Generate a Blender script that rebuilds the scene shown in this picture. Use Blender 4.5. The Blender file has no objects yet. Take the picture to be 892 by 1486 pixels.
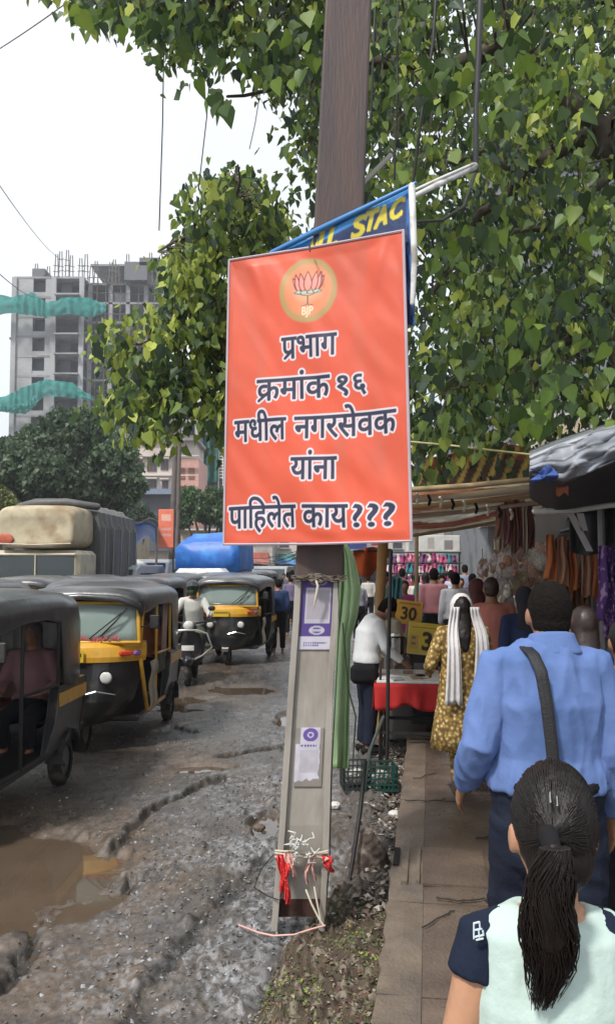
import bpy, bmesh, math, random
import numpy as np
from mathutils import Vector, Matrix, Quaternion, noise
from math import sin, cos, pi, radians, atan2, sqrt
random.seed(7); RNG = np.random.default_rng(7)
S = bpy.context.scene
COL = S.collection

# ------------------------------------------------------------ camera
F = 1250.0; CAMZ = 1.95; PITCH = math.atan(77 / F)
cam = bpy.data.cameras.new('camera'); cam_ob = bpy.data.objects.new('camera', cam); COL.objects.link(cam_ob)
cam.sensor_fit = 'VERTICAL'; cam.sensor_height = 36; cam.sensor_width = 36
cam.lens = 36 * F / 1486; cam.clip_start = .05; cam.clip_end = 2000
cam_ob.location = (0, 0, CAMZ); cam_ob.rotation_euler = (pi / 2 + PITCH, 0, 0)
S.camera = cam_ob
S.view_settings.view_transform = 'Standard'; S.view_settings.look = 'None'
S.view_settings.exposure = 0.36; S.view_settings.gamma = 1

# ------------------------------------------------------------ world: overcast sky
SUN_EL, SUN_AZ = radians(52), radians(215)      # azimuth clockwise from +Y
W = bpy.data.worlds.new('World'); S.world = W; W.use_nodes = True
nt = W.node_tree; bg = nt.nodes['Background']; bg.inputs['Strength'].default_value = .082
sky = nt.nodes.new('ShaderNodeTexSky'); sky.sky_type = 'NISHITA'; sky.sun_disc = False
sky.sun_elevation = SUN_EL; sky.sun_rotation = SUN_AZ; sky.dust_density = 3
tc = nt.nodes.new('ShaderNodeTexCoord'); cn = nt.nodes.new('ShaderNodeTexNoise'); cn.inputs['Scale'].default_value = 2.2
cn.inputs['Detail'].default_value = 6
cr = nt.nodes.new('ShaderNodeValToRGB'); cr.color_ramp.elements[0].position = .3; cr.color_ramp.elements[1].position = .75
cr.color_ramp.elements[0].color = (9.8, 10.8, 11.8, 1); cr.color_ramp.elements[1].color = (12.2, 12.4, 12.6, 1)
mx = nt.nodes.new('ShaderNodeMixRGB'); mx.inputs[0].default_value = .88
nt.links.new(tc.outputs['Generated'], cn.inputs['Vector']); nt.links.new(cn.outputs['Fac'], cr.inputs['Fac'])
nt.links.new(sky.outputs[0], mx.inputs[1]); nt.links.new(cr.outputs[0], mx.inputs[2]); nt.links.new(mx.outputs[0], bg.inputs['Color'])
sun = bpy.data.lights.new('sun', 'SUN'); sun.energy = 3.3; sun.angle = radians(7); sun.color = (1, .96, .9)
sun_ob = bpy.data.objects.new('sun', sun); COL.objects.link(sun_ob)
sd = Vector((sin(SUN_AZ) * cos(SUN_EL), cos(SUN_AZ) * cos(SUN_EL), sin(SUN_EL)))
sun_ob.rotation_euler = sd.to_track_quat('Z', 'Y').to_euler(); sun_ob.location = sd * 60

# ------------------------------------------------------------ helpers
def P(px, py, Y):                       # the point of a photograph pixel at forward distance Y
    u = (px - 446) / F; v = (743 - py) / F
    d = Vector((u, cos(PITCH) - v * sin(PITCH), sin(PITCH) + v * cos(PITCH)))
    return Vector((0, 0, CAMZ)) + d * (Y / d.y)
def G(px, py, z=0.0):                   # the point of a photograph pixel on the plane z
    u = (px - 446) / F; v = (743 - py) / F
    d = Vector((u, cos(PITCH) - v * sin(PITCH), sin(PITCH) + v * cos(PITCH)))
    return Vector((0, 0, CAMZ)) + d * ((z - CAMZ) / d.z)
PV = .2                                  # pavement height
K0 = G(540, 1486, PV); K1 = G(590, 1080, PV)
KD = (K1 - K0).normalized(); KN = Vector((KD.y, -KD.x, 0))   # along the road; to the right of it
def KP(Y, off=0, z=PV):                 # point on the kerb line at distance Y, moved off to the right
    t = (Y - K0.y) / KD.y
    p = K0 + KD * t + KN * off; p.z = z; return p
ROADA = -atan2(KD.x, KD.y)              # rotation about z that turns +Y onto the road direction

def tag(o, label=None, cat=None, group=None, kind=None):
    if label: o['label'] = label
    if cat: o['category'] = cat
    if group: o['group'] = group
    if kind: o['kind'] = kind
    return o
def empty(name, loc=(0, 0, 0), rz=0, label=None, cat=None, group=None):
    o = bpy.data.objects.new(name, None); COL.objects.link(o); o.location = loc; o.rotation_euler = (0, 0, rz)
    o.empty_display_size = .1
    return tag(o, label, cat, group)
def copy_tree(o, parent=None, data=False):
    c = o.copy(); COL.objects.link(c); c.parent = parent
    if data and o.data: c.data = o.data.copy()
    for ch in [x for x in o.children]: copy_tree(ch, c, data)
    return c

class MB:
    def __init__(s): s.v = []; s.f = []; s.c = []; s.cc = None
    def add(s, vs, fs, col=None):
        n = len(s.v); s.v += [tuple(p) for p in vs]; s.f += [tuple(i + n for i in f) for f in fs]
        s.c += [col or s.cc or (1, 1, 1)] * len(vs)
        return s
    def box(s, c, size, rot=None, col=None, taper=1.0, bev=0):
        c = Vector(c); hx, hy, hz = [k / 2 for k in size]
        if bev:
            b = min(bev, hx * .9, hy * .9, hz * .9); vs = []
            for z, k in ((-hz, b), (-hz + b, 0), (hz - b, 0), (hz, b)):
                t = taper if z > 0 else 1
                for x, y in ((-hx + b + (k and 0), -hy + k), (hx - b, -hy + k), (hx - k, -hy + b), (hx - k, hy - b), (hx - b, hy - k), (-hx + b, hy - k), (-hx + k, hy - b), (-hx + k, -hy + b)):
                    vs.append(Vector((x * t, y * t, z)))
            fs = [tuple(range(7, -1, -1)), tuple(range(24, 32))]
            for r in range(3):
                for i in range(8):
                    a = r * 8 + i; b2 = r * 8 + (i + 1) % 8; fs.append((a, b2, b2 + 8, a + 8))
        else:
            vs = [Vector((x * (taper if z > 0 else 1) * hx, y * (taper if z > 0 else 1) * hy, z * hz)) for z in (-1, 1) for y in (-1, 1) for x in (-1, 1)]
            fs = [(0, 2, 3, 1), (4, 5, 7, 6), (0, 1, 5, 4), (2, 6, 7, 3), (0, 4, 6, 2), (1, 3, 7, 5)]
        if rot is not None:
            m = rot if isinstance(rot, Matrix) else Matrix.Rotation(rot, 3, 'Z'); vs = [m @ v for v in vs]
        return s.add([v + c for v in vs], fs, col)
    def tube(s, pts, r, n=8, col=None, cap=True, ry=None, up=None, flat=False):
        pts = [Vector(p) for p in pts]; m = len(pts)
        rs = list(r) if hasattr(r, '__len__') else [r] * m
        rys = (list(ry) if hasattr(ry, '__len__') else [ry] * m) if ry is not None else rs
        vs = []; prev = Vector(up) if up else None
        rings = []
        for i, p in enumerate(pts):
            t = (pts[min(i + 1, m - 1)] - pts[max(i - 1, 0)])
            t = t.normalized() if t.length > 1e-9 else Vector((0, 0, 1))
            if prev is None: prev = Vector((1, 0, 0)) if abs(t.x) < .8 else Vector((0, 1, 0))
            a = prev - t * prev.dot(t)
            a = a.normalized() if a.length > 1e-6 else t.orthogonal().normalized()
            b = t.cross(a); prev = a
            rings.append((p, a, b, t, rs[i], rys[i]))
        if cap and not flat:      # round ends
            p, a, b, t, q, q2 = rings[0]; e = (q + q2) / 2
            pre = [(p - t * e * .95, a, b, t, q * .3, q2 * .3), (p - t * e * .6, a, b, t, q * .78, q2 * .78)]
            p, a, b, t, q, q2 = rings[-1]; e = (q + q2) / 2
            rings = pre + rings + [(p + t * e * .6, a, b, t, q * .78, q2 * .78), (p + t * e * .95, a, b, t, q * .3, q2 * .3)]
        for p, a, b, t, q, q2 in rings:
            for k in range(n):
                w = 2 * pi * k / n; vs.append(p + a * cos(w) * q + b * sin(w) * q2)
        M = len(rings); fs = []
        for i in range(M - 1):
            for k in range(n):
                k2 = (k + 1) % n; fs.append((i * n + k, i * n + k2, (i + 1) * n + k2, (i + 1) * n + k))
        if cap: fs.append(tuple(range(n - 1, -1, -1))); fs.append(tuple((M - 1) * n + k for k in range(n)))
        return s.add(vs, fs, col)
    def ring_loft(s, rings, col=None, cap=True, closed=True):
        n = len(rings[0]); vs = [p for r in rings for p in r]; fs = []
        for i in range(len(rings) - 1):
            for k in range(n if closed else n - 1):
                k2 = (k + 1) % n; fs.append((i * n + k, i * n + k2, (i + 1) * n + k2, (i + 1) * n + k))
        if cap and closed: fs.append(tuple(range(n - 1, -1, -1))); fs.append(tuple((len(rings) - 1) * n + k for k in range(n)))
        return s.add(vs, fs, col)
    def ell(s, c, r, n=14, m=10, rot=None, col=None):
        c = Vector(c); rings = []
        R_ = rot or Matrix.Identity(3)
        for i in range(1, m):
            th = pi * i / m; rings.append([c + R_ @ Vector((r[0] * sin(th) * cos(2 * pi * k / n), r[1] * sin(th) * sin(2 * pi * k / n), -r[2] * cos(th))) for k in range(n)])
        return s.ring_loft(rings, col)
    def disc(s, c, ax, r, t, n=20, col=None):
        ax = Vector(ax).normalized(); c = Vector(c)
        return s.tube([c - ax * t / 2, c + ax * t / 2], r, n, col, flat=True)
    def sheet(s, fn, nu, nv, col=None):      # fn(u,v)->point, optionally (point, colour)
        base = len(s.v)
        for j in range(nv + 1):
            for i in range(nu + 1):
                q = fn(i / nu, j / nv)
                if isinstance(q, tuple) and len(q) == 2: s.v.append(tuple(q[0])); s.c.append(q[1])
                else: s.v.append(tuple(q)); s.c.append(col or s.cc or (1, 1, 1))
        for j in range(nv):
            for i in range(nu):
                a = base + j * (nu + 1) + i; s.f.append((a, a + 1, a + nu + 2, a + nu + 1))
        return s
    def build(s, name, mat, parent=None, smooth=False, thick=0, bevel=0, kind=None):
        me = bpy.data.meshes.new(name); me.from_pydata(s.v, [], s.f)
        if any(c != (1, 1, 1) for c in s.c):
            a = me.color_attributes.new('col', 'FLOAT_COLOR', 'POINT')
            a.data.foreach_set('color', np.array([(*c, 1) for c in s.c], dtype=np.float32).ravel())
        if smooth: me.shade_smooth()
        return link(name, me, mat, parent, thick, bevel, kind)
def link(name, me, mat, parent=None, thick=0, bevel=0, kind=None):
    o = bpy.data.objects.new(name, me); COL.objects.link(o)
    if mat: me.materials.append(mat)
    if parent: o.parent = parent
    if thick: md = o.modifiers.new('solid', 'SOLIDIFY'); md.thickness = thick; md.offset = 0
    if bevel: md = o.modifiers.new('bevel', 'BEVEL'); md.width = bevel; md.segments = 2; md.limit_method = 'ANGLE'
    if kind: o['kind'] = kind
    return o
def np_mesh(name, v, loops, fstart, fcount, col=None, smooth=True):
    me = bpy.data.meshes.new(name)
    me.vertices.add(len(v)); me.vertices.foreach_set('co', np.asarray(v, np.float32).ravel())
    me.loops.add(len(loops)); me.loops.foreach_set('vertex_index', np.asarray(loops, np.int32))
    me.polygons.add(len(fstart)); me.polygons.foreach_set('loop_start', np.asarray(fstart, np.int32))
    try: me.polygons.foreach_set('loop_total', np.asarray(fcount, np.int32))
    except Exception: pass
    me.update(calc_edges=True)
    if col is not None:
        a = me.color_attributes.new('col', 'FLOAT_COLOR', 'POINT')
        cc = np.ones((len(v), 4), np.float32); cc[:, :3] = col; a.data.foreach_set('color', cc.ravel())
    if smooth: me.shade_smooth()
    return me
def grid_mesh(name, X, Y, Z, col=None):
    ny, nx = X.shape; v = np.stack([X, Y, Z], -1).reshape(-1, 3)
    i = np.arange(ny - 1)[:, None] * nx + np.arange(nx - 1)[None]; i = i.ravel()
    L = np.stack([i, i + 1, i + nx + 1, i + nx], 1); n = len(L)
    return np_mesh(name, v, L.ravel(), np.arange(n) * 4, np.full(n, 4), None if col is None else col.reshape(-1, 3))

# ------------------------------------------------------------ materials
MC = {}
def mat(name, c, rough=.6, metal=0, var=.15, vs=6, bump=0, bs=40, attr=False, c2=None, c2s=3, c2f=(.5, .65), spec=.5, stretch=None, trans=0, alpha=1, coat=0, sheen=0, wet=0, emit=0):
    if name in MC: return MC[name]
    m = bpy.data.materials.new(name); m.use_nodes = True; MC[name] = m
    n = m.node_tree; N = n.nodes; Lk = n.links.new; b = N['Principled BSDF']
    b.inputs['Roughness'].default_value = rough; b.inputs['Metallic'].default_value = metal
    b.inputs['Specular IOR Level'].default_value = spec
    if coat: b.inputs['Coat Weight'].default_value = coat; b.inputs['Coat Roughness'].default_value = .15
    if sheen: b.inputs['Sheen Weight'].default_value = sheen
    t = N.new('ShaderNodeTexCoord'); vec = t.outputs['Object']
    if stretch:
        mp = N.new('ShaderNodeMapping'); mp.inputs['Scale'].default_value = stretch; Lk(vec, mp.inputs['Vector']); vec = mp.outputs[0]
    col = None
    if attr:
        a = N.new('ShaderNodeVertexColor'); a.layer_name = 'col'; col = a.outputs['Color']
    if c2 is not None:
        nz = N.new('ShaderNodeTexNoise'); nz.inputs['Scale'].default_value = c2s; nz.inputs['Detail'].default_value = 6; Lk(vec, nz.inputs['Vector'])
        r = N.new('ShaderNodeValToRGB'); r.color_ramp.elements[0].position = c2f[0]; r.color_ramp.elements[1].position = c2f[1]; Lk(nz.outputs['Fac'], r.inputs[0])
        x = N.new('ShaderNodeMixRGB'); Lk(r.outputs[0], x.inputs[0])
        if col: Lk(col, x.inputs[1])
        else: x.inputs[1].default_value = (*c, 1)
        x.inputs[2].default_value = (*c2, 1); col = x.outputs[0]
        if wet:
            rr = N.new('ShaderNodeMapRange'); Lk(nz.outputs['Fac'], rr.inputs[0]); rr.inputs[1].default_value = .35; rr.inputs[2].default_value = .65
            rr.inputs[3].default_value = rough - wet; rr.inputs[4].default_value = rough; Lk(rr.outputs[0], b.inputs['Roughness'])
    if var:
        nz = N.new('ShaderNodeTexNoise'); nz.inputs['Scale'].default_value = vs; nz.inputs['Detail'].default_value = 8; Lk(vec, nz.inputs['Vector'])
        r = N.new('ShaderNodeMapRange'); Lk(nz.outputs['Fac'], r.inputs[0]); r.inputs[1].default_value = .25; r.inputs[2].default_value = .75
        r.inputs[3].default_value = 1 - var; r.inputs[4].default_value = 1 + var
        x = N.new('ShaderNodeVectorMath'); x.operation = 'SCALE'
        if col: Lk(col, x.inputs[0])
        else: x.inputs[0].default_value = c
        Lk(r.outputs[0], x.inputs['Scale']); col = x.outputs[0]
    if col: Lk(col, b.inputs['Base Color'])
    else: b.inputs['Base Color'].default_value = (*c, 1)
    if bump:
        nz = N.new('ShaderNodeTexNoise'); nz.inputs['Scale'].default_value = bs; nz.inputs['Detail'].default_value = 6; Lk(vec, nz.inputs['Vector'])
        bp = N.new('ShaderNodeBump'); bp.inputs['Strength'].default_value = bump; bp.inputs['Distance'].default_value = .01
        Lk(nz.outputs['Fac'], bp.inputs['Height']); Lk(bp.outputs[0], b.inputs['Normal'])
    if trans:
        tr = N.new('ShaderNodeBsdfTranslucent'); ms = N.new('ShaderNodeMixShader'); ms.inputs[0].default_value = trans
        if col: Lk(col, tr.inputs['Color'])
        else: tr.inputs['Color'].default_value = (*c, 1)
        Lk(b.outputs[0], ms.inputs[1]); Lk(tr.outputs[0], ms.inputs[2]); Lk(ms.outputs[0], N['Material Output'].inputs['Surface'])
    if alpha < 1: b.inputs['Alpha'].default_value = alpha
    return m
M_conc = mat('concrete', (.30, .29, .27), .85, bump=.4, bs=30, c2=(.2, .19, .17), c2s=.6)
M_tyre = mat('tyre rubber', (.018, .018, .018), .8, bump=.3, bs=60, c2=(.09, .075, .06), c2s=14, c2f=(.5, .7))
M_black = mat('black paint', (.012, .012, .013), .35, var=.3, c2=(.06, .05, .04), c2s=5, c2f=(.52, .75), coat=.3)
M_iron = mat('dark iron', (.03, .028, .027), .55, metal=.4, bump=.3)
M_chrome = mat('chrome', (.6, .6, .6), .18, metal=1, var=.05)
M_wood = mat('bamboo', (.33, .24, .13), .7, stretch=(1, 1, .2), vs=10, bump=.3)
M_bark = mat('bark', (.075, .06, .045), .9, bump=.8, bs=18, c2=(.14, .12, .09), c2s=4)
M_white = mat('white paint', (.7, .7, .68), .5, c2=(.5, .48, .44), c2s=5)
M_skin = mat('brown skin', (.27, .135, .075), .5, var=.1, vs=14, bump=.08, bs=120)
M_skin2 = mat('light brown skin', (.42, .22, .13), .5, var=.08, vs=14, bump=.08, bs=120)
M_hair = mat('black hair', (.009, .006, .005), .42, spec=.3, var=.3, stretch=(60, 60, 3), vs=2, bump=.3, bs=3)
def glass(name, c=(.5, .58, .56), a=.45, r=.08):
    m = mat(name, c, r, var=.1, vs=2, spec=.6, alpha=a); return m
M_glass = glass('windscreen glass', (.33, .42, .39), .6)
M_glassd = glass('dark glass', (.04, .05, .055), .95, .06)

# ------------------------------------------------------------ numpy noise
def vn(x, y, seed=0):
    xi = np.floor(x).astype(np.int64); yi = np.floor(y).astype(np.int64); xf = x - xi; yf = y - yi
    def h(a, b):
        q = (a * 374761393 + b * 668265263 + seed * 1442695041) & 0xffffffff
        q = ((q ^ (q >> 13)) * 1274126177) & 0xffffffff
        return ((q ^ (q >> 16)) & 0xffff) / 65535.0
    u = xf * xf * (3 - 2 * xf); w = yf * yf * (3 - 2 * yf)
    return (h(xi, yi) * (1 - u) + h(xi + 1, yi) * u) * (1 - w) + (h(xi, yi + 1) * (1 - u) + h(xi + 1, yi + 1) * u) * w
def fbm(x, y, oct=4, seed=0):
    t = 0; a = .5; s = 0
    for i in range(oct): t = t + a * vn(x, y, seed + i); s += a; a *= .5; x = x * 2.03 + 7.1; y = y * 2.03 + 3.3
    return t / s
def seg_d(X, Y, pl, side=False):         # distance to a polyline (and signed side)
    D = np.full(X.shape, 1e9); SG = np.zeros(X.shape)
    for (ax, ay), (bx, by) in zip(pl[:-1], pl[1:]):
        dx, dy = bx - ax, by - ay; L2 = dx * dx + dy * dy + 1e-12
        t = np.clip(((X - ax) * dx + (Y - ay) * dy) / L2, 0, 1)
        d = np.hypot(X - ax - t * dx, Y - ay - t * dy); c = (X - ax) * dy - (Y - ay) * dx
        m = d < D; D = np.where(m, d, D); SG = np.where(m, np.sign(c), SG)
    return (D, SG) if side else D
def g2(pts): return [tuple(G(*p))[:2] for p in pts]
def smooth(a, b, x): t = np.clip((x - a) / (b - a), 0, 1); return t * t * (3 - 2 * t)

# ------------------------------------------------------------ the road: one sheet with ruts, broken edges and hollows
rows = [-280, -120, -40, -12, -4, -1, .5, 1.5, 2.1, 2.6]
y = 2.85
while y < 13: rows.append(y); y *= 1.0042
while y < 60: rows.append(y); y *= 1.02
while y < 560: rows.append(y); y *= 1.2
us = [-60, -12, -4, -2, -1.2, -.8, -.6, -.5] + list(np.arange(-.46, .20, .0021)) + [.25, .3, .4, .6, 1, 2, 5, 15, 60]
Yg, Ug = np.meshgrid(np.array(rows, float), np.array(us), indexing='ij')
Xg = np.clip(Ug * np.maximum(np.abs(Yg), 2.6), -400 + Ug * .05, 400 + Ug * .05)
near = np.exp(-np.maximum(Yg - 6, 0) / 5) * (Yg > 1)
Zg = (fbm(Xg * .9, Yg * .9, 3, 3) * .035 + fbm(Xg * 5, Yg * 5, 4, 9) * .012 + (fbm(Xg * 34, Yg * 34, 3, 5) ** 2) * .022) * near
# low stony lumps on the torn strip by the post
strip = smooth(-1.5, -.3, Xg) * near
lump = np.maximum(0, fbm(Xg * 14, Yg * 14, 3, 21) - .5)
Zg += lump * .09 * strip + np.maximum(0, fbm(Xg * 7, Yg * 7, 2, 44) - .55) * .08 * strip
CR = [([(-30, 1470), (0, 1442), (45, 1385), (38, 1350), (70, 1336), (120, 1325), (165, 1305), (195, 1285)], .045, .05),
      ([(155, 1248), (195, 1205), (215, 1180), (250, 1165), (275, 1152), (325, 1130)], .04, .045),
      ([(318, 1101), (345, 1098), (380, 1090), (412, 1086)], .04, .05),
      ([(290, 1003), (320, 993), (350, 985), (398, 983)], .05, .05),
      ([(240, 1030), (290, 1028), (330, 1034)], .05, .03), ([(228, 1062), (252, 1056), (280, 1064)], .06, .03),
      ([(190, 1500), (250, 1400), (300, 1340), (350, 1290), (385, 1250)], .05, .015)]
dark = np.zeros_like(Xg)
wx = Xg + (fbm(Xg * 9, Yg * 9, 3, 77) - .5) * .12; wy = Yg + (fbm(Xg * 9, Yg * 9, 3, 78) - .5) * .12
for pl, wdt, dep in CR:
    d, sg = seg_d(wx, wy, g2(pl), True)
    wv = wdt * (.5 + fbm(Xg * 4, Yg * 4, 2, 31))
    Zg -= dep * 1.2 * np.exp(-(d / wv) ** 2); Zg += np.where(sg < 0, 1, 0) * dep * .55 * np.exp(-d / .35) * (d > wv * .5)
    dark = np.maximum(dark, np.exp(-(d / (wv * 1.15)) ** 4))
PUD = [((-2.15, 5.6), (.95, 1.0)), (tuple(G(352, 1001))[:2], (.62, .42)), (tuple(G(262, 1028))[:2], (.40, .26)), (tuple(G(388, 1198))[:2], (.10, .30)), ((-2.6, 3.8), (.5, .5)), ((-1.0, 8.4), (.42, .22)), ((-1.9, 12.6), (.5, .5)), ((-.2, 11), (.22, .5))]
pud = np.zeros_like(Xg)
for (cx, cy), (rx, ry) in PUD:
    wob = 1 + (fbm(Xg * 3.1, Yg * 3.1, 4, 55) - .5) * 1.9
    q = ((Xg - cx) / rx) ** 2 + ((Yg - cy) / ry) ** 2
    dd = smooth(1.5, .55, q * wob) if False else 1 - smooth(.5, 1.35, q * wob)
    Zg = Zg * (1 - dd) - .045 * dd; pud = np.maximum(pud, dd)
# the low gutter beside the pavement
kx = K0.x + (Yg - K0.y) * KD.x / KD.y
gut = np.exp(-((Xg - kx + .22) / .25) ** 2) * (Yg > 2) * (Yg < 30); Zg -= gut * .03
mud = fbm(Xg * .8 + 3, Yg * .8, 4, 60); wetm = fbm(Xg * 1.7, Yg * 1.7, 4, 61); grit = fbm(Xg * 38, Yg * 38, 3, 62); fin = fbm(Xg * 60, Yg * 60, 2, 63)
base = np.array([.105, .093, .085])[None, None] * np.ones(Xg.shape + (1,))
mudc = np.array([.125, .092, .068]); pale = np.array([.29, .29, .30])
a = smooth(.45, .62, mud + (Xg < -1.2) * .12)[..., None]; base = base * (1 - a) + mudc * a
a = (smooth(.42, .62, grit) * smooth(.38, .6, wetm + strip * .12) * (.22 + .68 * strip))[..., None]; base = base * (1 - a) + pale * a
a = (smooth(.5, .6, fbm(Xg * 12, Yg * 12, 3, 91)) * .5)[..., None]; base = base * (1 - a) + np.array([.05, .048, .048]) * a
a = dark[..., None] * .85; base = base * (1 - a) + np.array([.02, .019, .018]) * a
a = pud[..., None] * .7; base = base * (1 - a) + np.array([.11, .08, .055]) * a
a = smooth(-.35, .05, Xg - kx + .1)[..., None]; base = base * (1 - a) + np.array([.06, .05, .04]) * a
base *= (.72 + .56 * fin)[..., None]
Mroad = mat('wet broken asphalt', (.1, .1, .1), .32, spec=.75, var=.2, vs=70, attr=True, bump=.6, bs=170, c2=(.10, .082, .066), c2s=2.5, c2f=(.5, .75), wet=.27)
link('road', grid_mesh('road', Xg, Yg, Zg, base), Mroad, kind='structure')
Mwater = mat('muddy water', (.10, .072, .05), .03, var=.12, vs=3, spec=.6)
for i, ((cx, cy), (rx, ry)) in enumerate(PUD):
    m = MB(); m.sheet(lambda u, v: Vector((cx, cy, -.018 - .0013 * i)) + Vector((rx * 1.45 * v * cos(2 * pi * u), ry * 1.45 * v * sin(2 * pi * u), 0)), 32, 3)
    m.build('puddle', Mwater, kind='structure')

# ------------------------------------------------------------ raised pavement of concrete slabs
pv = empty('pavement', K0 * 1); pv['kind'] = 'structure'; pv.location = (0, 0, 0)
Mslab = mat('worn concrete slab', (.128, .096, .074), .42, var=.38, vs=3.2, bump=.5, bs=55, c2=(.085, .062, .050), c2s=2.2, c2f=(.4, .62), wet=.26)
Mslab2 = mat('pale kerb concrete', (.165, .13, .10), .5, var=.25, vs=7, bump=.6, bs=45, c2=(.11, .09, .075), c2s=3, wet=.2)
Ms = mat('pavement bed', (.07, .058, .048), .9)
m = MB(); m.ring_loft([[KP(Y, .02, -.1), KP(Y, 5, -.1), KP(Y, 5, .155), KP(Y, .02, .155)] for Y in (-6, 2, 12, 40, 120)]); m.build('bed', Ms, pv)
def slab(Ya, Yb, oa, ob, name, mt, wear=.006, sub=None):
    n = max(2, min(14, int((Yb - Ya) / .09))); k = max(2, min(14, int((ob - oa) / .09))) if Ya < 9 else 2
    if Ya > 9: n = 2
    m = MB(); t = random.uniform(-.006, .006); t2 = random.uniform(-.006, .006)
    def fn(u, v):
        Yy = Ya + (Yb - Ya) * v; o = oa + (ob - oa) * u
        e = min(u, 1 - u) * (ob - oa); e2 = min(v, 1 - v) * (Yb - Ya); dz = -.003 if min(e, e2) < 1e-6 else 0
        if Ya < 9 and o < .01: o += noise.noise((Yy * 9, 3, 0)) * .02 + .012 * noise.noise((Yy * 31, 3, 0))
        return KP(Yy, o, PV + t * (u - .5) + t2 * (v - .5) + dz + noise.noise((Yy * 4, o * 4, 2)) * wear)
    m.sheet(fn, k, n)
    # skirt
    for (A, B) in (((0, 0), (0, 1)), ((0, 0), (1, 0)), ((1, 0), (1, 1))):
        m.sheet(lambda u, v: (lambda q: q - Vector((0, 0, v * .19 if (A, B) == ((0, 0), (0, 1)) else v * .05)))(fn(A[0] + (B[0] - A[0]) * u, A[1] + (B[1] - A[1]) * u)), n, 1)
    m.build(name, mt, pv, smooth=False)
ys = [1.0]; random.seed(11)
jy = [G(600, q, PV).y for q in (1440, 1306, 1160, 1108)]
jy = sorted(jy); ys = [-3, -1.5, .4, 1.6, 2.9] + jy + [jy[-1] + 1.2 * i for i in range(1, 9)]
while ys[-1] < 60: ys.append(ys[-1] + 2.2)
for Ya, Yb in zip(ys[:-1], ys[1:]):
    slab(Ya + .006, Yb - .006, 0, .183, 'kerb_stone', Mslab2, .010)
    g = random.uniform(.006, .014)
    slab(Ya + .007, Yb - .007, .1845, 1.05, 'paving_slab', Mslab)
    slab(Ya + .007, Yb - .007, 1.052, 2.0, 'paving_slab', Mslab)
    slab(Ya + .007, Yb - .007, 2.01, 4.9, 'paving_slab', Mslab)
# sunk cover with a raised frame, a dark slot beside it
hc = G(628, 1257, PV); hr = Matrix.Rotation(ROADA, 3, 'Z')
m = MB()
for sx, w, L in ((-.16, .035, .62), (-.085, .02, .58)): m.box(hc + KN * sx + Vector((0, 0, .006)), (w, L, .02), hr)
m.build('cover_frame', Mslab2, pv)
m = MB(); m.box(hc + KN * -.215 + KD * .13 + Vector((0, 0, .005)), (.035, .3, .008), hr); m.build('slot', mat('dark slot', (.012, .01, .009), .9), pv)
m = MB(); m.box(hc + KN * .12 + Vector((0, 0, .004)), (.36, .62, .012), hr); m.build('cover_slab', Mslab, pv)
Mcrk = mat('crack', (.03, .024, .02), .95, var=0)
def crack(pl, w):
    m = MB(); pts = []
    for a, b in zip(pl[:-1], pl[1:]):
        for k in range(5):
            t = k / 5; pts.append((a[0] + (b[0] - a[0]) * t + random.uniform(-2.5, 2.5), a[1] + (b[1] - a[1]) * t + random.uniform(-1.5, 1.5)))
    q = [G(x, yy, PV + .011) for x, yy in pts]
    m.tube(q, [w * random.uniform(.3, 1.2) for _ in q], 5, ry=.004, up=(1, 0, 0)); m.build('crack', Mcrk, pv)
crack([(612, 1345), (640, 1330), (662, 1318)], .006); crack([(585, 1161), (620, 1163), (652, 1158)], .005)
crack([(635, 1302), (665, 1308), (700, 1304), (725, 1312)], .010); crack([(688, 1216), (720, 1214)], .006); crack([(600, 1130), (640, 1118)], .004)

# ------------------------------------------------------------ earth mound with litter round the post, and the earth strip by the kerb
mx_, my_ = np.meshgrid(np.linspace(-1.0, .62, 190), np.linspace(2.5, 9.5, 420))
wob = (fbm(mx_ * 3, my_ * 3, 3, 8) - .5) * .35
kxx = K0.x + (my_ - K0.y) * KD.x / KD.y
left = np.interp(my_, [2.5, 3.3, 3.9, 4.4, 4.8, 5.4, 9.5], [-.38, -.36, -.31, -.2, -.12, .06, .45]) + wob * .3
hh = smooth(0, .22, mx_ - left) * (1 - .0 * smooth(-.05, .12, mx_ - kxx))
mz = -.06 + hh * (np.interp(my_, [2.5, 3.6, 4.2, 4.6, 5.2, 9.5], [.18, .19, .15, .105, .075, .06]) + fbm(mx_ * 6, my_ * 6, 4, 12) * .07 + np.maximum(fbm(mx_ * 19, my_ * 19, 3, 14) - .5, 0) * .16)
mz = np.where(mx_ > kxx + .04, -.05, mz)
mcol = np.array([.070, .048, .031])[None, None] * (.5 + .9 * fbm(mx_ * 24, my_ * 24, 3, 15))[..., None]
g_ = smooth(.52, .66, fbm(mx_ * 3.5, my_ * 3.5, 3, 16))[..., None] * .6; mcol = mcol * (1 - g_) + np.array([.05, .062, .025]) * g_
g_ = (smooth(.6, .68, fbm(mx_ * 33, my_ * 33, 2, 17)) * .6)[..., None]; mcol = mcol * (1 - g_) + np.array([.30, .26, .2]) * g_
far_ = smooth(4.9, 5.6, my_)[..., None]; mcol = mcol * (1 - far_) + far_ * np.array([.085, .075, .068]) * (.7 + .6 * fbm(mx_ * 15, my_ * 15, 3, 18))[..., None]
Mmound = mat('littered earth', (.1, .08, .06), .8, var=.25, vs=60, attr=True, bump=.9, bs=120)
link('earth_mound', grid_mesh('mound', mx_, my_, mz, mcol), Mmound, kind='structure')
def mound_z(x, yv):
    j = np.clip(np.searchsorted(my_[:, 0], yv), 0, my_.shape[0] - 1); i = np.clip(np.searchsorted(mx_[0], x), 0, mx_.shape[1] - 1); return float(mz[j, i])
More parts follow.
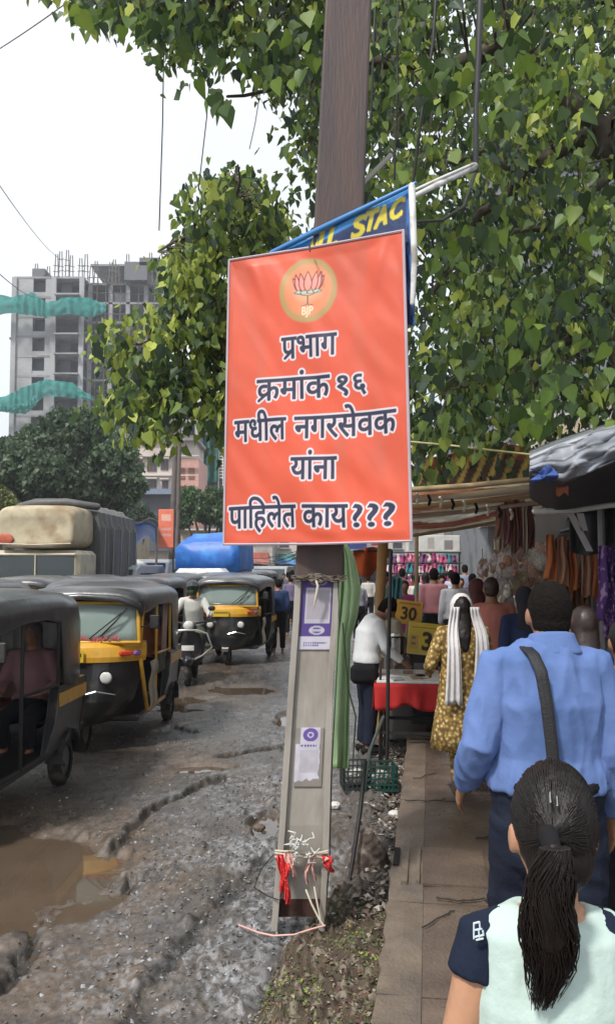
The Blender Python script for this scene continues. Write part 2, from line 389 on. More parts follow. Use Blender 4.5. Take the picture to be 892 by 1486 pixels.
# litter: small leaves, stones and scraps nobody could count
def road_z(x, yv):
    j = int(np.clip(np.searchsorted(Yg[:, 0], yv), 0, Yg.shape[0] - 1)); i = int(np.clip(np.searchsorted(Xg[j], x), 0, Xg.shape[1] - 1)); return float(Zg[j, i])
def litter(name, pts, sz, cols, mt):
    v = []; f = []; c = []
    for (x, yv, z) in pts:
        s = random.uniform(*sz); a = random.random() * 6.3; col = random.choice(cols); n = Vector((random.gauss(0, .5), random.gauss(0, .5), 1)).normalized()
        tx = n.orthogonal().normalized(); tx = Quaternion(n, a) @ tx; ty = n.cross(tx); o = Vector((x, yv, z + s * .25)); b = len(v)
        k = random.uniform(.35, .9)
        v += [o - tx * s, o - ty * s * k, o + tx * s, o + ty * s * k, o + n * s * .35, o - n * s * .3]
        f += [(b, b + 1, b + 4), (b + 1, b + 2, b + 4), (b + 2, b + 3, b + 4), (b + 3, b, b + 4), (b + 1, b, b + 5), (b + 2, b + 1, b + 5), (b + 3, b + 2, b + 5), (b, b + 3, b + 5)]
        c += [col] * 6
    m = MB(); m.v = [tuple(q) for q in v]; m.f = f; m.c = c
    o = m.build(name, mt, kind='stuff'); return o
Mlit = mat('litter scraps', (.2, .2, .2), .8, attr=True, var=.3, vs=30)
pts = []
while len(pts) < 3800:
    yv = random.uniform(2.8, 5.0); x = random.uniform(-.5, .5); z = mound_z(x, yv)
    if z > -.03: pts.append((x, yv, z))
tag(litter('ground_litter', pts, (.004, .015), [(.1, .075, .045), (.06, .045, .03), (.16, .12, .07), (.05, .06, .025), (.28, .24, .18), (.12, .05, .04), (.07, .055, .035), (.09, .08, .03)], Mlit), 'brown leaf litter and stony scraps over the mound at the foot of the post', 'litter')
pts = []
for _ in range(2600):
    yv = random.uniform(3, 12); x = random.uniform(-.33, .03) * yv
    z = road_z(x, yv)
    if z > -.015: pts.append((x, yv, z))
for _ in range(2200):
    yv = random.uniform(3, 8); x = random.gauss(-.35, .35)
    z = road_z(x, yv)
    if x < .1 and z > -.015: pts.append((x, yv, z))
tag(litter('gravel', pts, (.004, .016), [(.1, .1, .1), (.2, .2, .21), (.05, .05, .05), (.3, .31, .33), (.13, .11, .09)], Mlit), 'loose grey gravel scattered over the torn up road surface', 'gravel')
pts = []
for _ in range(700):
    yv = random.uniform(4.6, 9.2); x = K0.x + (yv - K0.y) * KD.x / KD.y - abs(random.gauss(0.02, .12)) - .02
    pts.append((x, yv, mound_z(x, yv) + .02 if x < .6 else .03))
tag(litter('kerb_rubble', pts, (.008, .035), [(.14, .12, .1), (.05, .04, .035), (.35, .32, .28), (.1, .06, .045), (.2, .17, .14)], Mlit), 'broken stones and rubbish heaped along the kerb of the pavement', 'rubble')

ORD = ['first', 'second', 'third', 'fourth', 'fifth', 'sixth', 'seventh', 'eighth', 'ninth', 'tenth', 'eleventh', 'twelfth', 'thirteenth', 'fourteenth', 'fifteenth', 'sixteenth']
# ------------------------------------------------------------ printed lettering: signed distances of glyph outlines
def glyphs(txt):
    cu = bpy.data.curves.new('txt', 'FONT'); cu.body = txt; o = bpy.data.objects.new('txt', cu); COL.objects.link(o)
    bpy.context.view_layer.update(); c = o.to_curve(bpy.context.evaluated_depsgraph_get()); out = []
    for sp in c.splines:
        bp = sp.bezier_points; n = len(bp); q = []
        if sp.type != 'BEZIER' or n < 2: continue
        for i in range(n):
            a, b = bp[i], bp[(i + 1) % n]; p0, p1, p2, p3 = a.co, a.handle_right, b.handle_left, b.co
            K = 1 if abs((p1 - p0).cross(p3 - p0).z) + abs((p2 - p0).cross(p3 - p0).z) < 1e-5 else 4
            for k in range(K):
                t = k / K; w = 1 - t; r = p0 * w ** 3 + p1 * 3 * w * w * t + p2 * 3 * w * t * t + p3 * t ** 3; q.append((r.x, r.y))
        out.append(np.array(q))
    o.to_curve_clear(); bpy.data.objects.remove(o); bpy.data.curves.remove(cu); return out
def bbox(cs): a = np.concatenate(cs); return a[:, 0].min(), a[:, 0].max(), a[:, 1].min(), a[:, 1].max()
def sdf(cs, X, Y, pad=.03, strokes=()):          # signed distance (negative inside)
    D = np.full(X.shape, 9.0); x0, x1, y0, y1 = bbox(cs)
    m = (X > x0 - pad) & (X < x1 + pad) & (Y > y0 - pad) & (Y < y1 + pad * 2)
    if strokes:
        for (ax, ay, bx, by, r) in strokes: m |= (np.hypot(X - (ax + bx) / 2, Y - (ay + by) / 2) < pad + np.hypot(ax - bx, ay - by))
    x = X[m]; yy = Y[m]; d = np.full(x.shape, 9.0); w = np.zeros(x.shape)
    for c in cs:
        a = c; b = np.roll(c, -1, 0)
        for (ax, ay), (bx, by) in zip(a, b):
            dx, dy = bx - ax, by - ay; L2 = dx * dx + dy * dy
            if L2 < 1e-14: continue
            t = np.clip(((x - ax) * dx + (yy - ay) * dy) / L2, 0, 1); d = np.minimum(d, np.hypot(x - ax - t * dx, yy - ay - t * dy))
            cr_ = dx * (yy - ay) - dy * (x - ax)
            w += ((ay <= yy) & (by > yy) & (cr_ > 0)).astype(float) - ((ay > yy) & (by <= yy) & (cr_ < 0))
    d = np.where(np.abs(w) > .5, -d, d)
    for (ax, ay, bx, by, r) in strokes:
        dx, dy = bx - ax, by - ay; t = np.clip(((x - ax) * dx + (yy - ay) * dy) / (dx * dx + dy * dy), 0, 1)
        d = np.minimum(d, np.hypot(x - ax - t * dx, yy - ay - t * dy) - r)
    D[m] = d; return D
def fit(cs, sx, sy, ox, oy): return [np.stack([c[:, 0] * sx + ox, c[:, 1] * sy + oy], 1) for c in cs]
def paint(col, mask, c): mask = np.clip(mask, 0, 1)[..., None]; return col * (1 - mask) + np.array(c) * mask
def edge(d, w=.003): return np.clip(.5 - d / w, 0, 1)

# ------------------------------------------------------------ the orange placard
SW, SH = 1.03, 1.5
BL, BR, TR, TL = P(325, 790, 4.6), P(597, 785, 4.2), P(585, 335, 4.25), P(333, 378, 4.66)
NX, NZ = 412, 600
X, Z = np.meshgrid(np.linspace(0, SW, NX), np.linspace(0, SH, NZ))
org = np.array([.60, .085, .038]); col = np.ones(X.shape + (1,)) * org * (.86 + .26 * fbm(X * 3, Z * 2, 4, 2))[..., None]; gr_ = (smooth(.55, .8, fbm(X * 9, Z * 2.2, 4, 71)) * .22 + smooth(.2, 0, Z) * 0)[..., None]; col = col * (1 - gr_) + np.array([.34, .12, .08]) * gr_
b0 = bbox(glyphs('न')); HL, BS = b0[3], b0[2]; HT = HL - BS
LINES = [('पभाग', .325, .632, .697, 'pra'), ('कमांक', .185, .592, .557, 'kra'), ('१', .635, .69, .553, None), ('६', .722, .785, .553, None), ('मधील', .052, .352, .421, None), ('नगरसेवक', .40, .938, .421, None),
         ('यांना', .382, .625, .283, None), ('पािहलेत', .028, .405, .124, None), ('काय', .445, .682, .124, None), ('?', .712, .758, .124, None), ('?', .786, .838, .124, None), ('?', .866, .922, .124, None)]
HH = .108; allsd = np.full(X.shape, 9.0)
for t, u0, u1, v, ex in LINES:
    cs = glyphs(t); x0, x1, y0, y1 = bbox(cs)
    sx = (u1 - u0) * SW / (x1 - x0); sy = HH / HT
    if t == '?': sy = HH / (y1 - y0); oy = v * SH - HH - y0 * sy
    elif t in '१६': sy = HH * .92 / (y1 - y0); oy = v * SH - HH * .97 - y0 * sy
    else: oy = v * SH - HL * sy
    ox = u0 * SW - x0 * sx; f = fit(cs, sx, sy, ox, oy); st = ()
    if ex:
        g = bbox(glyphs('प' if ex == 'pra' else 'क')); gw = (g[1] - g[0]) * sx; gx = g[0] * sx + ox; top = v * SH
        if ex == 'pra': st = ((gx + gw * .68, top - HH * .66, gx + gw * .22, top - HH * .98, .0045),)
        else: st = ((gx + gw * .46, top - HH * .66, gx + gw * .08, top - HH * 1.0, .0045),)
    allsd = np.minimum(allsd, sdf(f, X, Z, .03, st))
col = paint(col, edge(allsd - .0125, .004), (.62, .58, .62)); col = paint(col, edge(allsd - .0036, .0035), (.018, .02, .05))
# emblem: ring, pale disc, lotus with leaves on a stalk
cx, cz = .475 * SW, .855 * SH; r = np.hypot(X - cx, (Z - cz) * .98)
col = paint(col, edge(r - .165, .015) * .75, (.30, .32, .12)); col = paint(col, edge(r - .135, .02), (.66, .22, .10))
col = paint(col, np.clip(1 - np.hypot((X - cx) / .09, (Z - cz + .015) / .06), 0, 1) * .7, (.85, .5, .32))
def pet(ax, ay, ang, L, w):          # distance to an almond petal
    s, c = sin(ang), cos(ang); px = (X - ax) * c - (Z - ay) * s; pz = (X - ax) * s + (Z - ay) * c
    t = np.clip(pz / L, 0, 1); hw = w * np.sin(pi * t ** .8) ** .8 * (1 - .35 * t) + 1e-4
    return np.where((pz < 0) | (pz > L), np.hypot(px, np.where(pz < 0, pz, pz - L)), np.abs(px) - hw)
for (ax, an, L, w) in ((-.045, -.5, .085, .016), (.05, .5, .085, .016), (-.05, -.22, .095, .016), (.052, .24, .1, .016), (-.026, -.18, .098, .02), (.03, .2, .102, .02), (0, 0, .103, .026)):
    d = pet(cx + ax, cz - .004, an, L, w); col = paint(col, edge(d, .004), (.80, .27, .22)); col = paint(col, edge(np.abs(d) - .003, .003), (.14, .015, .02))
def stroke(pts, w, c):
    global col
    d = seg_d(X, Z, [(cx + a, cz + b) for a, b in pts]); col = paint(col, edge(d - w, .003), c)
for lx in (-.052, -.018, .02, .054):
    d = np.hypot((X - cx - lx) / .024, (Z - cz + .012 - abs(lx) * .05) / .009) - 1
    col = paint(col, edge(d * .012, .004), (.42, .5, .4)); col = paint(col, edge(np.abs(d) * .012 - .0016, .003), (.03, .07, .06))
stroke([(-.07, -.008), (-.03, -.025), (0, -.03), (.03, -.025), (.07, -.006)], .002, (.03, .08, .06))
stroke([(0, -.03), (0, -.075)], .0035, (.05, .09, .07)); stroke([(-.035, -.083), (-.008, -.076), (0, -.07), (.008, -.076), (.03, -.08)], .002, (.08, .1, .07))
cs = glyphs('BJP'); x0, x1, y0, y1 = bbox(cs); k = .062 / (x1 - x0); col = paint(col, edge(sdf(fit(cs, k, k * 1.2, cx - .031 - x0 * k, cz - .128), X, Z, .02) - .0012, .003), (.82, .6, .42))
# dusty folds only move the cloth
U, V = X / SW, Z / SH
L3 = lambda A, B, C, D: (A * ((1 - U) * (1 - V))[..., None] + B * (U * (1 - V))[..., None] + C * (U * V)[..., None] + D * ((1 - U) * V)[..., None])
Pt = L3(*[np.array(q) for q in (BL, BR, TR, TL)])
nrm = np.cross(np.array(BR - BL), np.array(TL - BL)); nrm /= np.linalg.norm(nrm)
wr = (fbm(X * 3.2 + Z * 2.2, Z * 1.1 - X * .8, 3, 5) - .5) * .045 + np.exp(-((X - .12 - (SH - Z) * .45) / .035) ** 2) * .012 * smooth(1.15, 1.45, Z) + np.exp(-((SW - X - .1 - (SH - Z) * .3) / .04) ** 2) * .01 * smooth(1.1, 1.4, Z)
wr += .004 * np.sin(X * 22 + np.sin(Z * 3) * 2) * smooth(1.2, 1.5, Z); wr += (fbm(X * 11, Z * 5, 2, 6) - .5) * .004
edge_w = np.minimum(np.minimum(U, 1 - U), np.minimum(V, 1 - V)); wr *= smooth(0, .04, edge_w)
Pt = Pt + nrm * wr[..., None]
# slightly sagging upper and lower hems
Pt[..., 2] += -.012 * np.sin(pi * U) * V + .006 * np.sin(pi * U * 2) * (1 - V)
placard = empty('placard', (0, 0, 0), 0, 'tall orange placard with lotus emblem and five lines of dark Devanagari writing on the post', 'placard')
Mprint = mat('printed vinyl', (.5, .1, .05), .5, var=.07, vs=3, attr=True, bump=.25, bs=7)
link('printed_cloth', grid_mesh('cloth', Pt[..., 0], Pt[..., 1], Pt[..., 2], col), Mprint, placard, thick=.002)
m = MB(); wv = Vector(nrm) * -.012
for a, b, rr in ((TL, TR, .007), (BL, BR, .007), (TR, BR, .008), (TL, BL, .007)): m.tube([a + wv * -.2, (a + b) / 2 + wv * -.2 + Vector((0, 0, -.006 if abs(a.z - b.z) < .3 else 0)), b + wv * -.2], rr, 6)
m.build('hem', mat('pale hem', (.42, .34, .38), .7), placard)
m = MB(); m.box((BL + TR) / 2 + wv * 1.6, (SW * .94, .012, .03), Matrix.Rotation(atan2((BR - BL).y, (BR - BL).x), 3, 'Z'))
for sgn in (.08, .92):
    a = BL.lerp(BR, sgn) + wv * 1.6; b = TL.lerp(TR, sgn) + wv * 1.6; m.tube([a, b], .01, 6)
m.build('backing_frame', M_wood, placard)
m = MB(); q = P(449, 360, 4.36); m.tube([q + Vector((0, .05, .03)), q + Vector((0, -.03, .01)), q + Vector((.002, -.035, -.03))], .004, 6); m.build('tie_wire', M_iron, placard)

# ------------------------------------------------------------ steel post
YP = 4.5
post = empty('steel_post', P(436, 1350, YP + .1), 0, 'leaning steel post with rusty brown top and grey channel foot carrying the placard', 'post')
o0 = post.location.copy()
Mgrey = mat('grimy grey steel', (.33, .305, .27), .5, c2=(.17, .135, .105), c2s=5, c2f=(.48, .72), bump=.25, bs=40, stretch=(1, 1, .35))
Mrust = mat('rusty brown steel', (.085, .052, .045), .6, c2=(.05, .035, .036), c2s=6, c2f=(.4, .6), bump=.3, bs=50, stretch=(1.5, 1.5, .22))
Mrust2 = mat('deep rust', (.045, .018, .012), .85, bump=.4)
cut = [(1352, 393, 471), (1200, 405, 478), (1000, 418, 483), (900, 425, 490), (838, 428, 493)]
def strip(xa, xb, ya, yb, n=1, dy0=0, dy1=0):
    pass
m = MB(); web = MB(); rings = []
lip = 9
for (py, a, b) in cut:
    rings.append([P(a, py, YP) - o0, P(a + lip, py, YP) - o0, P(a + lip, py, YP) + Vector((0, .015, 0)) - o0, P(a + 4, py, YP) + Vector((0, .04, 0)) - o0, P(a + 4, py, YP) + Vector((0, .19, 0)) - o0, P(a, py, YP) + Vector((0, .2, 0)) - o0])
m.ring_loft(rings[::-1]); rings = []
m.build('flange', Mgrey, post, bevel=.002)
m = MB()
for (py, a, b) in cut:
    rings.append([P(b - lip, py, YP) - o0, P(b, py, YP) - o0, P(b, py, YP) + Vector((0, .2, 0)) - o0, P(b - 4, py, YP) + Vector((0, .19, 0)) - o0, P(b - 4, py, YP) + Vector((0, .04, 0)) - o0, P(b - lip, py, YP) + Vector((0, .015, 0)) - o0])
m.ring_loft(rings[::-1]); m.build('flange', Mgrey, post, bevel=.002)
wy_ = lambda py: .028 + (.05 if py > 1250 else 0)
m = MB(); rings = [[P(a + 4, py, YP) + Vector((0, wy_(py), 0)) - o0, P(b - 4, py, YP) + Vector((0, wy_(py), 0)) - o0, P(b - 4, py, YP) + Vector((0, wy_(py) + .02, 0)) - o0, P(a + 4, py, YP) + Vector((0, wy_(py) + .02, 0)) - o0] for (py, a, b) in [c for c in cut if c[0] != 1352] + [(1340, 394, 471)]]
rings.sort(key=lambda r: r[0].z); m.ring_loft(rings); m.build('web', Mgrey, post)
m = MB(); m.sheet(lambda u, v: P(400 + 64 * u + noise.noise((v * 5, u * 9, 1)) * 2, 1338 - (34 + 16 * noise.noise((u * 3, 0, 0)) + (1 - u) ** 2 * 70) * v, YP) + Vector((0, .068, 0)) - o0, 14, 8); m.build('rust_patch', Mrust2, post)
up = [(842, 428, 497), (800, 430, 498), (640, 437, 507), (320, 456, 527), (0, 472, 539), (-260, 484, 550)]
m = MB(); m.ring_loft([[P(a, py, YP + .005) - o0, P(b, py, YP + .005) - o0, P(b, py, YP + .19) - o0, P(a, py, YP + .19) - o0] for (py, a, b) in up]); m.build('upper_shaft', Mrust, post, bevel=.012)
m = MB(); m.box(P(457, 838, YP - .002) + Vector((.012, .1, 0)) - o0, (.275, .225, .022)); m.build('joint_plate', Mrust, post, bevel=.004)
# notices glued to the post
Mpaper = mat('printed paper', (.6, .6, .6), .6, attr=True, var=.08, vs=12)
def notice(x0, x1, y0, y1, fn, name, label, cat, dy=.022, sk=0.0):
    nx, nz = 60, 90; A, B = np.meshgrid(np.linspace(0, 1, nx), np.linspace(0, 1, nz)); w = (x1 - x0) * YP / F; h = (y1 - y0) * YP / F
    c = fn(A, B); V_ = np.array([[tuple(P(x0 + (x1 - x0) * a + sk * b * (y1 - y0), y1 - (y1 - y0) * b, YP + dy) + Vector((0, noise.noise((a * 3, b * 3, x0)) * .0015, 0))) for a, b in zip(ra, rb)] for ra, rb in zip(A, B)])
    o = link(name, grid_mesh(name, V_[..., 0], V_[..., 1], V_[..., 2], c), Mpaper, thick=.0012); tag(o, label, cat)
PUR = (.075, .045, .2); WHT = (.5, .48, .55)
def n1(A, B):
    c = np.ones(A.shape + (3,)) * np.array(PUR); c = paint(c, (B < .18) * 1., WHT)
    c = paint(c, ((A > .12) & (A < .9) & (B > .36) & (B < .86)) * 1., (.42, .4, .46)); c = paint(c, ((A > .17) & (A < .85) & (B > .42) & (B < .83)) * 1., (.34, .31, .35))
    for (y, a, b) in ((.1, .15, .85), (.06, .15, .6)): c = paint(c, ((abs(B - y) < .012) & (A > a) & (A < b) & (np.sin(A * 90) > -.5)) * 1., PUR)
    d = np.abs(np.hypot((A - .52) / .2, (B - .27) / .05) - 1); c = paint(c, (d < .22) * .8, WHT); c = paint(c, ((abs(B - .27) < .012) & (abs(A - .5) < .2)) * .8, WHT)
    d = np.hypot((A - .5) / .22, (B - .93) / .035); c = paint(c, (abs(d - 1) < .2) * .6, WHT)
    return c
notice(433, 480, 838, 943, n1, 'payment_poster', 'purple payment poster with a blank pale panel glued high on the grey post', 'poster', sk=.06)
def n2(A, B):
    c = np.ones(A.shape + (3,)) * np.array(WHT) * (.85 + .3 * fbm(A * 5, B * 9, 3, 4))[..., None]
    d = np.hypot((A - .52) * .42, (B - .88) * 1.0); c = paint(c, (d < .115) * 1., (.12, .07, .3)); c = paint(c, ((d < .05) & (d > .03)) * 1., WHT)
    c = paint(c, ((A > .16) & (A < .84) & (B > .24) & (B < .62)) * .5, (.34, .31, .33)); c = paint(c, ((abs(B - .70) < .018) & (A > .15) & (A < .75) & (np.sin(A * 60) > -.4)) * 1., PUR)
    t = (B < .07 + .09 * fbm(A * 7, B * 0, 3, 8)) | (A > .93 - .1 * fbm(B * 9, A * 0, 2, 5)); c = paint(c, t * 1., (.22, .2, .18)); c = paint(c, ((B > .72) & (abs(A - .52) > .36)) * 1., (.24, .22, .2)); return c
notice(426, 466, 1056, 1142, n2, 'torn_sticker', 'torn white sticker with a purple round mark low on the grey post', 'sticker', sk=.05)
# twine and ribbons
def rope(name, pts, r, mt, label=None, cat='rope', n=6, parent=None, jit=0):
    m = MB(); q = [Vector(p) for p in pts]; 
    if jit: q = [p + Vector((random.uniform(-jit, jit), random.uniform(-jit, jit), random.uniform(-jit, jit))) for p in q]
    m.tube(q, r, n); o = m.build(name, mt, parent, smooth=True)
    if label: tag(o, label, cat)
    return o
Mtw = mat('pale twine', (.5, .45, .36), .8); Mrib = mat('red ribbon', (.5, .03, .03), .45, var=.3); Mribw = mat('pale pink ribbon', (.62, .36, .32), .5)
kn = empty('twine_knot', P(458, 842, YP - .03), 0, 'pale twine knot with a hanging end round the post above the purple poster', 'twine'); k0 = kn.location
m = MB()
for i in range(7): 
    a = [P(428 + 10 * i + random.uniform(-4, 4), 839 + random.uniform(-5, 5), YP - .02) - k0 for i in range(8)]; m.tube(a, .004, 5)
for i in range(10): m.tube([P(446 + random.random() * 22, 832 + random.random() * 14, YP - .03 - random.random() * .02) - k0 for _ in range(4)], .005, 5)
m.build('wrap', mat('dirty twine', (.16, .13, .1), .9), kn)
m = MB(); m.tube([P(457, 838, YP - .04) - k0, P(461, 850, YP - .05) - k0, P(458, 868, YP - .04) - k0, P(455, 882, YP - .03) - k0], [.006, .007, .007, .003], 6); m.build('loose_end', Mtw, kn, smooth=True)
rb = empty('ribbon_tie', P(438, 1238, YP - .03), 0, 'red and white ribbons and pale string knotted round the foot of the post', 'ribbon'); r0 = rb.location
m = MB()
for q in (-3, 0, 4): m.tube([P(400 + 75 * t / 6, 1239 + q + random.uniform(-2, 2), YP - .014) - r0 for t in range(7)], .006, 6)
m.build('string', Mtw, rb, smooth=True)
def ribb(x, y, L, w, mt, dx=0):
    m = MB(); ph = random.random() * 6
    m.sheet(lambda u, v: P(x + (u - .5) * w * (1 - v * .3) + dx * v + 3 * sin(v * 5 + ph), y + L * v, YP - .02 - .025 * sin(v * pi) - .012 * sin(u * 6 + v * 7)) - r0, 4, 12)
    m.build('ribbon', mt, rb, thick=.0012)
for a in ((411, 1240, 55, 13, Mrib, 2), (417, 1238, 34, 8, Mribw, 8), (408, 1240, 66, 9, Mrib, 6), (414, 1262, 50, 9, Mrib, 2), (421, 1238, 30, 5, Mribw, 2), (448, 1238, 45, 6, Mribw, -1), (455, 1240, 38, 5, Mribw, 0), (470, 1242, 22, 14, Mrib, 12), (474, 1246, 20, 10, Mrib, 8), (466, 1242, 10, 12, Mribw, 8)): ribb(*a)
m = MB(); ri = random.Random(4)
for i in range(26):
    c = P(436 + ri.uniform(-16, 18), 1228 + ri.uniform(-14, 14), YP - .045) - r0; a = ri.random() * 6; s = .012 + ri.random() * .012
    m.tube([c, c + Vector((cos(a) * s * 1.5, -.012, sin(a) * s * 1.5)), c + Vector((cos(a + .9) * s * 2, 0, sin(a + .9) * s * 2))], [.003, .007, .003], 6)
m.build('plastic_knot', mat('pale plastic', (.5, .5, .47), .5), rb, smooth=True)
rope('loose_string', [P(444, 1292, YP - .03), P(452, 1312, YP - .05), P(462, 1332, YP - .06), P(470, 1344, YP - .08)], .0055, Mtw, 'pale string running down the front of the post foot', 'string')
rope('hanging_string', [P(456, 1288, YP - .03), P(460, 1310, YP - .04), P(466, 1340, YP - .07)], .005, Mtw, 'shorter string beside the flange meeting the other at the ground', 'string')
rope('ground_string', [P(345, 1340, 4.62), P(375, 1352, 4.5), P(398, 1358, 4.4), P(425, 1358, 4.38), P(452, 1349, 4.4), P(470, 1344, YP - .08)], .005, Mribw, 'thin pinkish string lying across the earth before the post', 'string', jit=.008)
rope('root_wire', [P(397, 1240, YP - .02), P(378, 1262, YP), P(369, 1288, YP), P(388, 1300, YP), P(404, 1306, YP - .02)], .003, M_iron, 'thin dark wire looping out left of the post foot', 'wire')
rope('post_wire', [P(490, 838, YP - .005), P(492, 905, YP + .01), P(487, 1000, YP + .02), P(481, 1120, YP + .02), P(478, 1250, YP + .02), P(470, 1345, YP)], .0035, mat('green wire', (.06, .08, .05), .6), 'thin green wire running down the right edge of the post', 'wire')
rope('stick', [P(530, 1105, 5.6), P(522, 1180, 5.5), P(505, 1290, 5.3)], [.012, .014, .012], mat('dark stick', (.02, .017, .016), .6), 'thin dark stick leaning upright in the strip between post and pavement', 'stick')
rope('pale_stick', [P(556, 1040, 5.9), P(536, 1090, 5.65), P(527, 1150, 5.55)], .011, mat('greenish pipe', (.16, .19, .17), .6), 'grey green pipe bent above the dark stick', 'pipe')

# ------------------------------------------------------------ blue banner behind the placard
bn = empty('blue_banner', P(500, 330, 4.48), 0, 'crumpled blue banner with yellow capital letters tied behind the top of the orange placard', 'banner'); b0_ = bn.location
nx, nz = 240, 90; A, B = np.meshgrid(np.linspace(0, 1, nx), np.linspace(0, 1, nz))
top = np.interp(A, [0, .2, .4, .66, .85, 1], [366, 350, 333, 304, 283, 268]); xx = 394 + 208 * A + B * 0
hgt = np.interp(A, [0, .15, .5, 1], [18, 60, 120, 205]); yyp = top + B * hgt
px_, py_ = xx, yyp
colb = np.ones(A.shape + (3,)) * np.array((.012, .03, .10)); lb = edge((py_ - top - 13) / 100, .03); colb = paint(colb, lb, (.03, .2, .5)); colb = paint(colb, smooth(.3, .12, A), (.04, .24, .55)) if False else paint(colb, 1 - smooth(.14, .34, A), (.03, .22, .52))
colb = paint(colb, smooth(.93, .95, A) * (fbm(A * 40, B * 9, 3, 3) > .42), (.03, .13, .4))
for ch, lx, ly in (('C', 576, 302), ('A', 555, 312), ('T', 538, 319), ('S', 521, 329), ('L', 484, 344), ('L', 470, 350), ('A', 455, 357)):
    cs = glyphs(ch); x0, x1, y0, y1 = bbox(cs); s = 17 / (x1 - x0) if ch != 'L' else 13 / (x1 - x0); sv = 29 / (y1 - y0); an = radians(24)
    q = []
    for c in cs:
        a = (c[:, 0] - (x0 + x1) / 2) * s; b = (c[:, 1] - (y0 + y1) / 2) * sv; b = b + a * math.tan(an); a = a - (c[:, 1] - (y0 + y1) / 2) * sv * .22 * -1
        q.append(np.stack([lx + a, ly - b], 1))
    colb = paint(colb, edge(sdf(q, px_, py_, 6) - 1.6, 1.2), (.62, .52, .04))
V_ = np.array([[tuple(P(px_[j, i], py_[j, i], 4.66 - .41 * (px_[j, i] - 333) / 252 + .055) + Vector((0, .014 * sin(B[j, i] * 5 + A[j, i] * 9), 0)) - b0_) for i in range(nx)] for j in range(nz)])
link('banner_cloth', grid_mesh('banner', V_[..., 0], V_[..., 1], V_[..., 2], colb), mat('banner vinyl', (.1, .1, .3), .35, attr=True, var=.12, vs=20, bump=.3, bs=25), bn, thick=.002)
m = MB(); m.tube([P(394, 367, 4.61) - b0_, P(455, 337, 4.49) - b0_, P(530, 301, 4.37) - b0_, P(602, 266, 4.26) - b0_], [.014, .017, .014, .01], 7); m.build('rolled_hem', mat('blue hem', (.05, .2, .48), .4), bn, smooth=True)
Mtube = mat('white pole', (.62, .62, .6), .4, c2=(.3, .28, .24), c2s=8)
rope('white_pole', [P(597, 270, 4.23), P(601, 375, 4.22), P(598, 440, 4.22)], [.018, .016, .012], Mtube, 'short white upright pole beside the right edge of the orange placard', 'pole', n=10)
rope('white_batten', [P(598, 286, 4.36), P(688, 241, 4.7)], [.012, .022], Mtube, 'thick pale batten sticking out up and right behind the blue banner', 'batten', n=8)
rope('thin_batten', [P(560, 295, 4.42), P(640, 258, 4.5), P(686, 238, 4.66)], [.008, .008, .008], Mtube, 'thin pale batten just above the thick one by the blue banner', 'batten', n=6)
rope('grey_batten', [P(522, 270, 4.72), P(566, 226, 4.9)], [.014, .016], mat('grey wood', (.3, .28, .25), .7), 'short grey batten poking out right of the rusty post', 'batten', n=6)

M_hairs = mat('short black hair', (.008, .006, .005), .85, spec=.12, var=.4, vs=90, bump=.9, bs=110)
# ------------------------------------------------------------ people
def fuse(mb, vox, sm=6, wr=0, wf=(5, 5, 3), keep=False, sf=.5, seed=0):
    me = bpy.data.meshes.new('t'); me.from_pydata(mb.v, [], mb.f); o = bpy.data.objects.new('t', me); COL.objects.link(o)
    r = o.modifiers.new('r', 'REMESH'); r.mode = 'VOXEL'; r.voxel_size = vox
    if sm: q = o.modifiers.new('s', 'SMOOTH'); q.iterations = sm; q.factor = sf
    out = bpy.data.meshes.new_from_object(o.evaluated_get(bpy.context.evaluated_depsgraph_get()))
    bpy.data.objects.remove(o); bpy.data.meshes.remove(me)
    if wr:
        n = len(out.vertices); co = np.empty(n * 3); out.vertices.foreach_get('co', co); co = co.reshape(-1, 3); no = np.array([v.normal[:] for v in out.vertices])
        a = co * np.array(wf) + seed
        w = np.array([noise.noise(q) for q in a]); w2 = np.array([noise.noise(q) for q in a * 2.3 + 5])
        d = (1 - 2 * np.abs(w)) * .6 + (1 - 2 * np.abs(w2)) * .4
        co += no * (d * wr - wr * .35)[:, None]; out.vertices.foreach_set('co', co.ravel()); out.update()
    out.shade_smooth(); return out
def hand(mb, w, d, side, curl=.5, sz=1.0, fwd=None):     # palm, four fingers, thumb
    d = Vector(d).normalized(); f = Vector(fwd or (0, 1, 0)); f = (f - d * f.dot(d)).normalized(); l = d.cross(f).normalized()
    mb.tube([w, w + d * .045 * sz, w + d * .085 * sz], [.024 * sz, .030 * sz, .034 * sz], 8, ry=[.018 * sz, .015 * sz, .013 * sz], up=f)
    for i, (off, L) in enumerate(((-.027, .066), (-.009, .078), (.009, .073), (.026, .058))):
        b = w + d * .082 * sz + f * (-off) * sz; inw = l * (-side); pts = [b]; dd = d.copy()
        for k in range(3):
            dd = (dd + inw * curl * (.55 + .1 * i)).normalized(); b = b + dd * L * sz * (.42, .33, .25)[k]; pts.append(b)
        mb.tube(pts, [.0095 * sz, .009 * sz, .0083 * sz, .0072 * sz], 6)
    t0 = w + d * .03 * sz + f * .02 * sz; t1 = t0 + (d * .5 + f * .8 - l * side * .3).normalized() * .035 * sz; t2 = t1 + (d * .9 + f * .3 - l * side * .4).normalized() * .03 * sz
    mb.tube([t0, t1, t2], [.012 * sz, .0105 * sz, .009 * sz], 6)
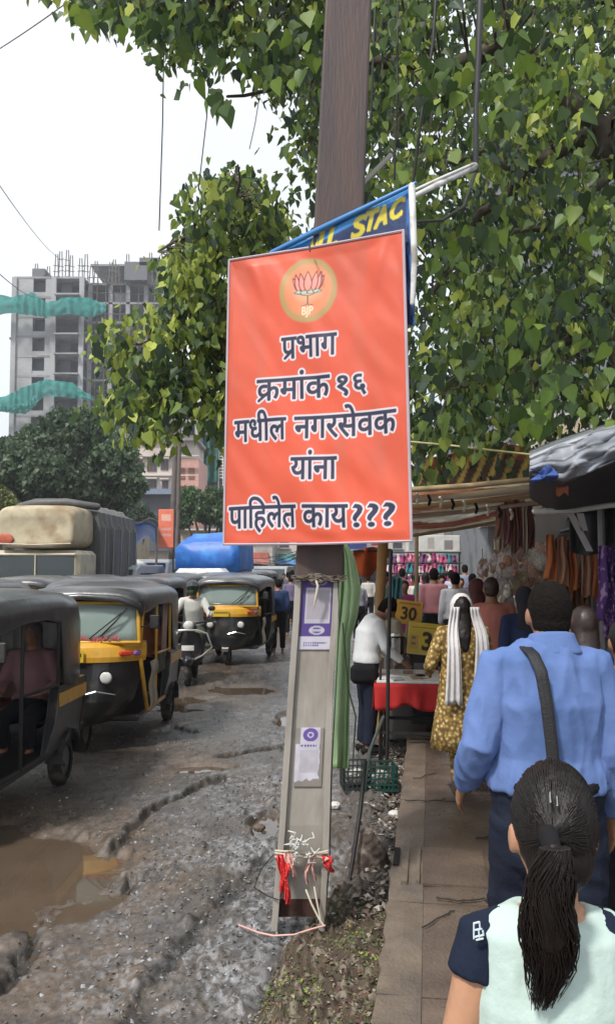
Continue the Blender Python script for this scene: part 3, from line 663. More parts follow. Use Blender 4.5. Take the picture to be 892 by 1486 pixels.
BASE = dict(hipL=(-.09, 0, .90), kneeL=(-.10, .02, .49), ankL=(-.10, -.02, .085), hipR=(.09, 0, .90), kneeR=(.10, .02, .49), ankR=(.10, -.02, .085),
            shL=(-.175, 0, 1.395), elL=(-.225, -.03, 1.12), wrL=(-.235, .05, .87), shR=(.175, 0, 1.395), elR=(.225, -.03, 1.12), wrR=(.235, .05, .87),
            pel=(0, 0, .88), hip=(0, 0, .96), waist=(0, .0, 1.08), chest=(0, 0, 1.27), top=(0, -.01, 1.40), neck=(0, -.005, 1.47), head=(0, .02, 1.595))
def person(loc, rz, H, label, shirt, pants, cat='person', pose=None, skin=None, sleeve=1.0, hem=.96, vox=.012, hair='short', hmat=None, group=None, wr=.006, headrot=None, shoes=None, fat=1.0, skirt=None, fem=False, hands=True, absj=False, collar=False, shf=(7, 7, 3.5), headr=None, belt=None):
    s = H / 1.7; J = {k: Vector(v) * s for k, v in BASE.items()}
    for k, v in (pose or {}).items(): J[k] = Vector(v) * (1 if absj else s)
    root = empty('person', loc, rz, label, cat, group); skin = skin or M_skin
    HR = headrot or Matrix.Identity(3); hs = s * 1.0 if H > 1.45 else s * 1.1
    if headr: hs *= headr
    up = (J['shR'] - J['shL']).normalized()
    b = MB()
    tw = [J['pel'], J['hip'], J['waist'], J['chest'], J['top'], J['top'].lerp(J['neck'], .6), J['neck'], J['neck'].lerp(J['head'], .5)]
    RX = [.15, .165, .135 * (.92 if fem else 1), .155, .145, .075, .055, .052]; RY = [.1, .115, .095, .115, .085, .062, .055, .055]
    b.tube(tw, [r * s * fat for r in RX], 16, ry=[r * s * fat for r in RY], up=up)
    b.ell(J['head'], (.073 * hs, .09 * hs, .108 * hs), 16, 12, rot=HR); b.ell(J['head'] + HR @ Vector((0, .03, -.055)) * hs, (.054 * hs, .055 * hs, .055 * hs), 12, 8, rot=HR)
    b.ell(J['head'] + HR @ Vector((0, .095, -.015)) * hs, (.013 * hs, .02 * hs, .024 * hs), 8, 6, rot=HR)
    b.ell(J['head'] + HR @ Vector((0, .082, -.058)) * hs, (.024 * hs, .012 * hs, .01 * hs), 8, 6, rot=HR); b.ell(J['head'] + HR @ Vector((0, .075, .022)) * hs, (.05 * hs, .014 * hs, .012 * hs), 8, 6, rot=HR)
    for sg in (-1, 1): b.ell(J['head'] + HR @ Vector((sg * .079, -.002, -.012)) * hs, (.010 * hs, .02 * hs, .033 * hs), 8, 8, rot=HR)
    for L, sg in (('L', -1), ('R', 1)):
        sh, el, w = J['sh' + L], J['el' + L], J['wr' + L]
        b.tube([J['top'].lerp(sh, .5), sh, sh.lerp(el, .45), el, el.lerp(w, .35), w], [.06 * s, .056 * s, .049 * s, .04 * s, .039 * s, .027 * s], 10)
        if hands: hand(b, w, (w - el), sg, .35, s)
        else: b.ell(w + (w - el).normalized() * .06 * s, (.03 * s, .035 * s, .05 * s), 8, 6)
        hp, kn_, an = J['hip' + L], J['knee' + L], J['ank' + L]
        b.tube([hp, hp.lerp(kn_, .4), kn_, kn_.lerp(an, .35), an], [.09 * s, .08 * s, .056 * s, .055 * s, .038 * s], 10)
        fo = Vector((0, 1, 0)) if 'toe' + L not in J else (J['toe' + L] - an).normalized()
        b.tube([an + fo * -.03 * s - Vector((0, 0, .045 * s)), an + fo * .07 * s - Vector((0, 0, .05 * s)), an + fo * .16 * s - Vector((0, 0, .06 * s))], [.036 * s, .042 * s, .034 * s], 8, ry=[.034 * s, .03 * s, .02 * s], up=(1, 0, 0))
    link('body', fuse(b, vox, 3), skin, root)
    # shirt
    if shirt:
        g = .016 * s; m = MB(); zt = J['hip'].z; hp_ = J['pel'].lerp(J['hip'], (hem * s - J['pel'].z) / (J['hip'].z - J['pel'].z)) if not absj else J['hip']
        pts = [hp_, J['hip'].lerp(J['waist'], .5), J['waist'], J['chest'], J['top'], J['top'].lerp(J['neck'], .62)]
        m.tube(pts, [(r * s * fat + g * k) for r, k in zip((.165, .155, .14, .158, .15, .085), (1.7, 2.0, 1.9, 1.3, 1.1, .7))], 20, ry=[(r * s * fat + g * k) for r, k in zip((.115, .108, .1, .118, .09, .074), (1.7, 2, 1.8, 1.2, 1, .7))], up=up, flat=True)
        for L in 'LR':
            sh, el, w = J['sh' + L], J['el' + L], J['wr' + L]; base = [J['top'].lerp(sh, .45), sh, sh.lerp(el, .5), el, el.lerp(w, .4), el.lerp(w, .93)]; rr = [.066, .069, .064, .056, .052, .041]
            if sleeve >= 1: q, r_ = base, rr
            elif sleeve > 0: q = [base[0], base[1], sh.lerp(el, sleeve)]; r_ = [.066, .069, .064]
            else: q = base[:2]; r_ = [.062, .055]
            m.tube(q, [x * s for x in r_], 12, flat=True)
        link('shirt', fuse(m, vox, 4, wr * s, shf, seed=H * 31), shirt, root)
        if collar:
            m = MB(); c0 = J['neck']; m.tube([c0 + Vector((0, -.01, -.055)) * s, c0 + Vector((0, -.008, -.02)) * s, c0 + Vector((0, -.002, .012)) * s], [.105 * s, .083 * s, .074 * s], 22, ry=[.095 * s, .082 * s, .074 * s], up=up, flat=True)
            link('collar', fuse(m, .007, 3), shirt, root)
    if pants:
        m = MB(); pts = [J['pel'] - Vector((0, 0, .03 * s)), J['hip'], J['hip'].lerp(J['waist'], .75)]
        m.tube(pts, [.165 * s * fat, .180 * s * fat, .165 * s * fat], 16, ry=[.11 * s * fat, .13 * s * fat, .12 * s * fat], up=up, flat=True)
        m.ell(J['pel'] - Vector((0, 0, .05 * s)), (.155 * s * fat, .115 * s * fat, .12 * s), 14, 10)
        for L in 'LR':
            hp, kn_, an = J['hip' + L], J['knee' + L], J['ank' + L]
            m.tube([hp, hp.lerp(kn_, .4), kn_, kn_.lerp(an, .5), an.lerp(kn_, .03)], [.1 * s, .094 * s, .078 * s, .07 * s, .064 * s], 12, flat=True)
        link('trousers', fuse(m, vox, 4, wr * s * .8, (5, 5, 7), seed=3), pants, root)
    if skirt:
        m = MB(); rings = []; K = 40
        zz, rx0, mt_ = skirt
        for z, rx in zip(zz, rx0):
            t = (J['hip'].z - z); rings.append([Vector((J['hip'].x + rx * cos(2 * pi * k / K) * (1 + .07 * sin(k * 1.7 + z * 3) * min(1, max(0, t * 2))), J['hip'].y + rx * .75 * sin(2 * pi * k / K) * (1 + .09 * sin(k * 2.3) * min(1, max(0, t * 2))), z)) for k in range(K)])
        m.ring_loft(rings[::-1]); m.build('skirt', mt_, root, smooth=True)
    hm = hmat or (M_hairs if hair == 'short' else M_hair); m = MB(); hd = J['head']
    if hair == 'short':
        m.ell(hd + HR @ Vector((0, -.012, .022)) * hs, (.080 * hs, .095 * hs, .103 * hs), 16, 12, rot=HR)
        m.ell(hd + HR @ Vector((0, -.03, -.03)) * hs, (.071 * hs, .072 * hs, .062 * hs), 12, 8, rot=HR)
        link('hair', fuse(m, min(vox, .010), 2, .0016, (90, 90, 40)), hm, root)
    elif hair == 'long':
        m.ell(hd + HR @ Vector((0, -.014, .012)) * hs, (.084 * hs, .097 * hs, .112 * hs), 16, 12, rot=HR)
        m.tube([hd + Vector((0, -.05, -.02)) * hs, J['neck'] + Vector((0, -.07, 0)) * s, J['top'] + Vector((0, -.115, -.05)) * s, J['chest'] + Vector((0, -.14, -.02)) * s], [.075 * hs, .07 * hs, .06 * hs, .035 * hs], 12, ry=[.05 * hs, .035 * hs, .03 * hs, .02 * hs], up=(1, 0, 0))
        link('hair', fuse(m, vox, 2, .004, (50, 50, 8)), hm, root)
    elif hair == 'bun':
        m.ell(hd + HR @ Vector((0, -.014, .012)) * hs, (.082 * hs, .095 * hs, .11 * hs), 16, 12, rot=HR); m.ell(hd + Vector((0, -.1, -.02)) * hs, (.04 * hs, .035 * hs, .04 * hs), 10, 8)
        link('hair', fuse(m, vox, 2, .003, (50, 50, 8)), hm, root)
    elif hair == 'helmet':
        m.ell(hd + Vector((0, -.005, .03)) * hs, (.115 * hs, .135 * hs, .12 * hs), 18, 12); m.tube([hd + Vector((-.07, .1, .04)) * hs, hd + Vector((0, .15, .05)) * hs, hd + Vector((.07, .1, .04)) * hs], .02 * hs, 8)
        link('helmet', fuse(m, .012, 3), hm, root)
    elif hair == 'scarf':
        m.ell(hd + Vector((0, -.015, .01)) * hs, (.09 * hs, .1 * hs, .115 * hs), 16, 12); m.tube([hd + Vector((0, -.03, -.05)) * hs, J['neck'] + Vector((0, -.03, 0)) * s, J['top'] + Vector((0, -.06, -.06)) * s], [.085 * hs, .085 * hs, .13 * s], 14, ry=[.07 * hs, .07 * hs, .07 * hs], up=(1, 0, 0))
        link('scarf', fuse(m, vox, 3, .006, (12, 12, 5)), hm, root)
    if shoes:
        for L in 'LR':
            an = J['ank' + L]; m = MB(); m.tube([an + Vector((0, -.04, -.048)) * s, an + Vector((0, .07, -.05)) * s, an + Vector((0, .19, -.062)) * s], [.044 * s, .05 * s, .04 * s], 10, ry=[.04 * s, .036 * s, .022 * s], up=(1, 0, 0)); m.box(an + Vector((0, .075, -.078)) * s, (.095 * s, .27 * s, .02 * s))
            m.build('shoe', shoes, root, smooth=True)
    return root, J, s
def cloth(name, c, **k):
    d = dict(rough=.9, var=.12, vs=5, bump=.25, bs=90, spec=.15); d.update(k); return mat(name, c, **d)

# -- the man in the blue shirt
Mblue = cloth('blue shirt cotton', (.115, .180, .385), c2=(.09, .15, .33), c2s=4, bump=.6, bs=13); Mnavy = cloth('navy trousers', (.014, .018, .032)); Mblk = cloth('black cloth', (.012, .012, .014))
YM = 2.9; mo = Vector((P(790, 900, YM).x, YM, PV))
def mj(px, py, dy=0): q = P(px, py, YM + 0.0); return (q.x - mo.x, dy, q.z - PV)
man, J, s_ = person(mo, 0, 1.70, 'man in a blue shirt walking away with a dark strap across his back', Mblue, Mnavy, absj=True, headr=.92, vox=.0075, wr=.017, collar=True, fat=1.04, shoes=mat('black shoe', (.015, .013, .012), .4), shf=(9, 9, 3.2),
    pose=dict(shL=mj(722, 968), elL=mj(690, 1078, -.05), wrL=mj(682, 1152, .12), shR=mj(858, 966), elR=mj(884, 1085, -.03), wrR=mj(897, 1195, .07), hip=(0, 0, 1.02), pel=(0, 0, .88), waist=(0, 0, 1.13), chest=(0, -.01, 1.30), top=(0, -.01, 1.425), neck=(0.02, 0, 1.51), head=(.022, .03, 1.585), kneeL=(-.1, .12, .5), ankL=(-.1, .16, .09), kneeR=(.11, .02, .48), ankR=(.11, -.22, .13), hipL=(-.09, 0, .93), hipR=(.09, 0, .93)))
m = MB()
yb = lambda t: -.165 - .02 * sin(t * pi) + .11 * smooth(.8, 1, t)
pl = [(781, 1118), (776, 1060), (771, 1010), (765, 965), (759, 944), (754, 936)]
def stf(u, v):
    t = v * (len(pl) - 1); i = min(int(t), len(pl) - 2); f = t - i; x = pl[i][0] * (1 - f) + pl[i + 1][0] * f; y_ = pl[i][1] * (1 - f) + pl[i + 1][1] * f
    q = P(x + (u - .5) * 17, y_, YM) - mo; return Vector((q.x, (-.195, -.19, -.182, -.165, -.125, -.07)[i] * (1 - f) + (-.195, -.19, -.182, -.165, -.125, -.07)[i + 1] * f, q.z))
m.sheet(stf, 3, 20); tag(m.build('shoulder_strap', mat('black webbing', (.012, .012, .014), .6, bump=.4, bs=200), man, thick=.006, smooth=True))
m = MB(); q = P(722, 1118, YM) - mo; m.tube([Vector((-.17, -.06, 1.045)), Vector((-.1, -.135, 1.04)), Vector((0, -.15, 1.038)), Vector((.1, -.135, 1.04)), Vector((.17, -.06, 1.045))], [.02] * 5, 8, ry=.01, up=(0, 0, 1)); m.build('belt', Mblk, man)
# small shoulder bag the strap hangs from
m = MB(); m.box((.13, .24, .92), (.28, .09, .26), bev=.03); link('bag', fuse(m, .012, 4), Mblk, man)

# -- the girl with the ponytail
YC = 1.55; co_ = Vector((P(797, 1200, YC).x, YC, PV))
def cj(px, py, dy=0): q = P(px, py, YC); return (q.x - co_.x, dy, q.z - PV)
Mmint = cloth('mint cotton', (.44, .55, .51), bs=60); Mnv = cloth('navy sleeve', (.012, .018, .035))
girl, J, s_ = person(co_, 0, 1.40, 'girl in a mint top with navy sleeves and a long dark ponytail', Mmint, headr=1.0, pants=cloth('grey leggings', (.1, .1, .11)), absj=True, vox=.006, wr=.007, sleeve=0, skin=M_skin2, hair='none', fem=True, shf=(9, 9, 5),
    pose=dict(shL=cj(706, 1362), elL=cj(664, 1492, -.02), wrL=cj(672, 1640, .06), shR=cj(888, 1362), elR=cj(912, 1500, -.02), wrR=cj(905, 1640, .05), top=cj(797, 1345), neck=cj(800, 1312), head=cj(806, 1212, .02), chest=cj(797, 1440), waist=(0, 0, .86), hip=(0, 0, .76), pel=(0, 0, .70)))
for L, sg in (('L', -1), ('R', 1)):
    m = MB(); sh, el = J['sh' + L], J['el' + L]; m.tube([J['top'].lerp(sh, .72), sh + Vector((sg * .004, 0, 0)), sh.lerp(el, .40)], [.05, .052, .053], 16, flat=True)
    sl = link('sleeve', fuse(m, .006, 3, .004, (12, 12, 6)), Mnv, girl)
# white mark on the left sleeve
m = MB(); c = P(690, 1352, YC - .062) - co_
for (x0, y0, x1, y1) in ((-6, -12, -6, 10), (-6, -12, 2, -14), (2, -14, 3, -4), (-6, -2, 5, -4), (-6, 8, 8, 5), (1, -2, 2, 8), (8, 5, 7, -1), (-2, 12, 7, 10)):
    a = P(693 + x0, 1352 + y0, YC - .064) - co_; b2 = P(693 + x1, 1352 + y1, YC - .064) - co_; m.tube([a, b2], .0016, 5, ry=.0016)
m.build('sleeve_mark', mat('white print', (.6, .7, .75), .6), girl)
# hair: cap, combed strands, ponytail of locks
m = MB(); hd = J['head']; m.ell(hd + Vector((0, -.01, .022)), (.073, .092, .106), 20, 14); m.ell(hd + Vector((0, -.035, -.03)), (.060, .065, .065), 14, 10)
link('hair_cap', fuse(m, .006, 3, .001, (70, 20, 20)), M_hair, girl)
m = MB(); tie = P(800, 1226, YC - .125) - co_; rr_ = random.Random(3)
for i in range(420):
    a = rr_.uniform(-1.35, 1.35); e = rr_.uniform(-.35, 1.25); x = sin(a); q = []
    st = hd + Vector((.084 * sin(a) * cos(e * .5), -.02 + .05 * cos(e * 1.3), .022 + .108 * sin(e) if e > 0 else .02 + .09 * e))
    for k in range(7):
        t = k / 6; p = st.lerp(tie, t); d = p - (hd + Vector((0, -.01, .022))); n_ = sqrt((d.x / .0735) ** 2 + (d.y / .0925) ** 2 + (d.z / .1065) ** 2)
        p = hd + Vector((0, -.01, .022)) + d * (.997 / max(n_, .2))
        q.append(p.lerp(tie, max(0, t - .8) * 5))
    m.tube(q, [.0016, .0017, .0017, .0016, .0015, .0013, .001], 4)
m.build('combed_hair', M_hair, girl, smooth=True)
m = MB(); m.tube([tie + Vector((0, .02, .010)), tie + Vector((0, -.004, -.008))], [.017, .015], 12); m.build('hair_tie', Mblk, girl, smooth=True)
m = MB(); cl = [(800, 1226), (797, 1262), (792, 1310), (795, 1360), (798, 1410), (788, 1462)]; wd = [.016, .030, .036, .043, .036, .014]
for i in range(900):
    a = rr_.random() * 6.283; rad = sqrt(rr_.random()); q = []; rs = []; ph = rr_.random() * 6; Lk_ = rr_.uniform(.62, 1.02)
    for k in range(13):
        t = k / 12 * Lk_ * (len(cl) - 1); j = min(int(t), len(cl) - 2); f = t - j
        px = cl[j][0] * (1 - f) + cl[j + 1][0] * f; py = cl[j][1] * (1 - f) + cl[j + 1][1] * f; w = wd[j] * (1 - f) + wd[j + 1] * f
        c = P(px, py, YC - .125) - co_; q.append(c + Vector((cos(a) * rad * w + .009 * sin(ph + k * .8), sin(a) * rad * w * .55 - .018 + .02 * (k / 12) + .004 * cos(ph + k * 1.2), 0))); rs.append(.0015 * (1 - .7 * (k / 12) ** 2))
    m.tube(q, rs, 5)
core = [P(x_, y_, YC - .125) - co_ + Vector((0, -.016, 0)) for x_, y_ in cl]; m.tube(core[:4], [w_ * .6 for w_ in wd[:4]], 14, ry=[w_ * .34 for w_ in wd[:4]], up=(1, 0, 0))
m.build('ponytail', M_hair, girl, smooth=True)
m = MB()
for (x, y_) in ((797, 1158), (807, 1163)): m.tube([P(x, y_ - 8, YC - .06) - co_, P(x + 1, y_ + 6, YC - .085) - co_], .0018, 6)
m.build('hair_clip', M_chrome, girl)

# -- woman in the golden flowered kurta
Mfl = mat('gold flowered cotton', (.34, .24, .10), .8, var=.0, bump=.2, bs=60); nt = Mfl.node_tree; vo = nt.nodes.new('ShaderNodeTexVoronoi'); vo.inputs['Scale'].default_value = 34; rmp = nt.nodes.new('ShaderNodeValToRGB')
e = rmp.color_ramp.elements; e[0].position = .18; e[0].color = (.62, .52, .32, 1); e[1].position = .7; e[1].color = (.12, .07, .02, 1); x_ = e.new(.36); x_.color = (.36, .23, .05, 1)
tcn = nt.nodes.new('ShaderNodeTexCoord'); nt.links.new(tcn.outputs['Object'], vo.inputs['Vector']); nt.links.new(vo.outputs['Distance'], rmp.inputs[0]); nt.links.new(rmp.outputs[0], nt.nodes['Principled BSDF'].inputs['Base Color'])
YW = 6.75; wo = Vector((P(670, 900, YW).x, YW, PV)); 
def wj(px, py, dy=0): q = P(px, py, YW); return Vector((q.x - wo.x, dy, q.z - PV))
wom, J, s_ = person(wo, 0, 1.50, 'woman in a golden flowered kurta with a white scarf over her shoulders', Mfl, Mfl, vox=.01, fem=True, hair='long', fat=1.12, sleeve=1, shoes=mat('dark sandal', (.05, .03, .02), .6),
    pose=dict(elL=(-.29, -.02, 1.10), wrL=(-.27, .2, 1.02), kneeR=(.06, .1, .49), ankR=(.05, .2, .085), ankL=(-.05, -.05, .1), kneeL=(-.06, .04, .49)), skirt=([.98, .9, .75, .6, .45, .34], [.15, .175, .195, .215, .235, .245], Mfl))
Mscf = cloth('white scarf', (.62, .60, .60), bump=.5, bs=30)
m = MB(); m.ell(J['head'] + Vector((0, .012, .018)), (.09, .09, .11), 16, 12); link('scarf_hood', fuse(m, .01, 3), Mscf, wom)
for xa, xb, y0, y1, w0, w1 in ((657, 652, 880, 1016, 13, 25), (685, 692, 880, 996, 13, 26)):
    m = MB()
    def fn(u, v):
        x = xa + (xb - xa) * smooth(0, .35, v) + (u - .5) * (w0 + (w1 - w0) * v); q = wj(x, y0 + (y1 - y0) * v + (3 * sin(u * 9) if v > .95 else 0)); q.y = -.1 - .10 * smooth(.1, .45, v) - .015 * sin(u * 18) + .01 * sin(v * 7); return q
    m.sheet(fn, 16, 20); m.build('scarf_tail', Mscf, wom, smooth=True, thick=.004)
# -- the rest of the walkers nearby
Mpink = cloth('salmon shirt', (.55, .21, .17)); Mmar = mat('maroon hair', (.055, .012, .012), .5)
def at(px, Y, z=PV): return Vector((P(px, 820, Y).x, Y, z))
person(at(712, 8.3), 0, 1.62, 'man in a salmon pink shirt walking just beyond the woman with the scarf', Mpink, Mblk, hair='short', hmat=mat('dark brown hair', (.035, .014, .01), .5), vox=.014, fat=1.1)
person(at(691, 8.9), .2, 1.60, 'person with maroon headscarf half hidden left of the salmon shirted man', cloth('rust kurta', (.2, .06, .04)), Mblk, hair='scarf', hmat=mat('maroon scarf', (.09, .016, .018), .7), vox=.016)
person(at(845, 4.6), 0, 1.52, 'woman with black hair and navy top half hidden right of the blue shirted man', cloth('deep navy top', (.012, .018, .05)), Mblk, hair='long', vox=.012, fem=True, fat=1.1, hmat=mat('brown black hair', (.02, .010, .008), .45))
person(at(905, 3.9), .1, 1.50, 'person in a dark plum top cut by the right edge of the photo', cloth('plum top', (.035, .022, .055)), Mblk, hair='bun', vox=.012, fat=1.1)
person(at(888, 3.35) + Vector((.02, 0, 0)), -.1, 1.2, 'small person with dark trousers and sandals at the right edge beside the girl', cloth('black kurta', (.02, .02, .022)), Mblk, hair='short', vox=.014, pose=dict(ankL=(-.12, -.25, .12), kneeL=(-.1, -.02, .49)))
person(at(760, 7.6), .1, 1.55, 'person in navy with a white shoulder cloth between the salmon man and blue shirted man', cloth('navy kurta', (.02, .03, .075)), Mblk, hair='scarf', hmat=cloth('dark scarf', (.03, .03, .04)), vox=.015)
# vendor bending over the cart
person(Vector((P(531, 820, 9.0).x, 9.0, .03)), -pi / 2 + .25, 1.62, 'vendor in a white shirt and dark trousers bending his head over the red cart', cloth('white shirt', (.62, .63, .64)), Mnavy, vox=.013, sleeve=1, shoes=Mblk, fat=1.05,
    pose=dict(chest=(0, .03, 1.28), top=(0, .09, 1.40), neck=(0, .15, 1.46), head=(0, .24, 1.53), shL=(-.17, .08, 1.39), shR=(.17, .08, 1.39), elL=(-.23, .15, 1.13), wrL=(-.2, .35, 1.0), elR=(.23, .14, 1.13), wrR=(.2, .34, .98)), headrot=Matrix.Rotation(-.7, 3, 'X'))
m = MB(); c = P(528, 978, 8.85); m.box((0, 0, 0), (.28, .14, .2), bev=.04); o = link('waist_bag', fuse(m, .015, 3), Mblk); o.location = c; tag(o, 'black bag hanging at the hip of the white shirted vendor', 'bag')

# ------------------------------------------------------------ auto rickshaws (front towards -Y)
Mhood = mat('black canvas hood', (.035, .036, .04), .34, coat=.25, var=.2, c2=(.12, .12, .125), c2s=2.5, c2f=(.45, .7), bump=.35, bs=14)
Mhood2 = mat('grey canvas hood', (.10, .10, .105), .45, var=.2, c2=(.05, .05, .052), c2s=2, bump=.3, bs=14)
Myel = mat('taxi yellow paint', (.62, .33, .03), .35, c2=(.35, .19, .03), c2s=5, c2f=(.55, .75), coat=.3)
Mplate = mat('yellow plate', (.62, .42, .03), .45); Mred = mat('red lens', (.5, .04, .02), .2); Mviol = mat('violet lens', (.25, .1, .35), .2); Mlens = mat('lamp glass', (.6, .6, .58), .1, spec=.8)
Mcurt = mat('cream door cloth', (.42, .38, .30), .8, c2=(.26, .22, .17), c2s=5, bump=.3, bs=12); Mint = mat('dark interior', (.02, .018, .018), .8); Mseat = mat('brown seat', (.09, .035, .025), .6)
Mstk = mat('red sticker', (.5, .09, .1), .5, var=.5, vs=40)
def wheel(parent, name, c, r=.2, w=.1, ax=(1, 0, 0)):
    ax = Vector(ax); c = Vector(c); m = MB(); K = 24; rings = []
    for (a, rr) in ((-.5, .62), (-.5, .86), (-.32, .98), (0, 1), (.32, .98), (.5, .86), (.5, .62)):
        rings.append([c + ax * w * a + Vector((0, cos(2 * pi * k / K) * r * rr, sin(2 * pi * k / K) * r * rr)) for k in range(K)])
    m.ring_loft(rings, cap=False); wh = m.build(name, M_tyre, parent, smooth=True)
    m = MB(); m.disc(c, ax, r * .63, w * .7, 20); m.disc(c, ax, r * .22, w * .98, 12); m.build('rim', mat('grey rim', (.16, .16, .16), .5, metal=.5), wh); return wh
def rickshaw(kind=0):
    r = empty('auto_rickshaw', (0, 0, 0)); hood = Mhood if kind != 2 else Mhood2
    # canvas hood
    m = MB(); rings = []
    def sec(y, w, top, low, rnd=.16, sag=0):
        out = []; n = 22
        for k in range(n + 1):
            t = k / n
            if t < .18: out.append(Vector((-w, y, low + (top - rnd - low) * t / .18)))
            elif t > .82: out.append(Vector((w, y, top - rnd - (top - rnd - low) * (t - .82) / .18)))
            else:
                a = (t - .18) / .64; an = pi * (1 - a); cx_ = cos(an); out.append(Vector((w * math.copysign(abs(cx_) ** .55, cx_), y, top - rnd + rnd * sin(an) ** .8 + sag * 0)))
        return out
    st = [(-1.12, .56, 1.585, 1.50, .05), (-1.10, .60, 1.66, 1.46, .13), (-1.0, .62, 1.715, 1.44, .17), (-.8, .635, 1.74, 1.45, .18), (-.3, .645, 1.75, 1.50, .18), (.15, .65, 1.755, 1.5, .18), (.5, .65, 1.75, 1.46, .18), (.6, .652, 1.745, .92, .18), (1.0, .645, 1.72, .86, .19), (1.18, .61, 1.62, .86, .2), (1.26, .57, 1.42, .86, .2)]
    rings = [sec(*a) for a in st]
    for ri_, rg in enumerate(rings):
        for i, v in enumerate(rg): v.z += .008 * noise.noise((v.x * 4, v.y * 4, kind)) + (-.014 * abs(sin(v.y * 6)) if v.z > 1.7 else 0)
    m.ring_loft(rings, closed=False); hd = m.build('hood', hood, r, smooth=True, thick=.012)
    m = MB(); m.tube([Vector((-.61, -1.06, 1.44)), Vector((-.6, -1.12, 1.52)), Vector((-.4, -1.155, 1.60)), Vector((0, -1.17, 1.625)), Vector((.4, -1.155, 1.60)), Vector((.6, -1.12, 1.52)), Vector((.61, -1.06, 1.44))], [.028, .035, .034, .034, .034, .035, .028], 8); m.build('hood_roll', hood, r, smooth=True)
    m = MB(); m.sheet(lambda u, v: Vector(((u - .5) * 1.14, 1.27 + .01 * sin(u * 20), 1.44 - .56 * v)), 20, 4); m.build('rear_flap', hood, r, thick=.01)
    # front apron, bowed and narrowing to the mudguard
    def bow(z, w, d, n=16, back=.35): 
        f = [Vector((w * (2 * k / n - 1), -d + .34 * abs(2 * k / n - 1) ** 2.3, z)) for k in range(n + 1)]
        return f + [Vector((w, -d + back, z)), Vector((-w, -d + back, z))]
    m = MB(); m.ring_loft([bow(.30, .25, 1.24), bow(.40, .40, 1.27), bow(.55, .52, 1.28), bow(.78, .585, 1.25), bow(.94, .61, 1.22)]); m.build('front_apron', M_black, r, smooth=False, bevel=.01)
    m = MB(); m.ring_loft([bow(.945, .63, 1.245), bow(1.0, .64, 1.25), bow(1.10, .635, 1.225), bow(1.145, .62, 1.18)]); fa = m.build('fascia', Myel if kind != 2 else M_black, r, bevel=.012)
    m = MB(); m.box((.47, -1.13, 1.035), (.14, .05, .05), Matrix.Rotation(.55, 3, 'Z'), bev=.012); m.build('indicator', Mred, fa)
    m = MB(); m.box((.57, -1.04, 1.035), (.08, .05, .05), Matrix.Rotation(.8, 3, 'Z'), bev=.012); m.build('indicator', Mviol, fa)
    m = MB(); m.box((-.47, -1.13, 1.035), (.14, .05, .05), Matrix.Rotation(-.55, 3, 'Z'), bev=.012); m.build('indicator', Mred, fa)
    m = MB(); m.box((-.08, -1.268, 1.015), (.30, .012, .12)); pl_ = m.build('number_plate', Mplate, r)
    m = MB()
    for i in range(8): m.box((-.20 + i * .034, -1.276, 1.03), (.018, .003, .035))
    m.build('plate_marks', M_black, pl_)
    for sx in (-.3, .3):
        m = MB(); m.disc((sx, -1.235, .80), (0, -1, .05), .075, .06, 18); hl = m.build('headlight', M_chrome, r)
        m = MB(); m.ell((sx, -1.265, .80), (.062, .02, .062), 14, 8); m.build('lens', Mlens, hl, smooth=True)
    m = MB(); m.tube([(.05, -1.285, .62), (.2, -1.28, .66), (.38, -1.2, .62)], [.01, .014, .006], 6); m.build('badge', M_chrome, r)
    # windscreen
    y0, y1 = -1.14, -1.08
    m = MB()
    for sx in (-1, 1): m.tube([(sx * .60, y0 + .07, 1.13), (sx * .575, y1 + .02, 1.55)], .022, 8)
    m.tube([(-.6, y0 + .05, 1.145), (0, y0 - .02, 1.15), (.6, y0 + .05, 1.145)], .018, 8); m.tube([(-.57, y1, 1.555), (.57, y1, 1.555)], .02, 8)
    fr = m.build('windscreen_frame', Myel if kind != 2 else M_black, r, smooth=True)
    m = MB(); m.sheet(lambda u, v: Vector(((u - .5) * 1.16, y0 - .005 + (y1 - y0) * v + .07 * abs(2 * u - 1) ** 2.5, 1.15 + .40 * v)), 14, 4); m.build('windscreen', M_glass, fr, smooth=True, thick=.006)
    m = MB(); m.tube([(.22, y0 - .03, 1.22), (.36, y0 - .015, 1.36), (.47, y0 + .02, 1.5)], .009, 6); m.tube([(.1, y0 - .03, 1.19), (.42, y0, 1.45)], .007, 6); m.build('wiper', M_black, fr)
    if kind == 1:
        m = MB(); rs = random.Random(5)
        for i in range(26): m.box((-.36 + i * .03, y0 - .022 - .0 + .07 * abs((-.36 + i * .03) / .58) ** 2.5, 1.185 + rs.uniform(-.012, .02)), (.02, .004, rs.uniform(.02, .05)), Matrix.Rotation(rs.uniform(-.5, .5), 3, 'Y'))
        m.build('windscreen_sticker', Mstk, fr)
    # rear tub, floor, sills
    m = MB(); m.box((0, .1, .34), (1.16, 2.1, .07), bev=.02); m.build('floor', M_black, r)
    m = MB()
    for sx in (-1, 1):
        m.ring_loft([[Vector((sx * (.60 if z < .5 else .645), y_, z)) for (y_, z) in ((.30, .36), (1.20, .36), (1.27, .6), (1.27, .92), (.52, .92), (.42, .62))], [Vector((sx * .56, y_, z)) for (y_, z) in ((.30, .36), (1.20, .36), (1.27, .6), (1.27, .92), (.52, .92), (.42, .62))]][::sx])
    m.box((0, 1.25, .62), (1.2, .05, .56), bev=.01); tb = m.build('rear_body', M_black, r, bevel=.006)
    for sx in (-1, 1): m = MB(); m.box((sx * .652, .88, .80), (.012, .74, .11)); m.build('yellow_band', Myel, r)
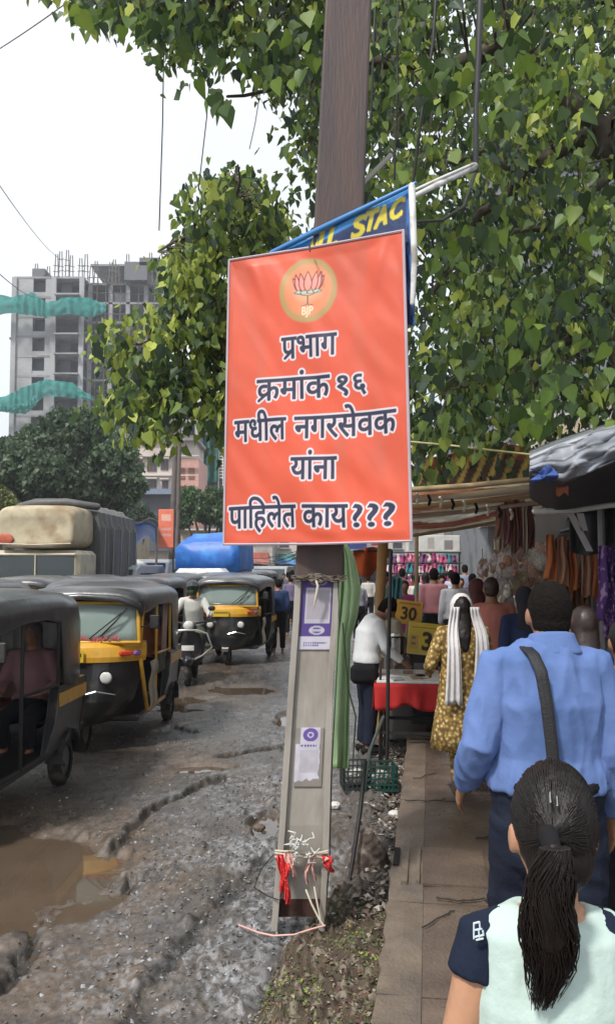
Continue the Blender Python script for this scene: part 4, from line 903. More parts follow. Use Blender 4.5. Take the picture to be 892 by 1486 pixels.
    for sx in (-1, 1):
        m = MB(); m.tube([(sx * .6, -1.0, .95), (sx * .62, -.75, .40), (sx * .6, .35, .37)], .022, 8); m.tube([(sx * .6, -1.02, 1.1), (sx * .615, -.98, 1.5)], .016, 6)
        m.tube([(sx * .62, -.30, .38), (sx * .63, -.32, 1.5)], .016, 8); m.tube([(sx * .63, .52, .9), (sx * .635, .50, 1.5)], .016, 8); m.tube([(sx * .62, -.31, .95), (sx * .635, .5, .93)], .014, 6)
        m.build('side_rail', Myel if kind == 1 and sx > 0 else M_iron, r, smooth=True)
    m = MB(); m.box((0, .95, .62), (1.1, .5, .14), bev=.05); m.build('seat', Mseat, r); m = MB(); m.box((0, 1.16, .92), (1.1, .12, .46), bev=.04); m.build('seat_back', Mseat, r)
    m = MB(); m.box((0, -.35, .66), (.5, .32, .12), bev=.04); m.build('driver_seat', Mseat, r)
    m = MB(); m.tube([(-.28, -.78, 1.02), (0, -.85, 1.04), (.28, -.78, 1.02)], .016, 8); m.tube([(0, -.85, 1.04), (0, -1.0, .5)], .02, 8); m.build('handlebar', M_iron, r)
    for sx in (-1, 1):
        m = MB(); m.tube([(sx * .6, -1.05, 1.3), (sx * .72, -1.1, 1.33)], .008, 5); m.box((sx * .76, -1.1, 1.36), (.1, .02, .14), bev=.01); m.build('mirror', M_black, r)
    for sx in (-1, 1):
        m = MB(); m.ring_loft([[Vector((x * sx, .86 + cos(a) * rr, .24 + sin(a) * rr)) for a in [pi * k / 10 for k in range(11)]] for x, rr in ((.5, .24), (.64, .25), (.65, .26), (.5, .26))], closed=False)
        m.build('wheel_arch', M_black, r)
    wheel(r, 'rear_wheel', (-.55, .86, .215), .215, .11); wheel(r, 'rear_wheel', (.55, .86, .215), .215, .11); wheel(r, 'front_wheel', (0, -1.02, .215), .215, .1)
    m = MB(); m.ring_loft([[Vector((x, -1.02 + cos(a) * rr, .24 + sin(a) * rr)) for a in [pi * (.05 + .9 * k / 12) for k in range(13)]] for x, rr in ((-.08, .24), (-.06, .265), (.06, .265), (.08, .24))], closed=False); m.build('mudguard', M_black, r, thick=.006)
    if kind in (1, 3):
        m = MB(); m.sheet(lambda u, v: Vector((.632 + .015 * sin(v * 9), -.66 + .36 * u + .02 * sin(v * 5), .90 - .50 * v + .0 * u)), 8, 10); m.build('door_cloth', Mcurt, r, thick=.008)
    if kind == 1:
        m = MB(); m.sheet(lambda u, v: Vector((.60 + .02 * sin(u * 14), .22 + .22 * u * (1 - .55 * v), 1.48 - .62 * v)), 10, 8); m.build('side_curtain', mat('faded pink curtain', (.36, .26, .23), .8, var=.3), r, thick=.005)
        m = MB(); m.box((.605, -.02, .78), (.02, .34, .14)); m.build('side_pad', Mseat, r)
        m = MB(); m.sheet(lambda u, v: Vector((.61 + .02 * sin(u * 14), -.28 + .5 * u, .92 - .2 * v)), 10, 8); m.build('side_screen', mat('green screen', (.09, .11, .08), .7), r, thick=.005)
    return r
protos = {k: rickshaw(k) for k in (0, 1, 2, 3)}
def place_r(kind, px, Y, rz, label, first={}, zz=0.0):
    r = protos[kind] if kind not in first else copy_tree(protos[kind]); first[kind] = 1
    p = P(px, 820, Y); r.location = (p.x, Y, zz); r.rotation_euler = (0, 0, rz); tag(r, label, 'auto rickshaw', 'auto rickshaws queuing along the road'); return r
R1 = place_r(0, 446 - 446, 7.0, 0, 'nearest black auto rickshaw cut by the left edge of the photo'); R1.location = (-2.78, 6.95, 0); R1.rotation_euler = (0, 0, -.04)
R2 = place_r(1, 0, 10, 0, 'auto rickshaw with a yellow fascia, red windscreen sticker and cream door cloth'); R2.location = (-2.33, 10.15, 0); R2.rotation_euler = (0, 0, -.02)
R3 = place_r(3, 0, 18, 0, 'farther black and yellow auto rickshaw right of the scooter rider'); R3.location = (-1.46, 18.0, 0); R3.rotation_euler = (0, 0, -.10)
r = place_r(1, 0, 12.2, -.03, 'auto rickshaw with a yellow front edge peeking over the nearest one at left'); r.location = (-4.95, 12.4, 0)
for ch in list(r.children):
    if ch.name.startswith(('hood_roll',)): ch.data = ch.data.copy(); ch.data.materials.clear(); ch.data.materials.append(Myel)
r = place_r(0, 128, 18.0, -.02, 'black hooded auto rickshaw between the truck and the grey roofed one'); r = place_r(3, 52, 16.4, -.02, 'black hooded auto rickshaw just in front of the truck')
r = place_r(2, 150, 14.0, -.02, 'grey roofed auto rickshaw just behind the one with the red sticker')
r = place_r(0, 213, 17.2, -.03, 'black hooded auto rickshaw left behind the scooter rider')
r = place_r(2, 250, 21.5, -.05, 'grey hooded auto rickshaw directly beyond the scooter rider')
r = place_r(0, 318, 23.5, -.06, 'black hooded auto rickshaw right behind the farther black and yellow one')
r = place_r(2, 340, 28, -.08, 'grey hooded auto rickshaw in the third row of the queue')
r = place_r(0, 375, 34, -.10, 'farthest dark auto rickshaw in the queue near the post')
# seated people in the rickshaws
SIT = dict(pel=(0, 0, .86), hip=(0, .02, .94), waist=(0, 0, 1.05), kneeL=(-.12, .44, .86), ankL=(-.12, .36, .60), kneeR=(.12, .44, .86), ankR=(.12, .36, .60), hipL=(-.09, .04, .88), hipR=(.09, .04, .88), elL=(-.26, .05, 1.13), wrL=(-.2, .27, 1.08), elR=(.26, .05, 1.13), wrR=(.2, .27, 1.08))
def sitter(root, x, y, z, label, sh, pa, **k): 
    M_ = root.matrix_basis if root.matrix_basis else None
    c = Matrix.Rotation(root.rotation_euler[2], 3, 'Z') @ Vector((x, y, 0)); p = Vector(root.location) + c; p.z = z
    return person(p, root.rotation_euler[2] + pi, k.pop('H', 1.6), label, sh, pa, pose=SIT, vox=.016, **k)
sitter(R1, .30, .82, -.16, 'passenger in faded pink seated in the nearest black auto rickshaw', cloth('faded pink kurta', (.24, .13, .14)), Mblk, hair='scarf', hmat=cloth('grey scarf', (.16, .13, .14)))
sitter(R2, .1, -.3, -.12, 'driver in khaki seated in the auto rickshaw with the red sticker', cloth('khaki shirt', (.28, .22, .14)), Mblk)
sitter(R3, .1, -.3, -.12, 'driver in khaki seated in the farther black and yellow auto rickshaw', cloth('khaki shirt', (.28, .22, .14)), Mblk)
sitter(R2, .25, .85, -.14, 'passenger in rust brown seated in the auto rickshaw with the red sticker', cloth('rust brown shirt', (.3, .10, .05)), Mblk)

# ------------------------------------------------------------ scooter and rider
sc_ = empty('scooter', (P(279, 820, 14.6).x, 14.6, 0), .04, 'dark scooter with a pale tube crash guard ridden towards the camera', 'scooter')
Msc = mat('dark scooter paint', (.025, .025, .03), .3, coat=.4)
wheel(sc_, 'front_wheel', (0, -.6, .22), .22, .09); wheel(sc_, 'rear_wheel', (0, .6, .22), .22, .1)
def bowl(z, w, d, y): return [Vector((w * cos(a), y - d * sin(a), z)) for a in [2 * pi * k / 18 for k in range(18)]]
m = MB(); m.ring_loft([bowl(.30, .14, .05, -.38), bowl(.45, .24, .08, -.38), bowl(.7, .23, .09, -.40), bowl(.9, .14, .08, -.46), bowl(1.0, .12, .09, -.48)]); m.build('front_shield', Msc, sc_, smooth=True)
m = MB(); m.ell((0, -.6, .42), (.09, .26, .1), 12, 8); m.build('mudguard', Msc, sc_, smooth=True)
m = MB(); m.ell((0, -.56, .97), (.09, .05, .08), 12, 8); m.build('headlight', Mlens, sc_, smooth=True)
m = MB(); m.tube([(-.36, -.34, 1.03), (-.1, -.44, 1.0), (.1, -.44, 1.0), (.36, -.34, 1.03)], .017, 8); m.build('handlebar', M_iron, sc_)
m = MB(); m.ring_loft([bowl(.35, .18, .35, .35), bowl(.6, .2, .42, .4), bowl(.74, .16, .42, .42)]); m.build('rear_body', Msc, sc_, smooth=True)
m = MB(); m.ell((0, .3, .78), (.16, .42, .07), 14, 8); m.build('seat', Mint, sc_, smooth=True); m = MB(); m.box((0, -.12, .33), (.34, .42, .05), bev=.02); m.build('footboard', Msc, sc_)
m = MB(); Mtu = mat('pale steel tube', (.55, .55, .5), .3, metal=.6)
for sx in (-1, 1): m.tube([(sx * .10, -.52, .88), (sx * .3, -.56, .84), (sx * .38, -.5, .62), (sx * .22, -.46, .48), (sx * .1, -.46, .42)], .016, 7)
m.tube([(-.3, -.56, .84), (-.14, -.60, .9), (.14, -.60, .9), (.3, -.56, .84)], .016, 7); m.build('crash_guard', Mtu, sc_, smooth=True)
for sx in (-1, 1):
    m = MB(); m.tube([(sx * .28, -.36, 1.03), (sx * .34, -.38, 1.2)], .007, 5); m.ell((sx * .36, -.38, 1.24), (.06, .015, .045), 12, 8); m.build('mirror', Msc, sc_)
m = MB(); m.box((0, -.66, .62), (.2, .012, .08)); m.build('number_plate', M_white, sc_)
RID = dict(SIT); RID.update(pel=(0, 0, .80), hip=(0, 0, .88), waist=(0, .02, 1.0), chest=(0, .08, 1.2), top=(0, .12, 1.34), neck=(0, .15, 1.4), head=(0, .19, 1.53), shL=(-.18, .12, 1.32), shR=(.18, .12, 1.32), elL=(-.3, .26, 1.1), elR=(.3, .26, 1.1), wrL=(-.3, .5, 1.08), wrR=(.3, .5, 1.08), kneeL=(-.17, .42, .76), kneeR=(.17, .42, .76), ankL=(-.14, .34, .38), ankR=(.14, .34, .38), hipL=(-.1, .04, .8), hipR=(.1, .04, .8))
rd, J, s_ = person(sc_.location + Vector((0, .22, .02)), pi + .04, 1.70, 'scooter rider in a white shirt and dark helmet with a green face cloth', cloth('off white shirt', (.6, .6, .56)), cloth('grey olive trousers', (.06, .065, .05)), pose=RID, hair='helmet', hmat=mat('dark helmet', (.03, .035, .03), .3), vox=.014, shoes=Mblk)
m = MB(); m.ell(J['head'] + Vector((0, .03, -.03)), (.085, .09, .085), 12, 8); link('face_cloth', fuse(m, .012, 3), cloth('green face cloth', (.05, .09, .05)), rd)
person((P(404, 820, 19.5).x, 19.5, 0), .1, 1.62, 'man in dark blue standing at the side of the farther auto rickshaw', cloth('dark blue shirt', (.03, .05, .12)), Mblk, vox=.02, hands=False)

# ------------------------------------------------------------ trucks and vans
Mcream = mat('stained cream canvas', (.44, .38, .26), .75, c2=(.28, .2, .12), c2s=1.6, c2f=(.48, .62), bump=.3, bs=8); Mtarp = mat('black tarpaulin', (.085, .083, .082), .55, c2=(.11, .11, .11), c2s=2, c2f=(.5, .72), bump=.5, bs=9, stretch=(1, 2.5, .4))
tk = empty('truck', (P(68, 820, 21).x, 21, 0), -.03, 'tarpaulin covered truck with a stained cream hood over its cab', 'truck')
m = MB(); m.box((0, 0, 1.35), (2.05, 1.5, 1.9), bev=.1); cab = m.build('cab', mat('cream cab paint', (.48, .43, .32), .5, c2=(.3, .26, .2), c2s=3), tk)
m = MB(); m.sheet(lambda u, v: Vector(((u - .5) * 1.8, -.765 - .02 * cos((u - .5) * 3), 1.45 + .72 * v)), 10, 4); m.build('windscreen', M_glassd, cab)
m = MB(); m.tube([(0, -.8, 1.45), (0, -.8, 2.17)], .02, 6); m.tube([(-.92, -.78, 1.44), (.92, -.78, 1.44)], .025, 6); m.tube([(-.92, -.78, 2.2), (.92, -.78, 2.2)], .03, 6); m.build('windscreen_trim', mat('cream trim', (.5, .45, .33), .5), cab)
m = MB()
for i in range(6): m.box((0, -.77, .75 + .09 * i), (1.2, .03, .04))
m.build('grille', M_iron, cab)
for sx in (-.8, .8):
    m = MB(); m.disc((sx, -.78, .85), (0, 1, 0), .12, .06, 16); m.build('headlight', Mlens, cab)
m = MB(); m.box((0, -.8, .5), (2.1, .15, .22), bev=.03); m.build('bumper', M_iron, tk)
m = MB(); rings = []
for (y_, w, z0, z1) in ((-.82, .78, 2.5, 3.05), (-.88, .90, 2.36, 3.26), (-.7, .93, 2.34, 3.36), (0, .93, 2.34, 3.40), (.7, .93, 2.34, 3.40)):
    K = 28; rings.append([Vector((w * math.copysign(abs(cos(a)) ** .45, cos(a)) * (1 + .01 * noise.noise((a, y_, 1))), y_, (z0 + z1) / 2 + (z1 - z0) / 2 * math.copysign(abs(sin(a)) ** .35, sin(a)))) for a in [2 * pi * k / K for k in range(K)]])
m.ring_loft(rings); ch_ = m.build('cab_hood', Mcream, tk, smooth=True)
m = MB(); m.ell((-.70, -.855, 2.56), (.2, .03, .13), 12, 8); m.build('red_corner', mat('red stain', (.42, .09, .05), .7, var=.4), ch_, smooth=True)
m = MB(); m.tube([(-.85, -.9, 2.45), (0, -.93, 2.42), (.85, -.9, 2.45)], .02, 6); m.build('hood_rope', Mtw, ch_)
m = MB(); rings = []
for i in range(25):
    y_ = .8 + 3.9 * i / 24; w = 1.08 + .03 * sin(i * 1.9); t_ = 3.5 + .05 * sin(i * 1.3) - (.15 if i in (0, 24) else 0)
    rings.append([Vector((-w, y_, .95)), Vector((-w - .02, y_, 2.0)), Vector((-w, y_, 2.9)), Vector((-w * .93, y_, 3.3)), Vector((-w * .6, y_, t_ - .03)), Vector((0, y_, t_ + .06)), Vector((w * .6, y_, t_ - .03)), Vector((w * .93, y_, 3.3)), Vector((w, y_, 2.9)), Vector((w + .02, y_, 2.0)), Vector((w, y_, .95))])
m.ring_loft(rings); m.build('cargo_cover', Mtarp, tk, smooth=False)
for i in range(5):
    m = MB(); y_ = 1.0 + i * .86; m.tube([(-1.12, y_, 1.0), (-1.14, y_ + .1, 2.9), (-.7, y_ + .15, 3.50), (0, y_ + .15, 3.60), (.7, y_ + .15, 3.50), (1.14, y_ + .1, 2.9), (1.12, y_, 1.0)], .018, 6); m.build('rope', mat('grey rope', (.25, .24, .22), .8), tk, smooth=True)
m = MB(); m.tube([(-1.0, .78, 3.42), (-.5, .6, 3.5), (.3, .55, 3.52), (1.0, .78, 3.42)], [.09, .12, .1, .09], 8); m.build('folded_sheet', Mtarp, tk, smooth=True)
m = MB(); m.box((0, 2.75, .85), (2.2, 4.1, .3), bev=.02); m.build('chassis', mat('grey chassis', (.17, .165, .15), .7), tk)
for sx in (-.95, .95):
    wheel(tk, 'wheel', (sx, -.2, .48), .48, .26); wheel(tk, 'wheel', (sx, 3.7, .48), .48, .3)
Mbt = mat('blue tarpaulin', (.025, .13, .46), .45, c2=(.04, .22, .62), c2s=1.5, bump=.6, bs=6)
t2 = empty('cargo_tempo', (P(300, 820, 27).x, 27, 0), -.08, 'small goods tempo heaped under a bright blue tarpaulin', 'tempo')
m = MB(); m.box((0, -.6, 1.1), (1.5, 1.1, 1.5), bev=.12); cb = m.build('cab', M_white, t2); m = MB(); m.box((0, -1.16, 1.4), (1.25, .02, .5)); m.build('windscreen', M_glassd, cb)
m = MB(); rings = []
for i in range(17):
    y_ = .05 + 3.2 * i / 16; b_ = sin(pi * min(1, max(0, (i + 1.5) / 19))) ** .4; rings.append([Vector(((1.02 + .05 * noise.noise((k, i * .6, 1))) * math.copysign(abs(cos(a)) ** .38, cos(a)), y_, 2.2 + ((.93 + .22 * cos(a + .6)) * b_ if sin(a) > 0 else .6) * math.copysign(abs(sin(a)) ** .42, sin(a)) + .12 * noise.noise((i * .8, k * .7, 3)))) for k, a in enumerate([2 * pi * k / 26 for k in range(26)])])
m.ring_loft(rings); m.build('tarpaulin', Mbt, t2, smooth=True)
m = MB(); m.box((0, 1.6, 1.15), (1.9, 3.3, .9), bev=.03); m.build('bed', mat('dark blue bed', (.03, .06, .14), .6), t2)
for sx in (-.75, .75): wheel(t2, 'wheel', (sx, -.6, .3), .3, .16); wheel(t2, 'wheel', (sx, 2.6, .3), .3, .18)
def van(px, Y, label, c, w=1.6, h=1.95, L=3.8, grp='vans and cars in the traffic'):
    v = empty('van', (P(px, 820, Y).x, Y, 0), -.1, label, 'van', grp); mt = mat('van ' + label[:10], c, .35, coat=.4, c2=tuple(x * .7 for x in c), c2s=2)
    prof = [(-L / 2, .35), (-L / 2 - .03, .9), (-L / 2 + .25, 1.05), (-L / 2 + .75, h - .1), (-L / 2 + 1.1, h), (L / 2 - .2, h), (L / 2, h - .3), (L / 2, .35)]
    m = MB(); m.ring_loft([[Vector((x, y_ * 1, z)) for y_, z in prof] for x in (-w / 2, -w / 2 + .05, w / 2 - .05, w / 2)]); bd = m.build('body', mt, v, bevel=.04)
    m = MB(); a, b2 = Vector((0, -L / 2 + .27, 1.10)), Vector((0, -L / 2 + .70, h - .14)); nn = Vector((0, -.02, .012)); m.sheet(lambda u, q: a.lerp(b2, q) + nn + Vector(((u - .5) * (w - .2), 0, 0)), 2, 2); m.build('windscreen', M_glassd, bd)
    for sx in (-1, 1):
        m = MB(); m.box((sx * (w / 2 + .002), .3, h - .45), (.012, L * .6, .42)); m.build('side_window', M_glassd, bd)
        m = MB(); m.box((sx * w * .38, -L / 2 - .03, .75), (.22, .05, .14), bev=.02); m.build('headlight', Mlens, bd)
        wheel(v, 'wheel', (sx * (w / 2 - .08), -L * .32, .3), .3, .16); wheel(v, 'wheel', (sx * (w / 2 - .08), L * .32, .3), .3, .16)
    return v
van(223, 31, 'white van with a flat roof between the truck and the blue tarpaulin', (.62, .62, .6), 1.9, 2.15, 4.4)
van(176, 26, 'silver van low behind the grey roofed rickshaw beside the truck', (.35, .36, .38), 1.7, 1.95)
van(290, 42, 'pale van beyond the goods tempo with the blue tarpaulin', (.5, .5, .48), 1.8, 2.1)
van(396, 40, 'small grey van far down the road beside the post', (.25, .26, .27), 1.6, 1.9)

# ------------------------------------------------------------ leaves and trees
def leaf_mat(name, tr=.45): return mat(name, (.08, .14, .03), .45, attr=True, var=.12, vs=3, trans=tr, spec=.4)
Mleaf = leaf_mat('peepal leaf')
HEART = np.array([(0, 0, 0), (.22, .10, .05), (.42, -.05, .10), (.45, -.30, .10), (.26, -.68, .05), (0, -1.15, -.05), (-.26, -.68, .05), (-.45, -.30, .10), (-.42, -.05, .10), (-.22, .10, .05)])
def leaves_mesh(name, C, T, Nn, S_, colr, far=False):
    C = np.asarray(C); T = np.asarray(T); T /= np.linalg.norm(T, axis=1, keepdims=True); B_ = np.cross(T, Nn); B_ /= np.linalg.norm(B_, axis=1, keepdims=True) + 1e-9; N2 = np.cross(B_, T)
    tm = HEART if not far else np.array([(0, 0, 0), (.45, -.4, .1), (0, -1.1, 0), (-.45, -.4, .1)])
    jit = RNG.normal(0, .07, (len(C), len(tm), 3)) * (0 if len(C) == 1 else 1); curl = RNG.uniform(-.6, 2.2, (len(C), 1, 1)); k = len(tm); S_ = np.asarray(S_)[:, None, None]
    V_ = C[:, None] + S_ * (tm[None, :, 0, None] * B_[:, None] - tm[None, :, 1, None] * T[:, None] + tm[None, :, 2, None] * N2[:, None] * curl + N2[:, None] * (tm[None, :, 1, None] ** 2) * (curl - .8) * .22 + jit); n = len(C); b = (np.arange(n) * k)[:, None]
    if far: L = b + np.array([0, 1, 2, 3]); fs = np.arange(n) * 4; fc = np.full(n, 4)
    else: L = b + np.array([0, 1, 2, 3, 4, 5, 0, 5, 6, 7, 8, 9]); fs = np.arange(n * 2) * 6; fc = np.full(n * 2, 6)
    return np_mesh(name, V_.reshape(-1, 3), L.ravel(), fs, fc, np.repeat(np.asarray(colr), k, 0), smooth=True)
def inpoly(x, y, pl):
    c = False; j = len(pl) - 1
    for i in range(len(pl)):
        if (pl[i][1] > y) != (pl[j][1] > y) and x < (pl[j][0] - pl[i][0]) * (y - pl[i][1]) / (pl[j][1] - pl[i][1]) + pl[i][0]: c = not c
        j = i
    return c
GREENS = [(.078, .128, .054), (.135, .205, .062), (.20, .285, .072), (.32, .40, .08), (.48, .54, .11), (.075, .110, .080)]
def crown(poly, n_tw, Ya, Yb, per, size, seed, twr, wts=(4, 5, 4, 2, 1, 3), avoid=None, thr=-.12, shift=True):
    rn = random.Random(seed); C, T, N_, S_, K = [], [], [], [], []; anchors = []
    xs = [p[0] for p in poly]; ys_ = [p[1] for p in poly]; cnt = 0
    while cnt < n_tw:
        x = rn.uniform(min(xs), max(xs)); y_ = rn.uniform(min(ys_), max(ys_))
        if not inpoly(x, y_, poly): continue
        Y = rn.uniform(Ya, Yb)
        if noise.noise((x * .016, y_ * .019, Y * .6 + seed)) < thr: continue
        cnt += 1; p = P(x, y_, Y); tone = noise.noise((x * .014, y_ * .014, Y + seed * 3)); anchors.append(p)
        for q in range(rn.randint(per - 3, per + 3)):
            o = Vector((rn.gauss(0, 1), rn.gauss(0, 1), rn.gauss(0, .8))) * twr; c = p + o
            t = Vector((rn.gauss(0, .45), rn.gauss(0, .45), -1)); nn = Vector((rn.gauss(0, 1), rn.gauss(0, 1), rn.gauss(.5, .6)))
            C.append(c); T.append(t); N_.append(nn); S_.append(size * rn.uniform(.38, 1.12))
            i = rn.choices(range(6), wts)[0]
            if shift and tone > .05 and rn.random() < .75: i = min(4, i + 1 if i < 5 else 2)  # brighter leaf colours by clump imitate sunlit foliage
            if tone < -.1 and rn.random() < .6: i = rn.choice((0, 5, 1))  # darker leaf colours by clump imitate shaded hollows
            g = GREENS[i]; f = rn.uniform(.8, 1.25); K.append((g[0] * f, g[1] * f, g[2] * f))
    return [np.array([tuple(v) for v in a]) if i < 3 else np.array(a) for i, a in enumerate((C, T, N_, S_, K))], anchors
def limbs(parent, paths, name='limb'):
    for pts, r0_, r1_ in paths:
        q = [Vector(p) for p in pts]; out = []; 
        for i in range(len(q) - 1):
            for k in range(4): t = k / 4; v = q[i].lerp(q[i + 1], t); out.append(v + Vector((noise.noise(v * 3), noise.noise(v * 3 + Vector((5, 0, 0))), noise.noise(v * 3 + Vector((0, 7, 0))))) * r0_ * 1.2)
        out.append(q[-1]); n = len(out); m = MB(); m.tube(out, [r0_ + (r1_ - r0_) * (i / (n - 1)) for i in range(n)], 9); m.build(name, M_bark, parent, smooth=True)
def twigs(parent, anchors, spine, seed):
    rn = random.Random(seed); m = MB()
    for p in anchors:
        s = min(spine, key=lambda q: (q - p).length); e = p + Vector((0, 0, .04)); mid = s.lerp(e, .55) + Vector((rn.gauss(0, .08), rn.gauss(0, .08), .12))
        m.tube([s, mid, e], [.012, .008, .004], 4, cap=False)
    m.build('twigs', M_bark, parent, kind='stuff')
# the great tree over the pavement
TA = empty('peepal_tree', Vector((P(930, 820, 7.8).x, 7.8, .2)), 0, 'great peepal tree arching over the pavement and the top of the rusty post', 'tree'); ta0 = TA.location.copy()
Q = lambda *a: P(*a) - ta0
polyA = [(60, -260), (105, 8), (150, 22), (178, 28), (215, 70), (255, 105), (285, 110), (310, 70), (345, 85), (372, 128), (405, 165), (425, 200), (440, 280), (460, 330), (600, 330), (600, 640), (650, 650), (700, 632), (770, 650), (800, 630), (900, 600), (1100, 560), (1100, -260)]
(dA, ancA) = crown(polyA, 1350, 6.0, 9.6, 11, .100, 3, .14, thr=.06)
(dB, ancB) = crown([(440, -100), (450, 280), (600, 330), (600, 650), (800, 660), (1100, 600), (1100, -100)], 1500, 9.6, 14.0, 11, .13, 4, .27, wts=(6, 4, 1.6, .4, .1, 5), shift=False, thr=-.4)  # back layer leans to dark greens, standing in for shade behind the front clumps
(dC, ancC) = crown([(105, -5), (175, 10), (215, 55), (262, 95), (320, 60), (380, 110), (420, 165), (470, 180), (470, -60), (105, -60)], 200, 6.2, 8.4, 11, .10, 9, .115, wts=(5, 5, 3, 2, .6, 4))
(dD, _a) = crown([(560, 540), (640, 520), (700, 600), (640, 690), (600, 690)], 40, 7.6, 8.4, 8, .12, 19, .12)
(dE, _a2) = crown([(-900, -900), (-100, -1500), (1600, -1500), (1600, -200), (100, -200)], 260, 4.5, 9.0, 9, .16, 29, .25)
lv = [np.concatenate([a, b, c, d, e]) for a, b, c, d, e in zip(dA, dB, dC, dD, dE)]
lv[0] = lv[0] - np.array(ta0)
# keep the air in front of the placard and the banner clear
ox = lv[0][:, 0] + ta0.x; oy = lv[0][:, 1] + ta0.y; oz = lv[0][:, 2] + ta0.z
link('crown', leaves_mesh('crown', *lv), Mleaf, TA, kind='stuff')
sp1 = [P(935, 300, 7.8), P(860, 180, 7.6), P(740, 60, 7.3), P(640, 100, 7.4), P(540, 92, 7.6), P(470, 85, 7.6), P(330, 20, 7.2), P(200, -20, 7.0)]
sp2 = [P(935, 300, 7.8), P(892, 170, 8.0), P(830, 205, 8.0), P(760, 262, 8.1), P(680, 330, 8.3), P(630, 420, 8.4)]
sp3 = [P(935, 420, 7.8), P(860, 470, 8), P(780, 520, 8.2), P(700, 560, 8.4)]
sp4 = [P(740, 60, 7.3), P(725, -60, 7.3)]; sp5 = [P(935, 300, 7.8), P(900, 0, 7.6), P(800, -300, 7), P(600, -600, 6.5)]
bring = lambda pl: [p - ta0 for p in pl]
limbs(TA, [([(0, 0, -.2), (0, .05, 1.5), P(935, 560, 7.8) - ta0, P(935, 300, 7.8) - ta0], .26, .17)], 'trunk')
limbs(TA, [(bring(sp1), .10, .03), (bring(sp2), .11, .025), (bring(sp3), .07, .02), (bring(sp4), .05, .03), (bring(sp5), .12, .04), (bring([P(470, 85, 7.6), P(420, 130, 7.4), P(330, 140, 7.1)]), .03, .012), (bring([P(640, 236, 8.0), P(700, 222, 7.8), P(760, 262, 8.1)]), .025, .03), (bring([P(892, 250, 9), P(800, 330, 9), P(650, 350, 9)]), .05, .02)])
dens = [a.lerp(b, k / 5) for sp in (sp1, sp2, sp3, sp5) for a, b in zip(sp[:-1], sp[1:]) for k in range(5)]
twigs(TA, [p - ta0 for p in (ancA[::3] + ancC[::2])], [p - ta0 for p in dens], 5)
# the nearest leaves, one by one
LM = []
for i, g in enumerate([(.055, .10, .024), (.10, .17, .03), (.17, .26, .04), (.035, .065, .02), (.21, .29, .05)]):
    me = leaves_mesh('leaf', np.zeros((1, 3)), np.array([[0, 0, -1.]]), np.array([[0, -1., 0]]), [1.0], np.array([g])); me.materials.append(Mleaf); LM.append(me)
rl = random.Random(12); n = 0
spots = [(760, 95, 60, 60), (700, 130, 50, 50), (800, 130, 50, 50), (640, 130, 40, 40), (560, 60, 60, 60), (740, 60, 60, 30), (860, 330, 50, 90), (640, 420, 30, 90), (800, 560, 60, 40), (740, 500, 60, 60), (860, 480, 50, 60), (220, 40, 60, 30), (360, 90, 60, 50), (440, 60, 40, 60), (690, 330, 60, 50), (140, 22, 30, 16), (318, 148, 12, 16), (780, 590, 25, 30)]
while n < 300:
    a = rl.choice(spots); px = a[0] + rl.gauss(0, .55) * a[2]; py = a[1] + rl.gauss(0, .55) * a[3]
    if 460 < px < 600 and py > 170: continue
    if px < 420 and py > 30 and not inpoly(px, py - 15, polyA) and a[0] != 318: continue
    o = bpy.data.objects.new('leaf', LM[rl.choices(range(5), (5, 5, 3, 4, 1.2 if py < 300 else .6))[0]]); COL.objects.link(o); o.parent = TA
    o.location = P(px, py, rl.uniform(5.2, 6.4)) - ta0; s = rl.uniform(.075, .135); o.scale = (s, s, s); o.rotation_euler = (rl.gauss(0, .45), rl.gauss(0, .35), rl.uniform(-1.1, 1.1)); n += 1
# the second tree, left of the placard
TB = empty('young_tree', P(452, 1005, 13.2).xy.to_3d(), 0, 'smaller leafy tree showing left of the placard above the traffic', 'tree'); tb0 = TB.location.copy()
polyB = [(345, 232), (378, 258), (402, 305), (440, 380), (440, 640), (330, 650), (300, 600), (262, 600), (238, 645), (205, 640), (150, 592), (140, 560), (158, 520), (142, 482), (192, 458), (255, 444), (246, 400), (232, 375), (275, 350), (280, 300), (300, 262)]
(dT, ancT) = crown(polyB, 640, 10.2, 12.6, 11, .145, 6, .155, wts=(3, 4, 5, 5, 3, 2)); dT[0] = dT[0] - np.array(tb0)
link('crown', leaves_mesh('crown', *dT), Mleaf, TB, kind='stuff')
s1 = [P(452, 620, 12.4), P(400, 520, 12), P(330, 485, 11.6), P(250, 488, 11.2), P(180, 500, 11)]; s2 = [P(452, 620, 12.4), P(410, 420, 11.8), P(350, 330, 11.4), P(345, 240, 11)]; s3 = [P(400, 520, 12), P(320, 560, 11.4), P(240, 600, 11.2)]; s4 = [P(350, 330, 11.4), P(280, 340, 11.2), P(230, 365, 11)]
limbs(TB, [([P(452, 1005, 13.2) - tb0, P(452, 820, 13) - tb0, P(452, 620, 12.4) - tb0], .13, .09)], 'trunk')
limbs(TB, [([p - tb0 for p in s_], .05, .015) for s_ in (s1, s2, s3, s4)])
twigs(TB, [p - tb0 for p in ancT[::2]], [a.lerp(b, k / 4) - tb0 for sp in (s1, s2, s3, s4) for a, b in zip(sp[:-1], sp[1:]) for k in range(5)], 8)
